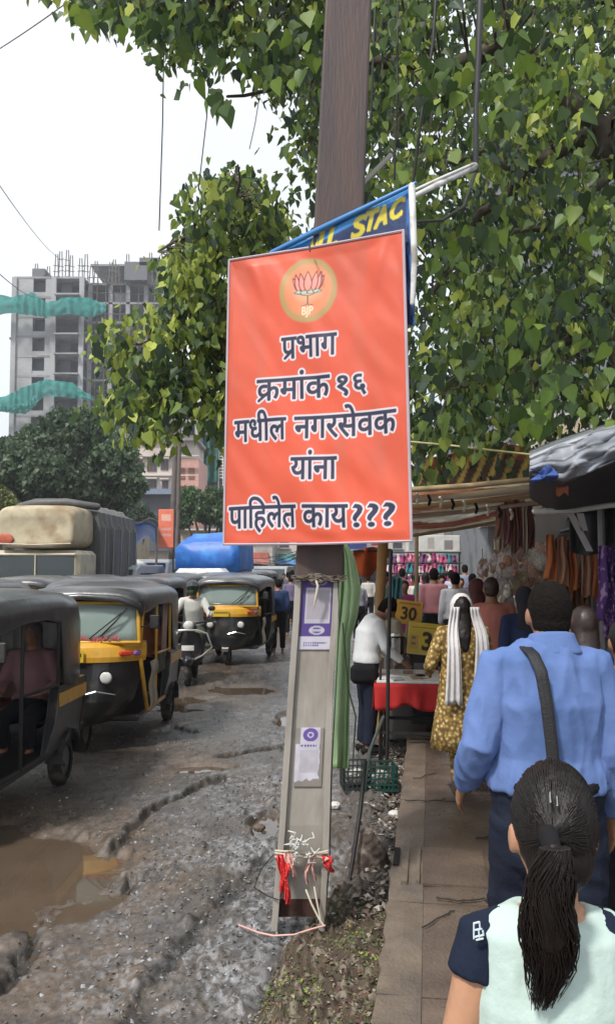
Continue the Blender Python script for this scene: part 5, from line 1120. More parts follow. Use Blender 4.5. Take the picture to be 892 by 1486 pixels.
# far trees
def far_tree(name, label, px, Y, blobs, nl, sz, tone, seed, trunk=(.3, .15), group=None):
    base = Vector((P(px, 820, Y).x, Y, 0)); r = empty(name, base, 0, label, 'tree', group); rn = random.Random(seed); C, T, N_, S_, K = [], [], [], [], []
    for (bx, by, br, dY) in blobs:
        c0 = P(bx, by, Y + dY) - base; R_ = br * Y / F; t0 = rn.uniform(.7, 1.35)
        for _ in range(int(nl * 2.6 * br * br / 900)):
            d = Vector((rn.gauss(0, 1), rn.gauss(0, 1), rn.gauss(0, 1))).normalized(); k = rn.random() ** .4; wv_ = 1 + .45 * noise.noise(d * 2.3 + Vector((bx, by, 0)))
            p = c0 + d * R_ * k * wv_; C.append(tuple(p)); T.append((rn.gauss(0, .6), rn.gauss(0, .6), -1)); N_.append((rn.gauss(0, 1), rn.gauss(0, 1), rn.gauss(0, 1))); S_.append(sz * .55 * rn.uniform(.6, 1.4))
            f = t0 * rn.uniform(.7, 1.3); K.append((tone[0] * f, tone[1] * f, tone[2] * f))
    link('crown', leaves_mesh('crown', np.array(C), np.array(T), np.array(N_), np.array(S_), np.array(K), far=True), Mleaf, r, kind='stuff')
    top = P(blobs[0][0], blobs[0][1], Y) - base
    limbs(r, [([(0, 0, -.1), (top.x * .3, 0, top.z * .35), (top.x, 0, top.z)], trunk[0], trunk[1] * .5)], 'trunk')
    limbs(r, [([(top.x * .3, 0, top.z * .35), (lambda q: (q.x, q.y, q.z))(P(b[0], b[1], Y + b[3]) - base)], trunk[1], .04) for b in blobs[1:7]])
far_tree('rain_tree', 'dark spreading tree between the truck and the unfinished tower', 112, 46, [(110, 655, 42, 0), (60, 650, 38, 1), (30, 680, 38, -1), (160, 665, 38, 0), (185, 700, 26, 0), (90, 620, 30, 1), (130, 620, 28, 0), (50, 715, 34, 0), (110, 705, 40, -1), (155, 720, 30, 1), (10, 660, 28, 0), (70, 690, 34, -2), (15, 720, 30, 0)], 1150, .42, (.075, .115, .06), 31)
far_tree('green_tree', 'rounded green tree beyond the blue tarpaulin and the utility poles', 300, 64, [(295, 735, 22, 0), (275, 722, 18, 0), (312, 722, 20, 1), (325, 745, 20, 0), (265, 750, 16, 0), (340, 728, 16, 0)], 1300, .42, (.075, .14, .045), 32)
far_tree('roadside_bush', 'yellow green bush at the left edge beside the tarpaulin covered truck', 10, 36, [(5, 735, 22, 0), (-15, 720, 24, 0), (18, 755, 18, 0)], 1300, .3, (.13, .15, .04), 33)
far_tree('distant_tree', 'distant dark tree left of the cream apartment building behind the truck', 200, 75, [(200, 745, 18, 0), (215, 755, 14, 0), (185, 735, 14, 0)], 1100, .45, (.04, .07, .035), 34)

# ------------------------------------------------------------ unfinished tower
MT = mat('bare tower concrete', (.27, .265, .28), .85, c2=(.19, .185, .19), c2s=.16, var=.2, vs=.8); MTd = mat('tower darkened concrete', (.13, .13, .145), .9); MTw = mat('tower pale wall', (.33, .33, .34), .85, c2=(.24, .235, .24), c2s=.2); Mnet = mat('teal safety net', (.05, .28, .25), .9, c2=(.10, .36, .34), c2s=.35, trans=.35, alpha=.94, var=.25, vs=1.5, spec=.1)  # darker copy of the concrete imitates the shade of unlit floors
YT = 140.0; tw0 = Vector((P(90, 820, YT).x, YT, 0)); tw = empty('unfinished_tower', tw0, .0, 'tall unfinished concrete tower wrapped with bands of teal netting', 'building')
X_ = lambda px: P(px, 820, YT).x - tw0.x
Zt = lambda py: P(0, py, YT).z
FH = (Zt(405) - 0) / 15
for k in range(16):
    z = k * FH; m = MB(); m.box(((X_(14) + X_(117)) / 2, 6, z), (X_(117) - X_(14), 13.6, .34)); m.build('floor_slab', MT, tw)
for k in range(17):
    z = k * FH; m = MB(); m.box(((X_(119) + X_(230)) / 2, 8.5, z), (X_(230) - X_(119), 12, .34)); m.build('floor_slab', MT, tw)
for px in (119, 150, 176, 203, 230):
    m = MB(); m.box((X_(px), 2.75, FH * (8 if px > 160 else 7.5)), (.7, .5, FH * (16 if px > 160 else 15)), bev=.02); m.build('column', MT, tw)
for px in (16, 74, 115):
    m = MB(); m.box((X_(px), -.95, FH * 7.5), (.8, .4, FH * 15), bev=.02); m.build('column', MTw, tw)
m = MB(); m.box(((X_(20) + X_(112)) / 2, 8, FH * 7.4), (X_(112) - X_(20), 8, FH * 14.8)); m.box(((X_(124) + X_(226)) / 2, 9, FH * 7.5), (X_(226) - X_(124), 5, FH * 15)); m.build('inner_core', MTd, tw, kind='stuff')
rt = random.Random(8)
for k in range(15):
    z0 = k * FH + .17; h = FH - .34
    for a, b, mt_ in ((18, 43, MTw), (61, 73, MTw)):
        m = MB(); m.box(((X_(a) + X_(b)) / 2, -.62, z0 + h / 2), (X_(b) - X_(a), .25, h)); m.build('wall_panel', mt_, tw)
    m = MB(); m.box(((X_(43) + X_(61)) / 2, -.60, z0 + .35), (X_(61) - X_(43), .2, .7)); m.build('sill_panel', MTw, tw)
    m = MB(); m.box(((X_(43) + X_(61)) / 2, .55, z0 + h / 2), (X_(61) - X_(43), .1, h)); m.build('window', mat('dark opening', (.04, .045, .055), .6), tw)  # dark panel in the opening stands in for the unlit room
    m = MB(); m.box(((X_(78) + X_(113)) / 2, -1.4, z0 - .05), (X_(113) - X_(78), 1.7, .26)); m.build('balcony_slab', MT, tw)
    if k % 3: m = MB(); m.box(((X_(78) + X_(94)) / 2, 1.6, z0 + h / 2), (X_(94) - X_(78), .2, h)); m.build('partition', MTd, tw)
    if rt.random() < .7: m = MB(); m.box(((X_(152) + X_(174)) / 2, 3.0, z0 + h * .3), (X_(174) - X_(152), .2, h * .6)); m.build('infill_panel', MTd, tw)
for k in range(1, 15):
    m = MB(); m.box(((X_(7) + X_(13.4)) / 2, 1 + (k % 3), k * FH - .1), (X_(13.4) - X_(7), 2.2, .3)); m.build('slab_stub', MT, tw)
for k in range(2, 15):
    m = MB(); m.tube([(X_(120), 1.9, k * FH + 1.3 + rt.uniform(-.3, .3)), (X_(228), 1.9, k * FH + 1.3 + rt.uniform(-.3, .3))], .07, 4); m.build('scaffold_tube', mat('rusty scaffold', (.14, .12, .12), .8), tw)
for px in (128, 141, 163, 190, 214):
    m = MB(); m.tube([(X_(px), 1.9, 20), (X_(px) + .4, 1.9, FH * 15.4)], .08, 4); m.build('scaffold_tube', mat('rusty scaffold', (.14, .12, .12), .8), tw)
for (a, b, ya, yb) in ((37, 56, 388, 406), (174, 208, 378, 405), (196, 226, 372, 384)):
    m = MB(); m.box(((X_(a) + X_(b)) / 2, 3, (Zt(ya) + Zt(yb)) / 2), (X_(b) - X_(a), 5, Zt(ya) - Zt(yb))); m.build('roof_room', MTd, tw, bevel=.05)
for px, t in ((72, 366), (78, 362), (88, 360), (94, 368), (108, 372), (116, 366), (131, 376), (153, 378), (158, 374), (163, 382), (178, 366), (212, 364), (60, 384), (42, 380), (124, 384)):
    m = MB(); x = X_(px)
    for dx in (-.35, .35): m.tube([(x + dx, 1, Zt(408)), (x + dx * .5, 1, Zt(t))], .09, 4)
    for q in range(int((Zt(t) - Zt(408)) / 1.0)): m.tube([(x - .5, 1, Zt(408) + q * 1.0), (x + .5, 1, Zt(408) + q * 1.0 + rt.uniform(-.3, .3))], .07, 4)
    m.build('scaffold_mast', mat('rusty scaffold', (.14, .12, .12), .8), tw)
for k in range(46):
    px = rt.uniform(20, 228); m = MB(); m.tube([(X_(px), rt.uniform(0, 6), Zt(407)), (X_(px) + rt.uniform(-.2, .2), rt.uniform(0, 6), Zt(407 - rt.uniform(4, 13)))], .08, 4); m.build('rebar_column', mat('rusty scaffold', (.14, .12, .12), .8), tw)
def net(pts_top, pts_bot, yo, name='safety_net'):
    m = MB(); n = 40
    def fn(u, v):
        x = np.interp(u, np.linspace(0, 1, len(pts_top)), [p[0] for p in pts_top]); yt = np.interp(u, np.linspace(0, 1, len(pts_top)), [p[1] for p in pts_top]); yb_ = np.interp(u, np.linspace(0, 1, len(pts_bot)), [p[1] for p in pts_bot])
        y_ = yt + (yb_ - yt) * v + 1.5 * noise.noise((u * 9, v * 2, yo)); return Vector((X_(x), yo - .25 * sin(v * pi) + .35 * noise.noise((u * 20, v * 3, 2)) + .2 * sin(u * 90 + 3 * noise.noise((u * 7, 0, 0))), Zt(y_ + .9 * noise.noise((u * 16, v, 5)))))
    m.sheet(fn, 120, 8); m.build(name, Mnet, tw, smooth=True)
net([(-30, 432), (20, 440), (50, 434), (70, 448), (100, 440), (135, 442), (156, 450)], [(-30, 474), (20, 462), (50, 466), (70, 470), (100, 464), (135, 470), (156, 462)], -3.4)
net([(-30, 592), (20, 578), (45, 566), (70, 556), (110, 562), (140, 582)], [(-30, 588), (20, 604), (45, 606), (70, 580), (110, 584), (140, 588)], -3.4)
net([(-40, 580), (0, 590), (20, 596), (45, 592), (60, 582)], [(-40, 592), (0, 602), (20, 606), (45, 600), (60, 596)], -4.4)

# ------------------------------------------------------------ apartment building and netted building
Mcr = mat('cream wall', (.52, .46, .42), .8, c2=(.38, .33, .3), c2s=.25); Mpk = mat('pink wall', (.52, .29, .25), .8, c2=(.42, .25, .22), c2s=.3); Mwn = mat('window dark', (.05, .05, .06), .3); Mbr = mat('brown shutter', (.22, .09, .05), .7)
YB = 95.0; ab0 = Vector((P(230, 820, YB).x, YB, 0)); ab = empty('apartment_building', ab0, 0, 'cream and pink apartment building seen between the tree and the utility poles', 'building')
XB = lambda px: P(px, 820, YB).x - ab0.x
ZB = lambda py: P(0, py, YB).z
def bx_(name, mt, par, X, Z, x0, x1, y0, y1, ya, yb, **k):
    m = MB(); m.box(((X(x0) + X(x1)) / 2, (ya + yb) / 2, (Z(y0) + Z(y1)) / 2), (X(x1) - X(x0), yb - ya, abs(Z(y0) - Z(y1)))); return m.build(name, mt, par, **k)
bx_('wall', Mcr, ab, XB, ZB, 190, 252, 640, 822, 0, 9); bx_('pink_wing', Mpk, ab, XB, ZB, 252.3, 286, 664, 822, .8, 9); bx_('pink_wing', Mcr, ab, XB, ZB, 252.3, 280, 630, 663.6, .8, 9)
bx_('shop_front', mat('dark shop front', (.07, .075, .09), .6), ab, XB, ZB, 182, 262, 720, 800, -1.2, -.02); bx_('shop_awning', mat('blue grey awning', (.16, .2, .27), .7), ab, XB, ZB, 178, 256, 712, 719.6, -2.4, -.02)
for (x0, x1, y0, y1) in ((212, 226, 665, 684), (213, 226, 697, 712), (232, 243, 668, 682), (196, 205, 668, 682), (196, 205, 698, 711), (234, 243, 698, 711)):
    f = bx_('window', Mwn, ab, XB, ZB, x0, x1, y0, y1, -.10, .1); bx_('sill', Mcr, f, XB, ZB, x0 - 2, x1 + 2, y0 - 3.5, y0 - 1.5, -.7, -.11)
    for q in (.33, .66): bx_('mullion', Mbr, f, XB, ZB, x0 + (x1 - x0) * q - .4, x0 + (x1 - x0) * q + .4, y0, y1, -.16, -.11)
for (x0, x1, y0, y1) in ((258, 266, 678, 694), (271, 280, 678, 694), (258, 266, 704, 718), (271, 280, 704, 718)): bx_('window', Mbr, ab, XB, ZB, x0, x1, y0, y1, .7, .9)
for (y0,) in ((662,), (690,),): bx_('ledge', Mcr, ab, XB, ZB, 188, 288, y0 - .8, y0 + .8, -.4, -.02)
# open upper storeys: slabs and columns
for y0 in (588, 612, 638): bx_('floor_slab', MT, ab, XB, ZB, 186, 286, y0 - 2, y0 + 2, -.5, 9)
for px in (188, 205, 218, 236, 262, 284): bx_('column', MTw, ab, XB, ZB, px - 2.2, px + 2.2, 590.2, 635.8, -.3, .6)
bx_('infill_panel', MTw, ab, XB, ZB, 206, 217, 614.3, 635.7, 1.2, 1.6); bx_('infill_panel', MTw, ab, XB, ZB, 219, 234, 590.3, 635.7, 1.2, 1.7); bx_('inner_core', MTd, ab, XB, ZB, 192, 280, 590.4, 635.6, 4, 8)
YN = 112.0; nb0 = Vector((P(303, 820, YN).x, YN, 0)); nb = empty('netted_building', nb0, 0, 'building draped in teal netting with a white scaffold strip left of the placard', 'building'); XN = lambda px: P(px, 820, YN).x - nb0.x; ZN = lambda py: P(0, py, YN).z
bx_('wall', MTd, nb, XN, ZN, 287, 345, 596, 822, 1, 10)
m = MB(); m.sheet(lambda u, v: Vector((XN(284 + 32 * u), .2 + .5 * sin(u * 17 + v * 2) + .3 * noise.noise((u * 5, v * 9, 1)), ZN(590 + 112 * v))), 40, 30); m.build('net', mat('dark teal net', (.03, .13, .11), .85, c2=(.05, .2, .17), c2s=.25, trans=.2), nb, smooth=True, thick=.03)
m = MB(); m.sheet(lambda u, v: Vector((XN(290 + 50 * u), -.5 + .5 * sin(u * 9), ZN(586 + (30 + 8 * sin(u * 5)) * v))), 30, 8); m.build('net', Mnet, nb, smooth=True, thick=.03)
for i in range(15): bx_('scaffold_board', M_white, nb, XN, ZN, 316, 328, 630 + i * 4.4, 632 + i * 4.4, .3, .6)
bx_('scaffold_pole', M_white, nb, XN, ZN, 315.5, 317, 628, 822, .05, .28); bx_('scaffold_pole', M_white, nb, XN, ZN, 322, 323, 628, 822, .05, .28)

# ------------------------------------------------------------ street end, shops and buildings
Mshopd = mat('dark shop interior', (.03, .028, .03), .8); Mcol = mat('dirty white column', (.46, .44, .41), .75, c2=(.3, .28, .25), c2s=2); Mbl = mat('grey painted wall', (.16, .17, .18), .8, c2=(.09, .09, .095), c2s=.8, bump=.2, bs=12)
def cprint(name, w, h, c, texts, parent=None, nx=90, nz=40, tc_=(.05, .05, .05)):     # flat printed board in the XZ plane, centre at the origin
    X2, Z2 = np.meshgrid(np.linspace(-w / 2, w / 2, nx), np.linspace(-h / 2, h / 2, nz)); cl_ = np.ones(X2.shape + (1,)) * np.array(c) * (.9 + .2 * fbm(X2 * 6, Z2 * 6, 2, 3))[..., None]
    for (t, x0, x1, z0, z1, bold, cc_) in texts:
        if t == '#': cl_ = paint(cl_, ((X2 > x0 * w) & (X2 < x1 * w) & (Z2 > z0 * h) & (Z2 < z1 * h)) * 1., cc_); continue
        cs = glyphs(t); a, b, d, e = bbox(cs); sx = (x1 - x0) * w / (b - a); sz = (z1 - z0) * h / (e - d)
        cl_ = paint(cl_, edge(sdf(fit(cs, sx, sz, x0 * w - a * sx, z0 * h - d * sz), X2, Z2, .02) - bold, w / nx * 1.2), cc_)
    return link(name, grid_mesh(name, X2, X2 * 0, Z2, cl_), mat('painted board', (.5, .5, .5), .55, attr=True, var=.1, vs=9), parent, thick=.012)
# row of shops to the right of the pavement
def shop(Y0, L, h, label, wall, board, seed, off=3.6, goods=True):
    p = KP(Y0, off, 0.0); r = empty('shop', p, ROADA, label, 'shop', 'shops along the right side of the pavement'); rn = random.Random(seed)
    # local: +Y along the road, +X away from the pavement
    m = MB(); m.box((2.2, L / 2, h / 2 + .0), (3.0, L - .05, h)); m.build('rear_block', wall, r)
    for y_ in (.25, L * .5, L - .25):
        m = MB(); m.box((.2, y_, 1.6), (.34, .34, 3.2), bev=.03); m.build('column', Mcol, r)
    m = MB(); m.box((.45, L / 2, 3.45), (.9, L, .5), bev=.02); m.build('beam', wall, r)
    m = MB(); m.box((-.1, L / 2, 3.8), (1.7, L + .05, .12)); m.build('canopy_slab', Mcol, r)
    o = cprint('signboard', L * .8, .62, board, [('#', -.4, -.1, -.2, .3, 0, (.5, .5, .5)), ('#', .0, .4, -.1, .25, 0, (.2, .2, .25)), ('#', -.35, .35, -.38, -.28, 0, (.35, .1, .1))], r, 40, 16); o.location = (-.03, L / 2, 3.46); o.rotation_euler = (0, 0, -pi / 2)
    for y_ in (L * .28, L * .74):
        m = MB(); m.box((.68, y_, 1.5), (.06, L * .36, 2.6)); m.build('shutter_opening', Mshopd, r)
    for k in range(int(max(0, h - 4.5) // 2.6)):
        for y_ in (L * .25, L * .72):
            m = MB(); m.box((.68, y_, 5.4 + 2.7 * k), (.08, 1.1, 1.2)); w_ = m.build('window', Mwn, r); m = MB(); m.box((.6, y_, 4.74 + 2.7 * k), (.25, 1.4, .08)); m.build('sill', Mcol, w_)
    return r
Mw1 = mat('pale plaster', (.44, .42, .38), .85, c2=(.3, .28, .25), c2s=.8); Mw2 = mat('ochre plaster', (.35, .29, .2), .85, c2=(.24, .2, .15), c2s=.7)
shop(7.5, 5.5, 7.2, 'dark grey two storey shop house behind the tree and the nearest stalls', Mbl, (.12, .13, .16), 1, off=4.0)
shop(13.2, 6.5, 7.5, 'grey shop house with white columns just beyond the hanging bags', Mbl, (.5, .5, .52), 2)
shop(20, 7, 5.6, 'pale plastered shop with a white signboard behind the walkers', Mw1, (.62, .62, .62), 3)
shop(27.5, 8, 6.5, 'ochre shop in the middle of the row right of the pavement', Mw2, (.45, .42, .4), 4)
shop(36, 9, 8.2, 'pale three storey shop house far along the pavement', Mw1, (.6, .5, .4), 5)
shop(46, 12, 7.5, 'ochre shop at the far end of the row', Mw2, (.3, .35, .5), 6)
shop(59, 16, 9, 'last pale shop house at the end of the pavement', Mw1, (.5, .45, .4), 7)
# buildings that close the street and line its left side
def block(px0, px1, Y, ytop, label, mt, seed, cat='building', D=8):
    x0, x1 = P(px0, 820, Y).x, P(px1, 820, Y).x; h = P(0, ytop, Y).z; r = empty('street_building', ((x0 + x1) / 2, Y, 0), 0, label, cat); rn = random.Random(seed); w = x1 - x0
    m = MB(); m.box((0, D / 2, h / 2), (w, D, h)); m.build('wall', mt, r); m = MB(); m.box((0, -.3, h + .08), (w + .3, 1, .16)); m.build('roof_edge', Mcol, r)
    n = max(1, int(w / 2.6))
    for fl in range(int((h - 3) // 2.8)):
        for i in range(n):
            x = -w / 2 + w * (i + .5) / n; m = MB(); m.box((x, -.03, 4.4 + 2.8 * fl), (1.0, .1, 1.2)); f = m.build('window', Mwn, r); m = MB(); m.box((x, -.16, 3.74 + 2.8 * fl), (1.3, .3, .08)); m.build('sill', Mcol, f)
    for i in range(n):
        x = -w / 2 + w * (i + .5) / n; m = MB(); m.box((x, -.04, 1.3), (w / n * .78, .1, 2.3)); m.build('shop_opening', Mshopd, r)
        c = rn.choice([(.5, .5, .48), (.06, .18, .42), (.45, .12, .08), (.1, .3, .25), (.5, .42, .2)]); mt_ = mat('sign %d %d' % (seed, i), c, .6, c2=tuple(k * .5 for k in c), c2s=3, c2f=(.5, .55)); m = MB(); m.box((x, -.2, 2.85), (w / n * .85, .12, .6)); m.build('signboard', mt_, r)
        m = MB(); m.sheet(lambda u, v: Vector((x + (u - .5) * w / n * .9, -.25 - 1.3 * v, 2.55 - .5 * v + .05 * sin(u * 12))), 8, 2); m.build('awning', mat('awning %d' % rn.randint(0, 4), rn.choice([(.35, .33, .3), (.07, .2, .4), (.3, .12, .1), (.14, .14, .15)]), .7), r, thick=.03)
    return r
block(-420, -20, 42, 700, 'grey building beyond the truck cut by the left edge', Mbl, 21)
block(330, 395, 84, 776, 'low pale building closing the street left of the post', Mw1, 23)
block(393, 470, 92, 742, 'cream building with coloured shop boards at the far end of the street', Mcr, 24)
block(468, 560, 98, 750, 'grey building at the far end of the street behind the green cloth', Mbl, 25)
block(558, 668, 96, 730, 'pale building at the end of the pavement', Mw1, 26)
block(262, 332, 88, 770, 'ochre low building beyond the blue tarpaulin', Mw2, 27)
block(-30, 190, 70, 768, 'low ochre building behind the truck and the dark spreading tree', Mw2, 28)
block(664, 900, 78, 600, 'tall grey building beyond the stalls and hanging bags', Mbl, 29)
block(708, 1100, 40, 215, 'very tall dark grey backing block added behind the great tree to dim sky gaps', Mbl, 30)  # added backing, keeps bright sky from showing through the leaves
# utility poles and the orange notice
Mup = mat('weathered pole', (.13, .105, .09), .8, c2=(.07, .06, .055), c2s=3)
for a, b, Y, rr, lb in (((246, 810), (258, 560), 30, .11, 'left one of two thin brown utility poles behind the traffic'), ((256, 810), (263, 540), 31, .08, 'right one of two thin brown utility poles behind the traffic')):
    q0 = P(a[0], 820, Y); q0.z = 0; q1 = P(b[0], b[1], Y); up_ = empty('utility_pole', q0, 0, lb, 'pole'); m = MB(); m.tube([Vector((0, 0, 0)), q1 - q0], [rr, rr * .7], 8); m.build('shaft', Mup, up_, smooth=True)
    m = MB(); m.box((q1 - q0) * .93, (1.1, .08, .08)); m.build('crossarm', Mup, up_)
    m = MB()
    for k in (-.45, 0, .45): m.tube([(q1 - q0) * .93 + Vector((k, 0, .04)), (q1 - q0) * .93 + Vector((k, 0, .16))], .035, 6)
    m.build('insulators', M_white, up_, kind='stuff')
o = cprint('notice_board', 22 * 29 / F, 56 * 29 / F, (.72, .17, .09), [('#', -.3, .3, .2, .38, 0, (.7, .4, .3)), ('#', -.35, .35, -.05, .02, 0, (.6, .3, .25)), ('#', -.35, .35, -.2, -.14, 0, (.6, .3, .25))], None, 30, 60); o.location = P(241, 767, 29.2); tag(o, 'small orange notice hung on the two utility poles', 'notice')
m = MB(); m.sheet(lambda u, v: P(188 + 40 * u, 764 + (26 + 5 * sin(u * 7)) * v - 6 * sin(u * pi), 28 + 1.6 * v), 16, 6); o = m.build('blue_sheet', Mbt, thick=.02, smooth=True); tag(o, 'small blue tarpaulin left of the orange notice', 'tarpaulin')
m = MB()
for px in (189, 227): m.tube([P(px, 765, 28), P(px, 838, 28)], .04, 6)
m.build('prop', Mup, o, kind='stuff')
m = MB(); m.sheet(lambda u, v: P(190 + 36 * u, 755 + 8 * v + 3 * sin(u * 6), 27.5 + 2 * v), 10, 4); o2 = m.build('grey_sheet', Mtarp, thick=.02); tag(o2, 'grey crumpled sheet just above the small blue tarpaulin', 'tarpaulin')

# ------------------------------------------------------------ canopies over the stalls
# brown folded canopy
cn_ = empty('brown_canopy', P(640, 735, 8), 0, 'low brown canopy of folded tan and rust cloth behind the lower right of the placard', 'canopy'); c0_ = cn_.location
TAN = [(.72, .6, .44), (.42, .2, .12), (.66, .58, .46), (.34, .15, .10), (.6, .48, .34), (.72, .66, .56), (.30, .10, .07), (.56, .45, .34)]
def fn(u, v):
    yt = np.interp(u, [0, .35, 1], [712, 712, 692]); yb_ = np.interp(u, [0, .35, .6, 1], [782, 776, 768, 742]); w = v * 8
    y_ = yt + (yb_ - yt) * v + 2.2 * sin(w * 2 * pi) * (.6 + .4 * noise.noise((u * 4, v * 7, 1))) + 2.5 * noise.noise((u * 5, v * 4, 6)); q = P(470 + 315 * u, y_, 6.6 + 3.2 * v + .07 * sin(w * 2 * pi + 1)); 
    k = int((w + .8 * noise.noise((u * 3, v * 3, 9))) % 8); c = TAN[k]; f = .8 + .4 * noise.noise((u * 14, v * 22, 4)) ** 2 * 3
    return (q - c0_, tuple(x * f for x in c))
m = MB(); m.sheet(fn, 70, 72); m.build('folded_cloth', mat('folded canopy cloth', (.3, .2, .1), .85, attr=True, var=.25, vs=8, bump=.4, bs=30, trans=.6), cn_, smooth=True)
for i, (ya, yb_, Y, r_) in enumerate(((712, 694, 6.5, .022), (726, 707, 6.9, .03), (738, 716, 7.5, .024), (752, 728, 8.3, .022), (782, 744, 9.8, .02))):
    m = MB(); m.tube([P(470, ya, Y) - c0_, P(560, ya + 1, Y) - c0_, P(680, (ya + yb_) / 2 + 2, Y) - c0_, P(790, yb_, Y) - c0_], r_, 7); m.build('bamboo', [M_wood, mat('pale bamboo', (.42, .36, .28), .6)][i % 2], cn_, smooth=True)
for i in range(9):
    a = (604 + i * 17, 716 + (i * 37) % 34); m = MB(); m.tube([P(a[0], a[1], 6.5) - c0_, P(a[0] + 3, a[1] + 7, 6.55) - c0_, P(a[0] + 1, a[1] + 13, 6.6) - c0_], .012, 5); m.build('lashing', [Mtw, Mblk][i % 2], cn_)
# striped yellow canopy farther back
sc2 = empty('striped_canopy', P(710, 680, 12), 0, 'sagging brown canopy with dull yellow stripes above the folded brown one', 'canopy'); s0_ = sc2.location
def fn(u, v):
    q = P(600 + 190 * u, 652 + 58 * v + 8 * sin(u * 5 + 1) * (1 - v) + 6 * (u - .5) ** 2 * 4, 11 + 2.4 * v + .15 * sin(u * 22)); w = (u * 9 + v * 1.3) % 1
    return (q - s0_, (.50, .33, .09) if w < .36 else ((.26, .08, .04) if v < .35 else (.09, .06, .045)))
m = MB(); m.sheet(fn, 80, 20); m.build('striped_cloth', mat('striped canopy cloth', (.3, .2, .1), .8, attr=True, var=.25, vs=6, trans=.6), sc2)
m = MB(); m.tube([P(600, 712, 11) - s0_, P(700, 712, 11.2) - s0_, P(792, 706, 11) - s0_], .04, 7); m.build('beam', M_wood, sc2)
for px in (604, 786): m = MB(); m.tube([P(px, 706, 13) - s0_, P(px, 1000, 13) - s0_], .03, 7); m.build('pole', M_wood, sc2)
rope('yellow_rope', [P(596, 641, 6.6), P(650, 646, 6.4), P(710, 653, 6.2), P(772, 660, 6.0)], .008, mat('yellow rope', (.45, .40, .18), .7), 'pale yellow rope stretched from the placard to the grey tarpaulin', 'rope')
# grey tarpaulin roof at the right
gt = empty('grey_tarpaulin', P(850, 690, 5.4), 0, 'bulging grey tarpaulin roof with a pale edge over the stall at the right', 'tarpaulin'); g0_ = gt.location
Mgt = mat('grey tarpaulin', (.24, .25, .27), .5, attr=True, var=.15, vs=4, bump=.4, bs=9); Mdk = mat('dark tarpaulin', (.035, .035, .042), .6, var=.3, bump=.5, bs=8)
def fn(u, v):
    yt = np.interp(u, [0, .1, .25, .45, .62, 1], [668, 655, 640, 622, 610, 585]); yb_ = np.interp(u, [0, .2, .5, 1], [690, 700, 668, 640]); px = 768 + 250 * u
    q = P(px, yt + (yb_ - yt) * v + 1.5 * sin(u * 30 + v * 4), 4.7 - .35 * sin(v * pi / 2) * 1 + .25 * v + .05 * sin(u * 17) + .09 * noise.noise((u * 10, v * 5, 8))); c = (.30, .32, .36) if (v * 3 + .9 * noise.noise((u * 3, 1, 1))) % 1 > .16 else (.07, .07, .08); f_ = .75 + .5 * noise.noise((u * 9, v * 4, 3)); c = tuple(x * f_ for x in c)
    return (q - g0_, c)
m = MB(); m.sheet(fn, 60, 24); m.build('pale_valance', Mgt, gt, smooth=True, thick=.01)
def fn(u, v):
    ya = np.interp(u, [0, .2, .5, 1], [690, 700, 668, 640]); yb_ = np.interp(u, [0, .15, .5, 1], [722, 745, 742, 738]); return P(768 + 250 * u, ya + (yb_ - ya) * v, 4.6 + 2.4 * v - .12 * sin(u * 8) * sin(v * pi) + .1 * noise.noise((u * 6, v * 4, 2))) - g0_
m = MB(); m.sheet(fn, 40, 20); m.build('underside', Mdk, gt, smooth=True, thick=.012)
m = MB(); m.sheet(lambda u, v: P(768 + 300 * u, np.interp(u, [0, .1, .25, .45, .62, 1], [668, 655, 640, 622, 610, 585]) - 3 - 10 * v, 4.7 + 3.0 * v + .05 * sin(u * 20)) - g0_, 40, 8); m.build('roof_sheet', mat('pale roof sheet', (.40, .42, .46), .5, var=.2, c2=(.2, .2, .22), c2s=2), gt, smooth=True, thick=.012)
m = MB(); m.tube([P(775, 742, 6.6) - g0_, P(830, 741, 6.6) - g0_, P(884, 733, 6.5) - g0_, P(1000, 730, 6.4) - g0_], .022, 8); m.build('white_pipe', M_white, gt, smooth=True)
m = MB(); m.sheet(lambda u, v: P(774 + 28 * u + 8 * sin(v * 4), 680 + 17 * v + 5 * sin(u * 7), 4.45 + .08 * sin(u * 9 + v * 5)) - g0_, 14, 10); m.build('blue_cloth', mat('blue cloth', (.03, .07, .26), .6), gt, smooth=True, thick=.006)
m = MB(); m.sheet(lambda u, v: P(806 + 18 * u, 704 + 14 * v + 3 * sin(u * 7), 4.9) - g0_, 8, 6); m.build('rust_cloth', mat('rust cloth', (.32, .09, .04), .7), gt, smooth=True, thick=.006)
for (x0, x1, x2, y1) in ((822, 850, 858, 800), (836, 842, 846, 770)):
    m = MB(); m.sheet(lambda u, v: P(x0 + (x1 - x0) * v + 10 * u, 745 + (y1 - 745) * v, 6.3) - g0_, 4, 8); m.build('pale_strip', mat('pale plastic strip', (.35, .33, .33), .5), gt, thick=.006)
m = MB(); m.sheet(lambda u, v: P(826 + 190 * u, 742 + (58 - 14 * u + 8 * sin(u * 11)) * v, 6.9 + .1 * sin(u * 30)) - g0_, 30, 8); m.build('hanging_sheet', Mdk, gt, smooth=True, thick=.01)
m = MB(); m.sheet(lambda u, v: P(776 + 50 * u * (1 - .45 * v), 746 + 40 * v, 7.6) - g0_, 8, 6); m.build('pale_flap', mat('pale flap', (.32, .31, .29), .7), gt, thick=.01)
for px, Y in ((871, 6.6), (882, 7.0), (960, 5.0)):
    q = P(px, 740, Y); g_ = Vector((q.x, q.y, PV)); m = MB(); m.tube([q - g0_, g_ - g0_], .028, 8); m.build('pole', mat('stall steel', (.16, .15, .15), .4, metal=.5), gt)
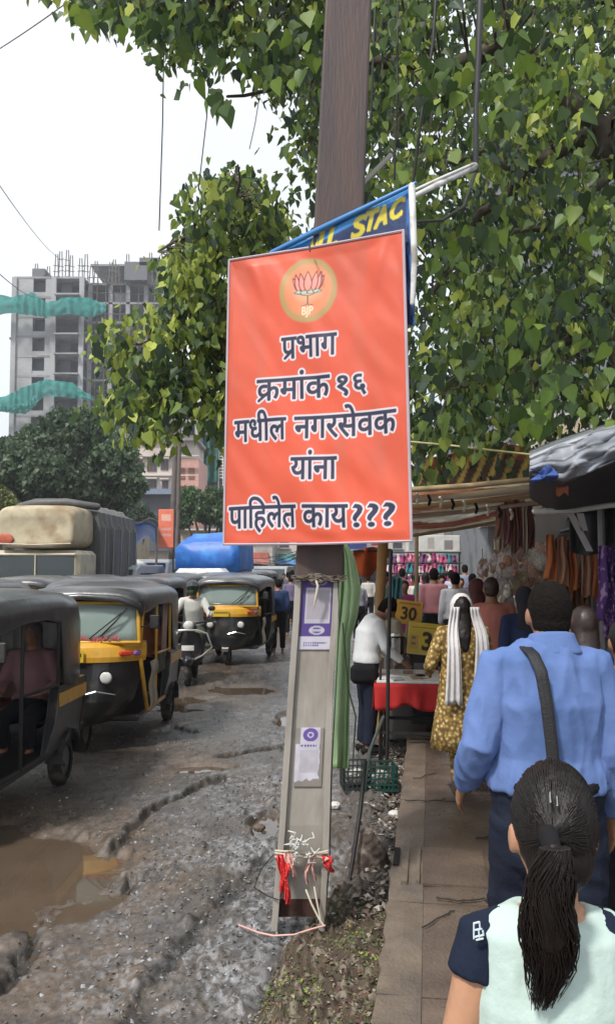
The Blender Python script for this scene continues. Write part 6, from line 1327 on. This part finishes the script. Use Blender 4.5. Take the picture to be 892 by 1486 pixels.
# dark stall backs
def stall_back(Y, L, label, off=2.3, h=2.4):
    r = empty('stall', KP(Y, off, PV), ROADA, label, 'stall', 'dark stalls along the right of the pavement')
    m = MB(); m.box((1.0, L / 2, h / 2), (.05, L, h)); m.build('back_cloth', Mdk, r); m = MB(); m.box((.5, L / 2, .45), (.9, L - .1, .9), bev=.03); m.build('counter', mat('stall counter', (.09, .07, .06), .8), r)
    m = MB(); m.box((.65, L / 2, h), (.9, L, .03)); m.build('roof', Mdk, r)
    for x in (.15,):
        for y_ in (.05, L - .05): m = MB(); m.tube([(x, y_, 0), (x, y_, h)], .022, 7); m.build('pole', M_iron, r)
    return r
stall_back(3.2, 3.2, 'nearest dark stall at the right behind the person in plum'); stall_back(6.6, 3.2, 'dark stall hung with orange and purple clothes'); stall_back(10, 3.4, 'dark stall behind the hanging plastic bags'); stall_back(14, 4, 'dark stall beyond the hanging bags', off=2.5); stall_back(19, 5, 'dark stall farther along the pavement', off=2.6)
# hanging goods
def bag_obj(px, py, Y, r_, c, i, label):
    o_ = P(px, py, Y); R_ = r_ * Y / F; m = MB(); rn = random.Random(i); K, N_ = 14, 10; rings = []
    for j in range(N_ + 1):
        th = pi * j / N_; rr = sin(th) ** .7 * (1 - .3 * (j / N_)); zz = -cos(th) * 1.25
        rings.append([Vector((rr * cos(2 * pi * k / K), rr * .7 * sin(2 * pi * k / K), zz)) * R_ * (1 + .55 * noise.noise((cos(2 * pi * k / K) * 2 + i, sin(2 * pi * k / K) * 2, zz * 2.5))) for k in range(K)])
    rings = [[v for v in r__] for r__ in rings[1:-1]]; m.ring_loft(rings)
    b = m.build('hanging_bag', mat('bag plastic %d' % c, [(.9, .82, .72), (.92, .9, .86), (.9, .66, .56), (.66, .5, .4), (.9, .70, .66), (.8, .76, .76)][c], .25, var=.3, vs=30, bump=.7, bs=28, coat=.5, c2=(.5, .34, .27), c2s=14, c2f=(.56, .66), trans=.5, spec=.9), smooth=True)
    b.location = o_; tag(b, label, 'bag', 'plastic wrapped bags hanging over the pavement')
    m = MB(); K2 = 16
    for (cx2, cy2, cz2, q) in [(rn.uniform(-.6, .6), -.55 + rn.uniform(-.1, .1), rn.uniform(-.8, .8), rn.uniform(.22, .42)) for _ in range(6)]: m.ell(Vector((cx2, cy2, cz2)) * R_, (q * R_, q * .5 * R_, q * 1.2 * R_), 9, 7, rot=Matrix.Rotation(rn.uniform(-.8, .8), 3, 'Y'))
    m.build('packed_item', mat('packed item %d' % (i % 5), [(.8, .45, .42), (.85, .8, .7), (.55, .3, .2), (.75, .7, .75), (.6, .5, .3)][i % 5], .4, var=.4, vs=40, bump=.5, bs=60), b, smooth=True, kind='stuff')
    m = MB(); m.tube([Vector((0, 0, R_ * 1.1)), Vector((0, .02, R_ * 1.1 + .12))], .006, 5); m.build('cord', Mtw, b)
rb_ = random.Random(77); i = 0
BAGS = [(770, 815, 27), (735, 820, 17), (716, 838, 16), (752, 842, 18), (700, 850, 14), (728, 862, 18), (760, 872, 17), (785, 858, 15), (742, 890, 17), (770, 900, 16), (722, 895, 14), (755, 922, 15), (738, 935, 13), (783, 835, 13), (708, 872, 13), (788, 885, 13), (775, 935, 12), (720, 815, 12), (748, 800, 12), (795, 810, 12), (730, 915, 12), (765, 850, 12), (700, 825, 10), (788, 912, 11)]
def baglab(px, py):
    lv_ = lambda y: sum(y > t for t in (832, 856, 880, 905)); row = sorted(b[0] + b[1] * .001 for b in BAGS[1:] if lv_(b[1]) == lv_(py)); k = row.index(px + py * .001)
    return 'crumpled plastic bag, ' + ORD[k] + ' from the left in the ' + ['top', 'second', 'third', 'fourth', 'lowest'][lv_(py)] + ' level of the hanging bags'
for (px, py, r_) in BAGS:
    i += 1; bag_obj(px, py, rb_.uniform(8.6, 10.2), r_, rb_.choice((0, 1, 2, 3, 4, 5)), i, 'largest round plastic bag of pale goods hanging under the canopy' if i == 1 else baglab(px, py))
def garment(px, y0, y1, Y, w, mt, label, grp, i):
    o_ = P(px, y0, Y); h = (y1 - y0) * Y / F; w *= Y / F * 1.35; m = MB(); ph = i * 1.7
    m.sheet(lambda u, v: Vector(((u - .5) * w * (.75 + .35 * v) + .008 * sin(v * 4 + ph), .035 * sin(u * 9 + ph + v * 2) + .02 * sin(v * 8), -h * v * (1 - .05 * sin(u * 5 + ph)))), 10, 10)
    g = m.build('hanging_garment', mt, smooth=True, thick=.006); g.location = o_; tag(g, label, 'garment', grp); return g
CN = ['orange', 'rust orange', 'brown', 'peach', 'dark brown', 'grey']
COLS = [cloth('orange cloth', (.6, .22, .09), trans=.3), cloth('rust orange cloth', (.45, .15, .07), trans=.3), cloth('brown cloth', (.26, .13, .08)), cloth('peach cloth', (.65, .38, .25), trans=.3), cloth('dark brown cloth', (.07, .045, .035)), cloth('grey cloth', (.22, .22, .24))]
for k in range(14):
    garment(798 + k * 5.6, 776 + (k * 13) % 9, 842 + (k * 29) % 40, 7.4 + .35 * (k % 3), 11, COLS[(k * 5) % 6], CN[(k * 5) % 6] + ' garment, ' + ORD[k] + ' from the left in the upper row right of the bags', 'orange and brown garments hanging in a row', k)
for k in range(10):
    garment(800 + k * 7, 842 + (k * 7) % 9, 905 + (k * 19) % 30, 7.9 + .2 * (k % 3), 12, COLS[(k * 7 + 2) % 6], CN[(k * 7 + 2) % 6] + ' garment, ' + ORD[k] + ' from the left in the lower row right of the bags', 'orange and brown garments in the lower row', k)
Mpur = [cloth('purple cloth %d' % k, c, c2=(.3, .2, .34), c2s=25, c2f=(.55, .6)) for k, c in enumerate([(.09, .04, .16), (.13, .05, .2), (.05, .03, .1)])]
for k in range(8): garment(876 + k * 9, 792 + (k * 11) % 8, 905 + (k * 23) % 30, 6.2 + .2 * (k % 2), 15, Mpur[k % 3], 'patterned purple garment, ' + ORD[k] + ' from the left beside the right edge', 'purple garments by the right edge', k)
Mtas = [cloth('tassel %d' % k, c) for k, c in enumerate([(.36, .2, .15), (.5, .42, .36), (.26, .12, .08), (.3, .14, .16)])]
for k in range(12): garment(722 + k * 4.3, 722 + abs(k - 6) * 2, 786 + (k * 17) % 22 - abs(k - 6), 8.3 + .15 * (k % 3), 6, Mtas[k % 4], ['brown', 'pale', 'dark brown', 'plum'][k % 4] + ' strand, ' + ORD[k] + ' from the left in the tassel bundle above the bags', 'strands of the tassel bundle', k)
Mpk_ = [cloth('pink cloth %d' % k, c) for k, c in enumerate([(.42, .08, .17), (.5, .22, .28), (.26, .05, .13), (.55, .42, .45), (.16, .06, .14), (.05, .2, .22)])]
for k in range(44):
    row = k // 15; garment(556 + (k % 15) * 7.2 + row * 2, 803 + row * 15 + (k * 7) % 5, 818 + row * 16 + (k * 11) % 9, 23 - row * 1.0 + .3 * (k % 4), 8.5, Mpk_[(k * 5 + row) % 6], ['magenta', 'pink', 'dark magenta', 'pale pink', 'plum', 'teal'][(k * 5 + row) % 6] + ' garment, ' + ORD[k % 15] + ' from the left in the ' + ['top', 'middle', 'bottom'][row] + ' row of the far stall', 'pink garments on the far stall', k)
m = MB()
for row in range(3): m.tube([P(550, 802 + row * 15, 23 - row), P(668, 802 + row * 15, 23 - row)], .02, 6)
for px in (552, 610, 666): m.tube([P(px, 800, 23.5), P(px, 870, 23.5)], .025, 6)
o = m.build('clothes_rail', M_iron); tag(o, 'dark rail frame of the far clothes stall', 'rail'); o['kind'] = 'stuff'
# ------------------------------------------------------------ stalls left of the pavement
o = cprint('shop_board', 78 * 19 / F, 24 * 19 / F, (.62, .62, .6), [('#', -.45, -.3, -.4, .4, 0, (.3, .3, .32)), ('#', -.1, .02, -.3, .35, 0, (.4, .38, .36)), ('#', .2, .36, -.35, .2, 0, (.25, .22, .22))], None, 50, 20); o.location = P(628, 789, 19); tag(o, 'weathered white shop board under the far edge of the brown canopy', 'board')
vt = empty('vendor_table', Vector((P(592, 820, 9).x, 9.0, 0)), ROADA, 'vendor table with a white top and a hanging red cloth', 'table')
m = MB(); m.box((0, 0, .80), (.62, .95, .03), bev=.008); m.build('tabletop', M_white, vt)
m = MB()
def skirtf(u, v):
    per = [(-.33, -.49), (.33, -.49), (.33, .49), (-.33, .49), (-.33, -.49)]; t = u * 4; i_ = min(int(t), 3); f = t - i_; x = per[i_][0] * (1 - f) + per[i_ + 1][0] * f; y_ = per[i_][1] * (1 - f) + per[i_ + 1][1] * f
    k = 1 + .06 * v * sin(u * 90); return Vector((x * k, y_ * k, .79 - (.24 + .03 * sin(u * 40)) * v))
m.sheet(skirtf, 120, 6); m.build('red_cloth', cloth('red cloth', (.42, .03, .03)), vt, smooth=True, thick=.004)
for x in (-.27, .27):
    for y_ in (-.42, .42): m = MB(); m.tube([(x, y_, 0), (x, y_, .79)], .02, 7); m.build('leg', M_iron, vt)
m = MB(); m.box((0, -.42, .3), (.52, .03, .03)); m.box((0, .42, .3), (.52, .03, .03)); m.build('stretcher', M_iron, vt)
rn = random.Random(6); tloc = Vector(vt.location); RR = Matrix.Rotation(ROADA, 3, 'Z')
for k in range(7):
    p = RR @ Vector((rn.uniform(-.22, .22), rn.uniform(-.4, .3), .815)) + tloc; m = MB(); m.box((0, 0, .012), (.11, .15, .022), rn.uniform(-.4, .4), bev=.004); o = m.build('goods_packet', [M_white, mat('grey packet', (.3, .3, .32), .4), mat('brown packet', (.3, .2, .12), .6)][k % 3]); o.location = p; tag(o, ['white', 'grey', 'brown'][k % 3] + ' flat packet, number ' + ORD[k] + ' laid out on the vendor table' if False else 'small flat ' + ['white', 'grey', 'brown'][k % 3] + ' packet on the vendor table, ' + ORD[k] + ' of those laid out', 'packet', 'packets on the vendor table')
m = MB(); m.tube([(0, 0, 0), (0, 0, .02), (0, 0, .2), (0, 0, .22)], [.09, .1, .1, .06], 18, flat=True); m.tube([(0, 0, .22), (0, 0, .25)], [.11, .09], 18, flat=True); o = m.build('steel_pot', M_chrome, smooth=False); o.location = P(577, 950, 9.6); o.location.z = .95; tag(o, 'steel pot standing behind the red table below the small price board', 'pot')
m = MB(); m.box((0, 0, .47), (.34, .34, .92), bev=.02); o = m.build('cupboard', mat('grey cupboard', (.17, .16, .15), .6)); o.location = Vector((P(577, 820, 9.85).x, 9.85, .0)); tag(o, 'narrow grey cupboard under the steel pot', 'cupboard'); m = MB(); m.box((0, -.172, .6), (.26, .008, .3)); m.build('door', M_black, o)
m = MB(); m.box((0, 0, .5), (.3, .3, 1.0), bev=.01); o = m.build('black_box', mat('black box', (.02, .02, .02), .5)); o.location = Vector((P(612, 820, 9.75).x, 9.75, 0)); tag(o, 'black box stand under the larger yellow price board', 'box'); m = MB(); m.box((0, -.155, .72), (.24, .012, .3)); m.build('front_frame', mat('grey frame', (.2, .2, .2), .5), o)
b1 = empty('price_board', P(593, 889, 10.5), -.1, 'small orange yellow price board reading 30 behind the larger one', 'sign'); b1.rotation_euler = (0, .12, -.1)
cprint('board', 38 * 10.5 / F, 34 * 10.5 / F, (.62, .33, .05), [('30', -.28, .28, -.3, .22, .006, (.03, .02, .01)), ('#', -.4, .4, .34, .42, 0, (.35, .15, .03))], b1)
m = MB(); m.tube([(0, .02, -.15), (0, .02, -.95)], .015, 6); m.build('stake', M_wood, b1)
b2 = empty('price_board', P(622, 928, 9.55), 0, 'larger yellow price board reading 30 beside the woman in gold', 'sign'); b2.rotation_euler = (-.12, .10, 0)
cprint('board', 62 * 9.55 / F, 46 * 9.55 / F, (.68, .52, .06), [('30', -.14, .36, -.34, .2, .010, (.04, .03, .02)), ('#', -.42, .42, .33, .37, 0, (.3, .15, .03)), ('#', -.44, -.24, -.34, .1, 0, (.6, .36, .1)), ('#', -.40, -.30, -.2, -.12, 0, (.2, .2, .1)), ('#', -.40, -.30, -.02, .04, 0, (.2, .2, .1)), ('#', -.5, .5, -.5, -.47, 0, (.6, .55, .4)), ('#', -.5, -.485, -.5, .5, 0, (.6, .55, .4))], b2)
m = MB(); m.tube([(0, .02, -.1), (0, .02, -.4)], .015, 6); m.build('stake', M_wood, b2)
person(Vector((P(566, 820, 9.9).x, 9.9, .02)), pi * .6, 1.55, 'man in a beige shirt behind the thin black stall pole', cloth('beige shirt', (.33, .28, .21)), cloth('grey trousers', (.07, .07, .075)), vox=.015)
# poles of the stall, green and orange cloth
rope('stall_pole', [P(567, 800, 8.2), P(563, 960, 8.2), P(561, 1128, 8.2)], .018, mat('black pole', (.02, .02, .02), .5), 'thin black upright pole at the left of the red table', 'pole')
rope('bamboo_pole', [P(556, 775, 9.9), P(551, 870, 9.9), (P(549, 820, 9.9).x, 9.9, 0)], [.06, .058, .05], mat('orange bamboo', (.36, .2, .07), .7, bump=.3), 'thick orange brown bamboo pole holding the brown canopy', 'pole', n=10)
rope('thin_pole', [P(552, 960, 8.6), (P(549, 820, 8.6).x, 8.6, 0)], .012, M_iron, 'thin grey rod standing left of the red table', 'rod')
m = MB()
def fn(u, v):
    xl = np.interp(v, [0, .1, .28, .5, 1], [496, 495, 492, 488, 481]); xr = np.interp(v, [0, .06, .2, .32, .42, .55, 1], [503, 514, 524, 518, 508, 507, 505]); y_ = 790 + 325 * v
    return P(xl + (xr - xl) * u, y_, 5.45 + .05 * sin(u * 7 + v * 3) + .03 * sin(u * 15))
m.sheet(fn, 16, 40); o = m.build('green_cloth', cloth('light green cloth', (.44, .60, .34), bump=.3, bs=9, trans=.3), smooth=True, thick=.008); tag(o, 'long light green cloth hanging just right of the grey post', 'cloth')
rope('cloth_string', [P(497, 905, 5.35), P(505, 1000, 5.33), P(516, 1040, 5.36), P(512, 1100, 5.36)], .005, mat('dark string', (.08, .1, .05), .8), 'dark string looping down over the light green cloth', 'string')
m = MB(); m.sheet(lambda u, v: P(514 + 52 * u - 8 * v * (1 - u), 800 + (10 + 34 * sin(pi * min(1, u * 1.2)) ) * v - 6 * sin(u * pi), 11 + .6 * v + .1 * sin(u * 14)), 18, 8); o = m.build('orange_awning', cloth('orange awning cloth', (.62, .12, .03)), smooth=True, thick=.01); tag(o, 'drooping orange awning right of the light green cloth', 'awning')
m = MB(); m.tube([P(514, 800, 11), P(566, 798, 11)], .02, 6); m.build('rail', M_iron, o)
o = cprint('shop_banner', 62 * 16 / F, 16 * 16 / F, (.5, .55, .62), [('#', -.45, .0, -.3, .3, 0, (.08, .12, .35)), ('#', .1, .4, .0, .3, 0, (.45, .08, .08))], None, 40, 14); o.location = P(532, 792, 16); tag(o, 'white and blue banner above the drooping orange awning', 'banner')
for k, px in enumerate((569, 577)): garment(px, 838, 892, 10.8, 9, cloth('teal cloth', (.06, .16, .19)), ['left', 'right'][k] + ' of two teal cloths hanging above the small price board', 'teal cloths by the bamboo pole', k)
# crates
def crate(px, Y, label, c):
    r = empty('crate', Vector((P(px, 820, Y).x, Y, .06)), .1, label, 'crate'); W_, D_, H_ = .26, .22, .2
    for sgn in (-1, 1):
        for ax in 'xy':
            m = MB(); n_ = 7; L = W_ if ax == 'x' else D_; off = (D_ if ax == 'x' else W_) / 2 * sgn
            for k in range(n_ + 1):
                t = -L / 2 + L * k / n_; m.box((t, off, H_ / 2) if ax == 'x' else (off, t, H_ / 2), (.010, .010, H_) if ax == 'x' else (.010, .010, H_))
            for z in (0, .05, .1, .15, H_): m.box((0, off, z) if ax == 'x' else (off, 0, z), (L, .012, .012) if ax == 'x' else (.012, L, .012))
            m.build('side_lattice', c, r)
    m = MB(); m.box((0, 0, .01), (W_, D_, .012)); m.build('base', c, r)
    m = MB(); m.ell((0, 0, .08), (.1, .085, .07), 12, 8); m.build('filling', mat('pale packets', (.4, .4, .38), .6, var=.6, vs=40), r, kind='stuff'); return r
Mcrt = mat('black crate plastic', (.022, .028, .026), .5); crate(517, 7.5, 'left black lattice crate on the ground below the green cloth', Mcrt); crate(549, 7.45, 'right black lattice crate on the ground under the red table', mat('dark green crate plastic', (.01, .05, .04), .5))
m = MB(); m.tube([(0, 0, 0), (0, 0, .1), (0, 0, .2)], [.13, .12, .05], 12, ry=[.09, .08, .04]); o = link('rubbish_heap', fuse(m, .012, 2, .02, (14, 14, 14)), mat('dark rubbish', (.06, .04, .032), .8, c2=(.2, .16, .13), c2s=14)); o.location = G(534, 1262, .05); tag(o, 'dark brown sack lying at the foot of the dark stick', 'sack')
rn = random.Random(15)
for k, (px, py) in enumerate(((486, 1172), (555, 1168), (562, 1200), (545, 1290), (572, 1185), (383, 1190), (376, 1205))):
    m = MB(); s = rn.uniform(.02, .05); m.ell((0, 0, s * .4), (s, s * .8, s * .6), 10, 7); me = fuse(m, .006, 1, .008, (40, 40, 40)); o = link('crumpled_scrap', me, [mat('white scrap', (.55, .53, .5), .6), mat('brown scrap', (.12, .09, .07), .8)][k % 2 if k < 5 else 1]); o.location = G(px, py, .03 if px > 400 else .02); tag(o, ['white crumpled scrap right of the grey post near the green cloth', 'dark scrap near the left edge of the pavement', 'white scrap lying against the kerb', 'dark scrap beside the brown sack', 'white scrap on the kerb edge', 'dark lump on the road just left of the post', 'second dark lump on the road below the first by the post'][k], 'scrap', 'scraps of rubbish near the post')
m = MB(); c = G(388, 1200, .035); rng_ = [Vector((.10 * cos(a) * (1 + .3 * noise.noise((cos(a) * 2, sin(a) * 2, 1))), .30 * sin(a) * (1 + .3 * noise.noise((cos(a) * 2, sin(a) * 2, 4))), 0)) for a in [2 * pi * k / 26 for k in range(26)]]
# ------------------------------------------------------------ crowd on the pavement and road
proto_m, _j, _s = person((0, 0, 0), 0, 1.65, 'x', cloth('plain shirt', (.4, .4, .4)), Mblk, vox=.022, hands=False)
proto_f, _j, _s = person((0, 0, 0), 0, 1.55, 'x', cloth('plain shirt', (.4, .4, .4)), Mblk, vox=.022, hands=False, hair='long', fem=True, hem=.75)
CR_ = [(640, 17, 'm', (.62, .62, .62), pi, 'man in white walking among the far crowd'), (654, 19, 'm', (.42, .42, .56), 0, 'man in a pale lilac shirt in the far crowd'), (617, 16.2, 'f', (.05, .28, .30), 0, 'woman in teal beside the small price board'), (668, 18, 'f', (.5, .14, .18), pi, 'woman in pink right of the lilac shirted man'), (600, 21, 'f', (.5, .4, .42), 0, 'woman in pale pink in front of the far clothes stall'),
       (628, 25, 'm', (.12, .12, .2), 0, 'man in dark blue far along the pavement'), (685, 15, 'm', (.10, .06, .08), 0, 'person in dark brown left of the hanging bags'), (583, 19, 'm', (.35, .1, .12), 0, 'man in dark red near the teal cloths'), (608, 28, 'f', (.4, .1, .25), 0, 'woman in magenta far down the pavement'), (590, 30, 'm', (.5, .5, .5), pi, 'man in pale grey far down the pavement'), (650, 30, 'm', (.3, .2, .1), 0, 'man in brown far down the pavement'), (662, 26, 'm', (.55, .5, .4), 0, 'man in cream far down the pavement'), (574, 24, 'f', (.1, .25, .2), 0, 'woman in green far down by the stalls'), (418, 30, 'm', (.1, .1, .12), 0, 'man in black walking on the road left of the post'), (412, 38, 'm', (.5, .5, .5), pi, 'man in white on the road far left of the post'), (556, 15, 'm', (.10, .15, .12), -1.2, 'man in dark green behind the orange awning'), (640, 35, 'f', (.5, .2, .1), 0, 'woman in orange at the far end of the pavement'), (520, 22, 'm', (.25, .25, .3), .5, 'man in grey behind the green cloth'), (422, 24, 'm', (.14, .12, .2), .2, 'man in dark violet on the road edge beside the post'), (674, 22, 'm', (.2, .22, .3), 0, 'man in slate blue before the pale shop')] + [(px, Y, kd, c, rz, n_ + w) for (px, Y, kd, c, rz, n_, w) in (
    (586, 13.5, 'f', (.3, .05, .16), pi, 'woman in crimson', ' just beyond the small price board'), (629, 14.2, 'm', (.5, .22, .24), 0, 'man in dusty pink', ' beyond the larger price board'), (604, 17.5, 'm', (.55, .5, .45), 0, 'man in beige', ' beside the woman in teal'), (660, 13.2, 'm', (.6, .6, .64), 0, 'man in whitish blue', ' left of the maroon headscarf'), (646, 22, 'f', (.45, .3, .05), 0, 'woman in mustard', ' beyond the man in white'), (694, 12.5, 'f', (.4, .35, .3), pi, 'woman in fawn', ' under the hanging bags'), (572, 16, 'f', (.3, .1, .3), 0, 'woman in purple', ' beside the bamboo pole'), (617, 33, 'm', (.15, .3, .2), 0, 'man in green', ' at the far end of the pavement'), (596, 36, 'm', (.6, .2, .1), 0, 'man in vermilion', ' at the far end of the street'), (408, 26, 'f', (.35, .12, .12), 0, 'woman in brick red', ' walking by the far rickshaws'), (424, 33, 'm', (.3, .32, .35), 0, 'man in grey', ' beyond the man in black on the road'), (534, 28, 'm', (.45, .42, .4), 0, 'man in off white', ' far behind the vendor'))]
fm = [True, True]
for k, (px, Y, kd, c, rz, lb) in enumerate(CR_):
    pr = proto_m if kd == 'm' else proto_f; idx = 0 if kd == 'm' else 1
    if fm[idx]: r = pr; fm[idx] = False
    else: r = copy_tree(pr)
    r.location = at(px, Y, PV if px > 540 else 0); r.rotation_euler = (0, 0, rz); r['label'] = lb; r['category'] = 'person'; s = 1 + ((k * 37) % 11 - 5) * .012; r.scale = (s, s, s)
    for ch in r.children:
        if ch.name.startswith('shirt'): ch.material_slots[0].link = 'OBJECT'; ch.material_slots[0].material = cloth('crowd %d' % k, c)
# ------------------------------------------------------------ overhead wires
Mwire = mat('black cable', (.02, .02, .02), .6)
def wire(a, b, Ya, Yb, sag, r_, label):
    A_, B_ = P(*a, Ya), P(*b, Yb); m = MB(); m.tube([A_.lerp(B_, k / 16) - Vector((0, 0, sag * 4 * (k / 16) * (1 - k / 16))) for k in range(17)], r_, 5); o = m.build('overhead_wire', Mwire, smooth=True); tag(o, label, 'wire')
wire((-60, 106), (140, -28), 12, 9, .05, .007, 'thin wire crossing the top left corner of the sky')
wire((-60, 180), (92, 378), 14, 60, .4, .012, 'thin wire slanting down to the unfinished tower')
wire((-40, 360), (60, 430), 16, 70, .4, .014, 'second thin wire slanting down at the left edge below the first')
def drop(pts, Y, r_, label, mt=Mwire): rope('hanging_wire', [P(x, y_, Y) for x, y_ in pts], r_, mt, label, 'wire', n=5)
drop([(238, 60), (236, 180), (231, 334)], 7.0, .0055, 'long thin wire hanging in the open sky left of the leaves')
drop([(306, 80), (300, 170), (288, 275)], 7.2, .005, 'shorter wire hanging between the two leafy trees'); drop([(378, 130), (370, 180), (362, 216)], 7.3, .004, 'shortest wire hanging near the rusty post')
drop([(634, -40), (628, 60), (612, 160), (598, 270)], 5.8, .012, 'dark cable sagging from the top to the white pole'); drop([(546, -40), (541, 80), (538, 180)], 5.6, .008, 'thin dark cable running down beside the rusty post'); drop([(577, -40), (576, 120), (572, 260)], 5.8, .008, 'thin dark cable between the post and the sagging cable')
rope('dark_bracket', [P(698, -60, 5.2), P(694, 70, 5.2), P(690, 160, 5.2), P(690, 248, 5.2)], [.022, .02, .016, .018], mat('dark bracket', (.03, .03, .035), .6), 'dark vertical rod hanging among the leaves right of the post', 'rod', n=8)
rope('dark_cable_loop', [P(600, 322, 4.6), P(640, 320, 4.9), P(672, 300, 5.1), P(690, 250, 5.2)], .01, Mwire, 'dark cable curving from the white pole up to the rod', 'cable', n=6)
for k in range(7):
    wire((330 + k * 16, 806 + (k * 7) % 9), (430, 800 + (k * 5) % 12), 40, 30, .2, .012, ORD[k] + ' from the left of the tangled far wires left of the post')

# ------------------------------------------------------------ damp air
m = MB(); m.box((0, 150, 39), (820, 880, 86)); hz = m.build('haze', None, kind='stuff'); hm_ = bpy.data.materials.new('haze'); hm_.use_nodes = True; hn = hm_.node_tree
for n_ in list(hn.nodes):
    if n_.type == 'BSDF_PRINCIPLED': hn.nodes.remove(n_)
pv_ = hn.nodes.new('ShaderNodeVolumePrincipled'); pv_.inputs['Density'].default_value = .0009; pv_.inputs['Color'].default_value = (.92, .95, 1, 1); pv_.inputs['Anisotropy'].default_value = .3
hn.links.new(pv_.outputs[0], [n_ for n_ in hn.nodes if n_.type == 'OUTPUT_MATERIAL'][0].inputs['Volume']); hz.data.materials.append(hm_)

# weeds on the mound
wr_ = random.Random(41); C_ = []; T_ = []; N2_ = []; S2_ = []; K_ = []
while len(C_) < 420:
    cx_, cy_ = wr_.choice(((.22, 4.3), (.3, 4.0), (-.05, 3.7), (.1, 3.3), (-.2, 3.9), (.3, 3.5))); x = wr_.gauss(cx_, .06); y_ = wr_.gauss(cy_, .09); z = mound_z(x, y_)
    if z < -.02: continue
    C_.append((x, y_, z + wr_.uniform(.005, .035))); T_.append((wr_.gauss(0, .8), wr_.gauss(0, .8), wr_.uniform(.2, 1))); N2_.append((wr_.gauss(0, 1), wr_.gauss(0, 1), 1)); S2_.append(wr_.uniform(.007, .018)); g = wr_.choice(GREENS[:4]); K_.append(g)
wd_ = link('weeds', leaves_mesh('weeds', np.array(C_), np.array(T_), np.array(N2_), np.array(S2_), np.array(K_), far=True), Mleaf, kind='stuff'); tag(wd_, 'tiny green weeds sprouting on the earth mound round the post', 'weeds')
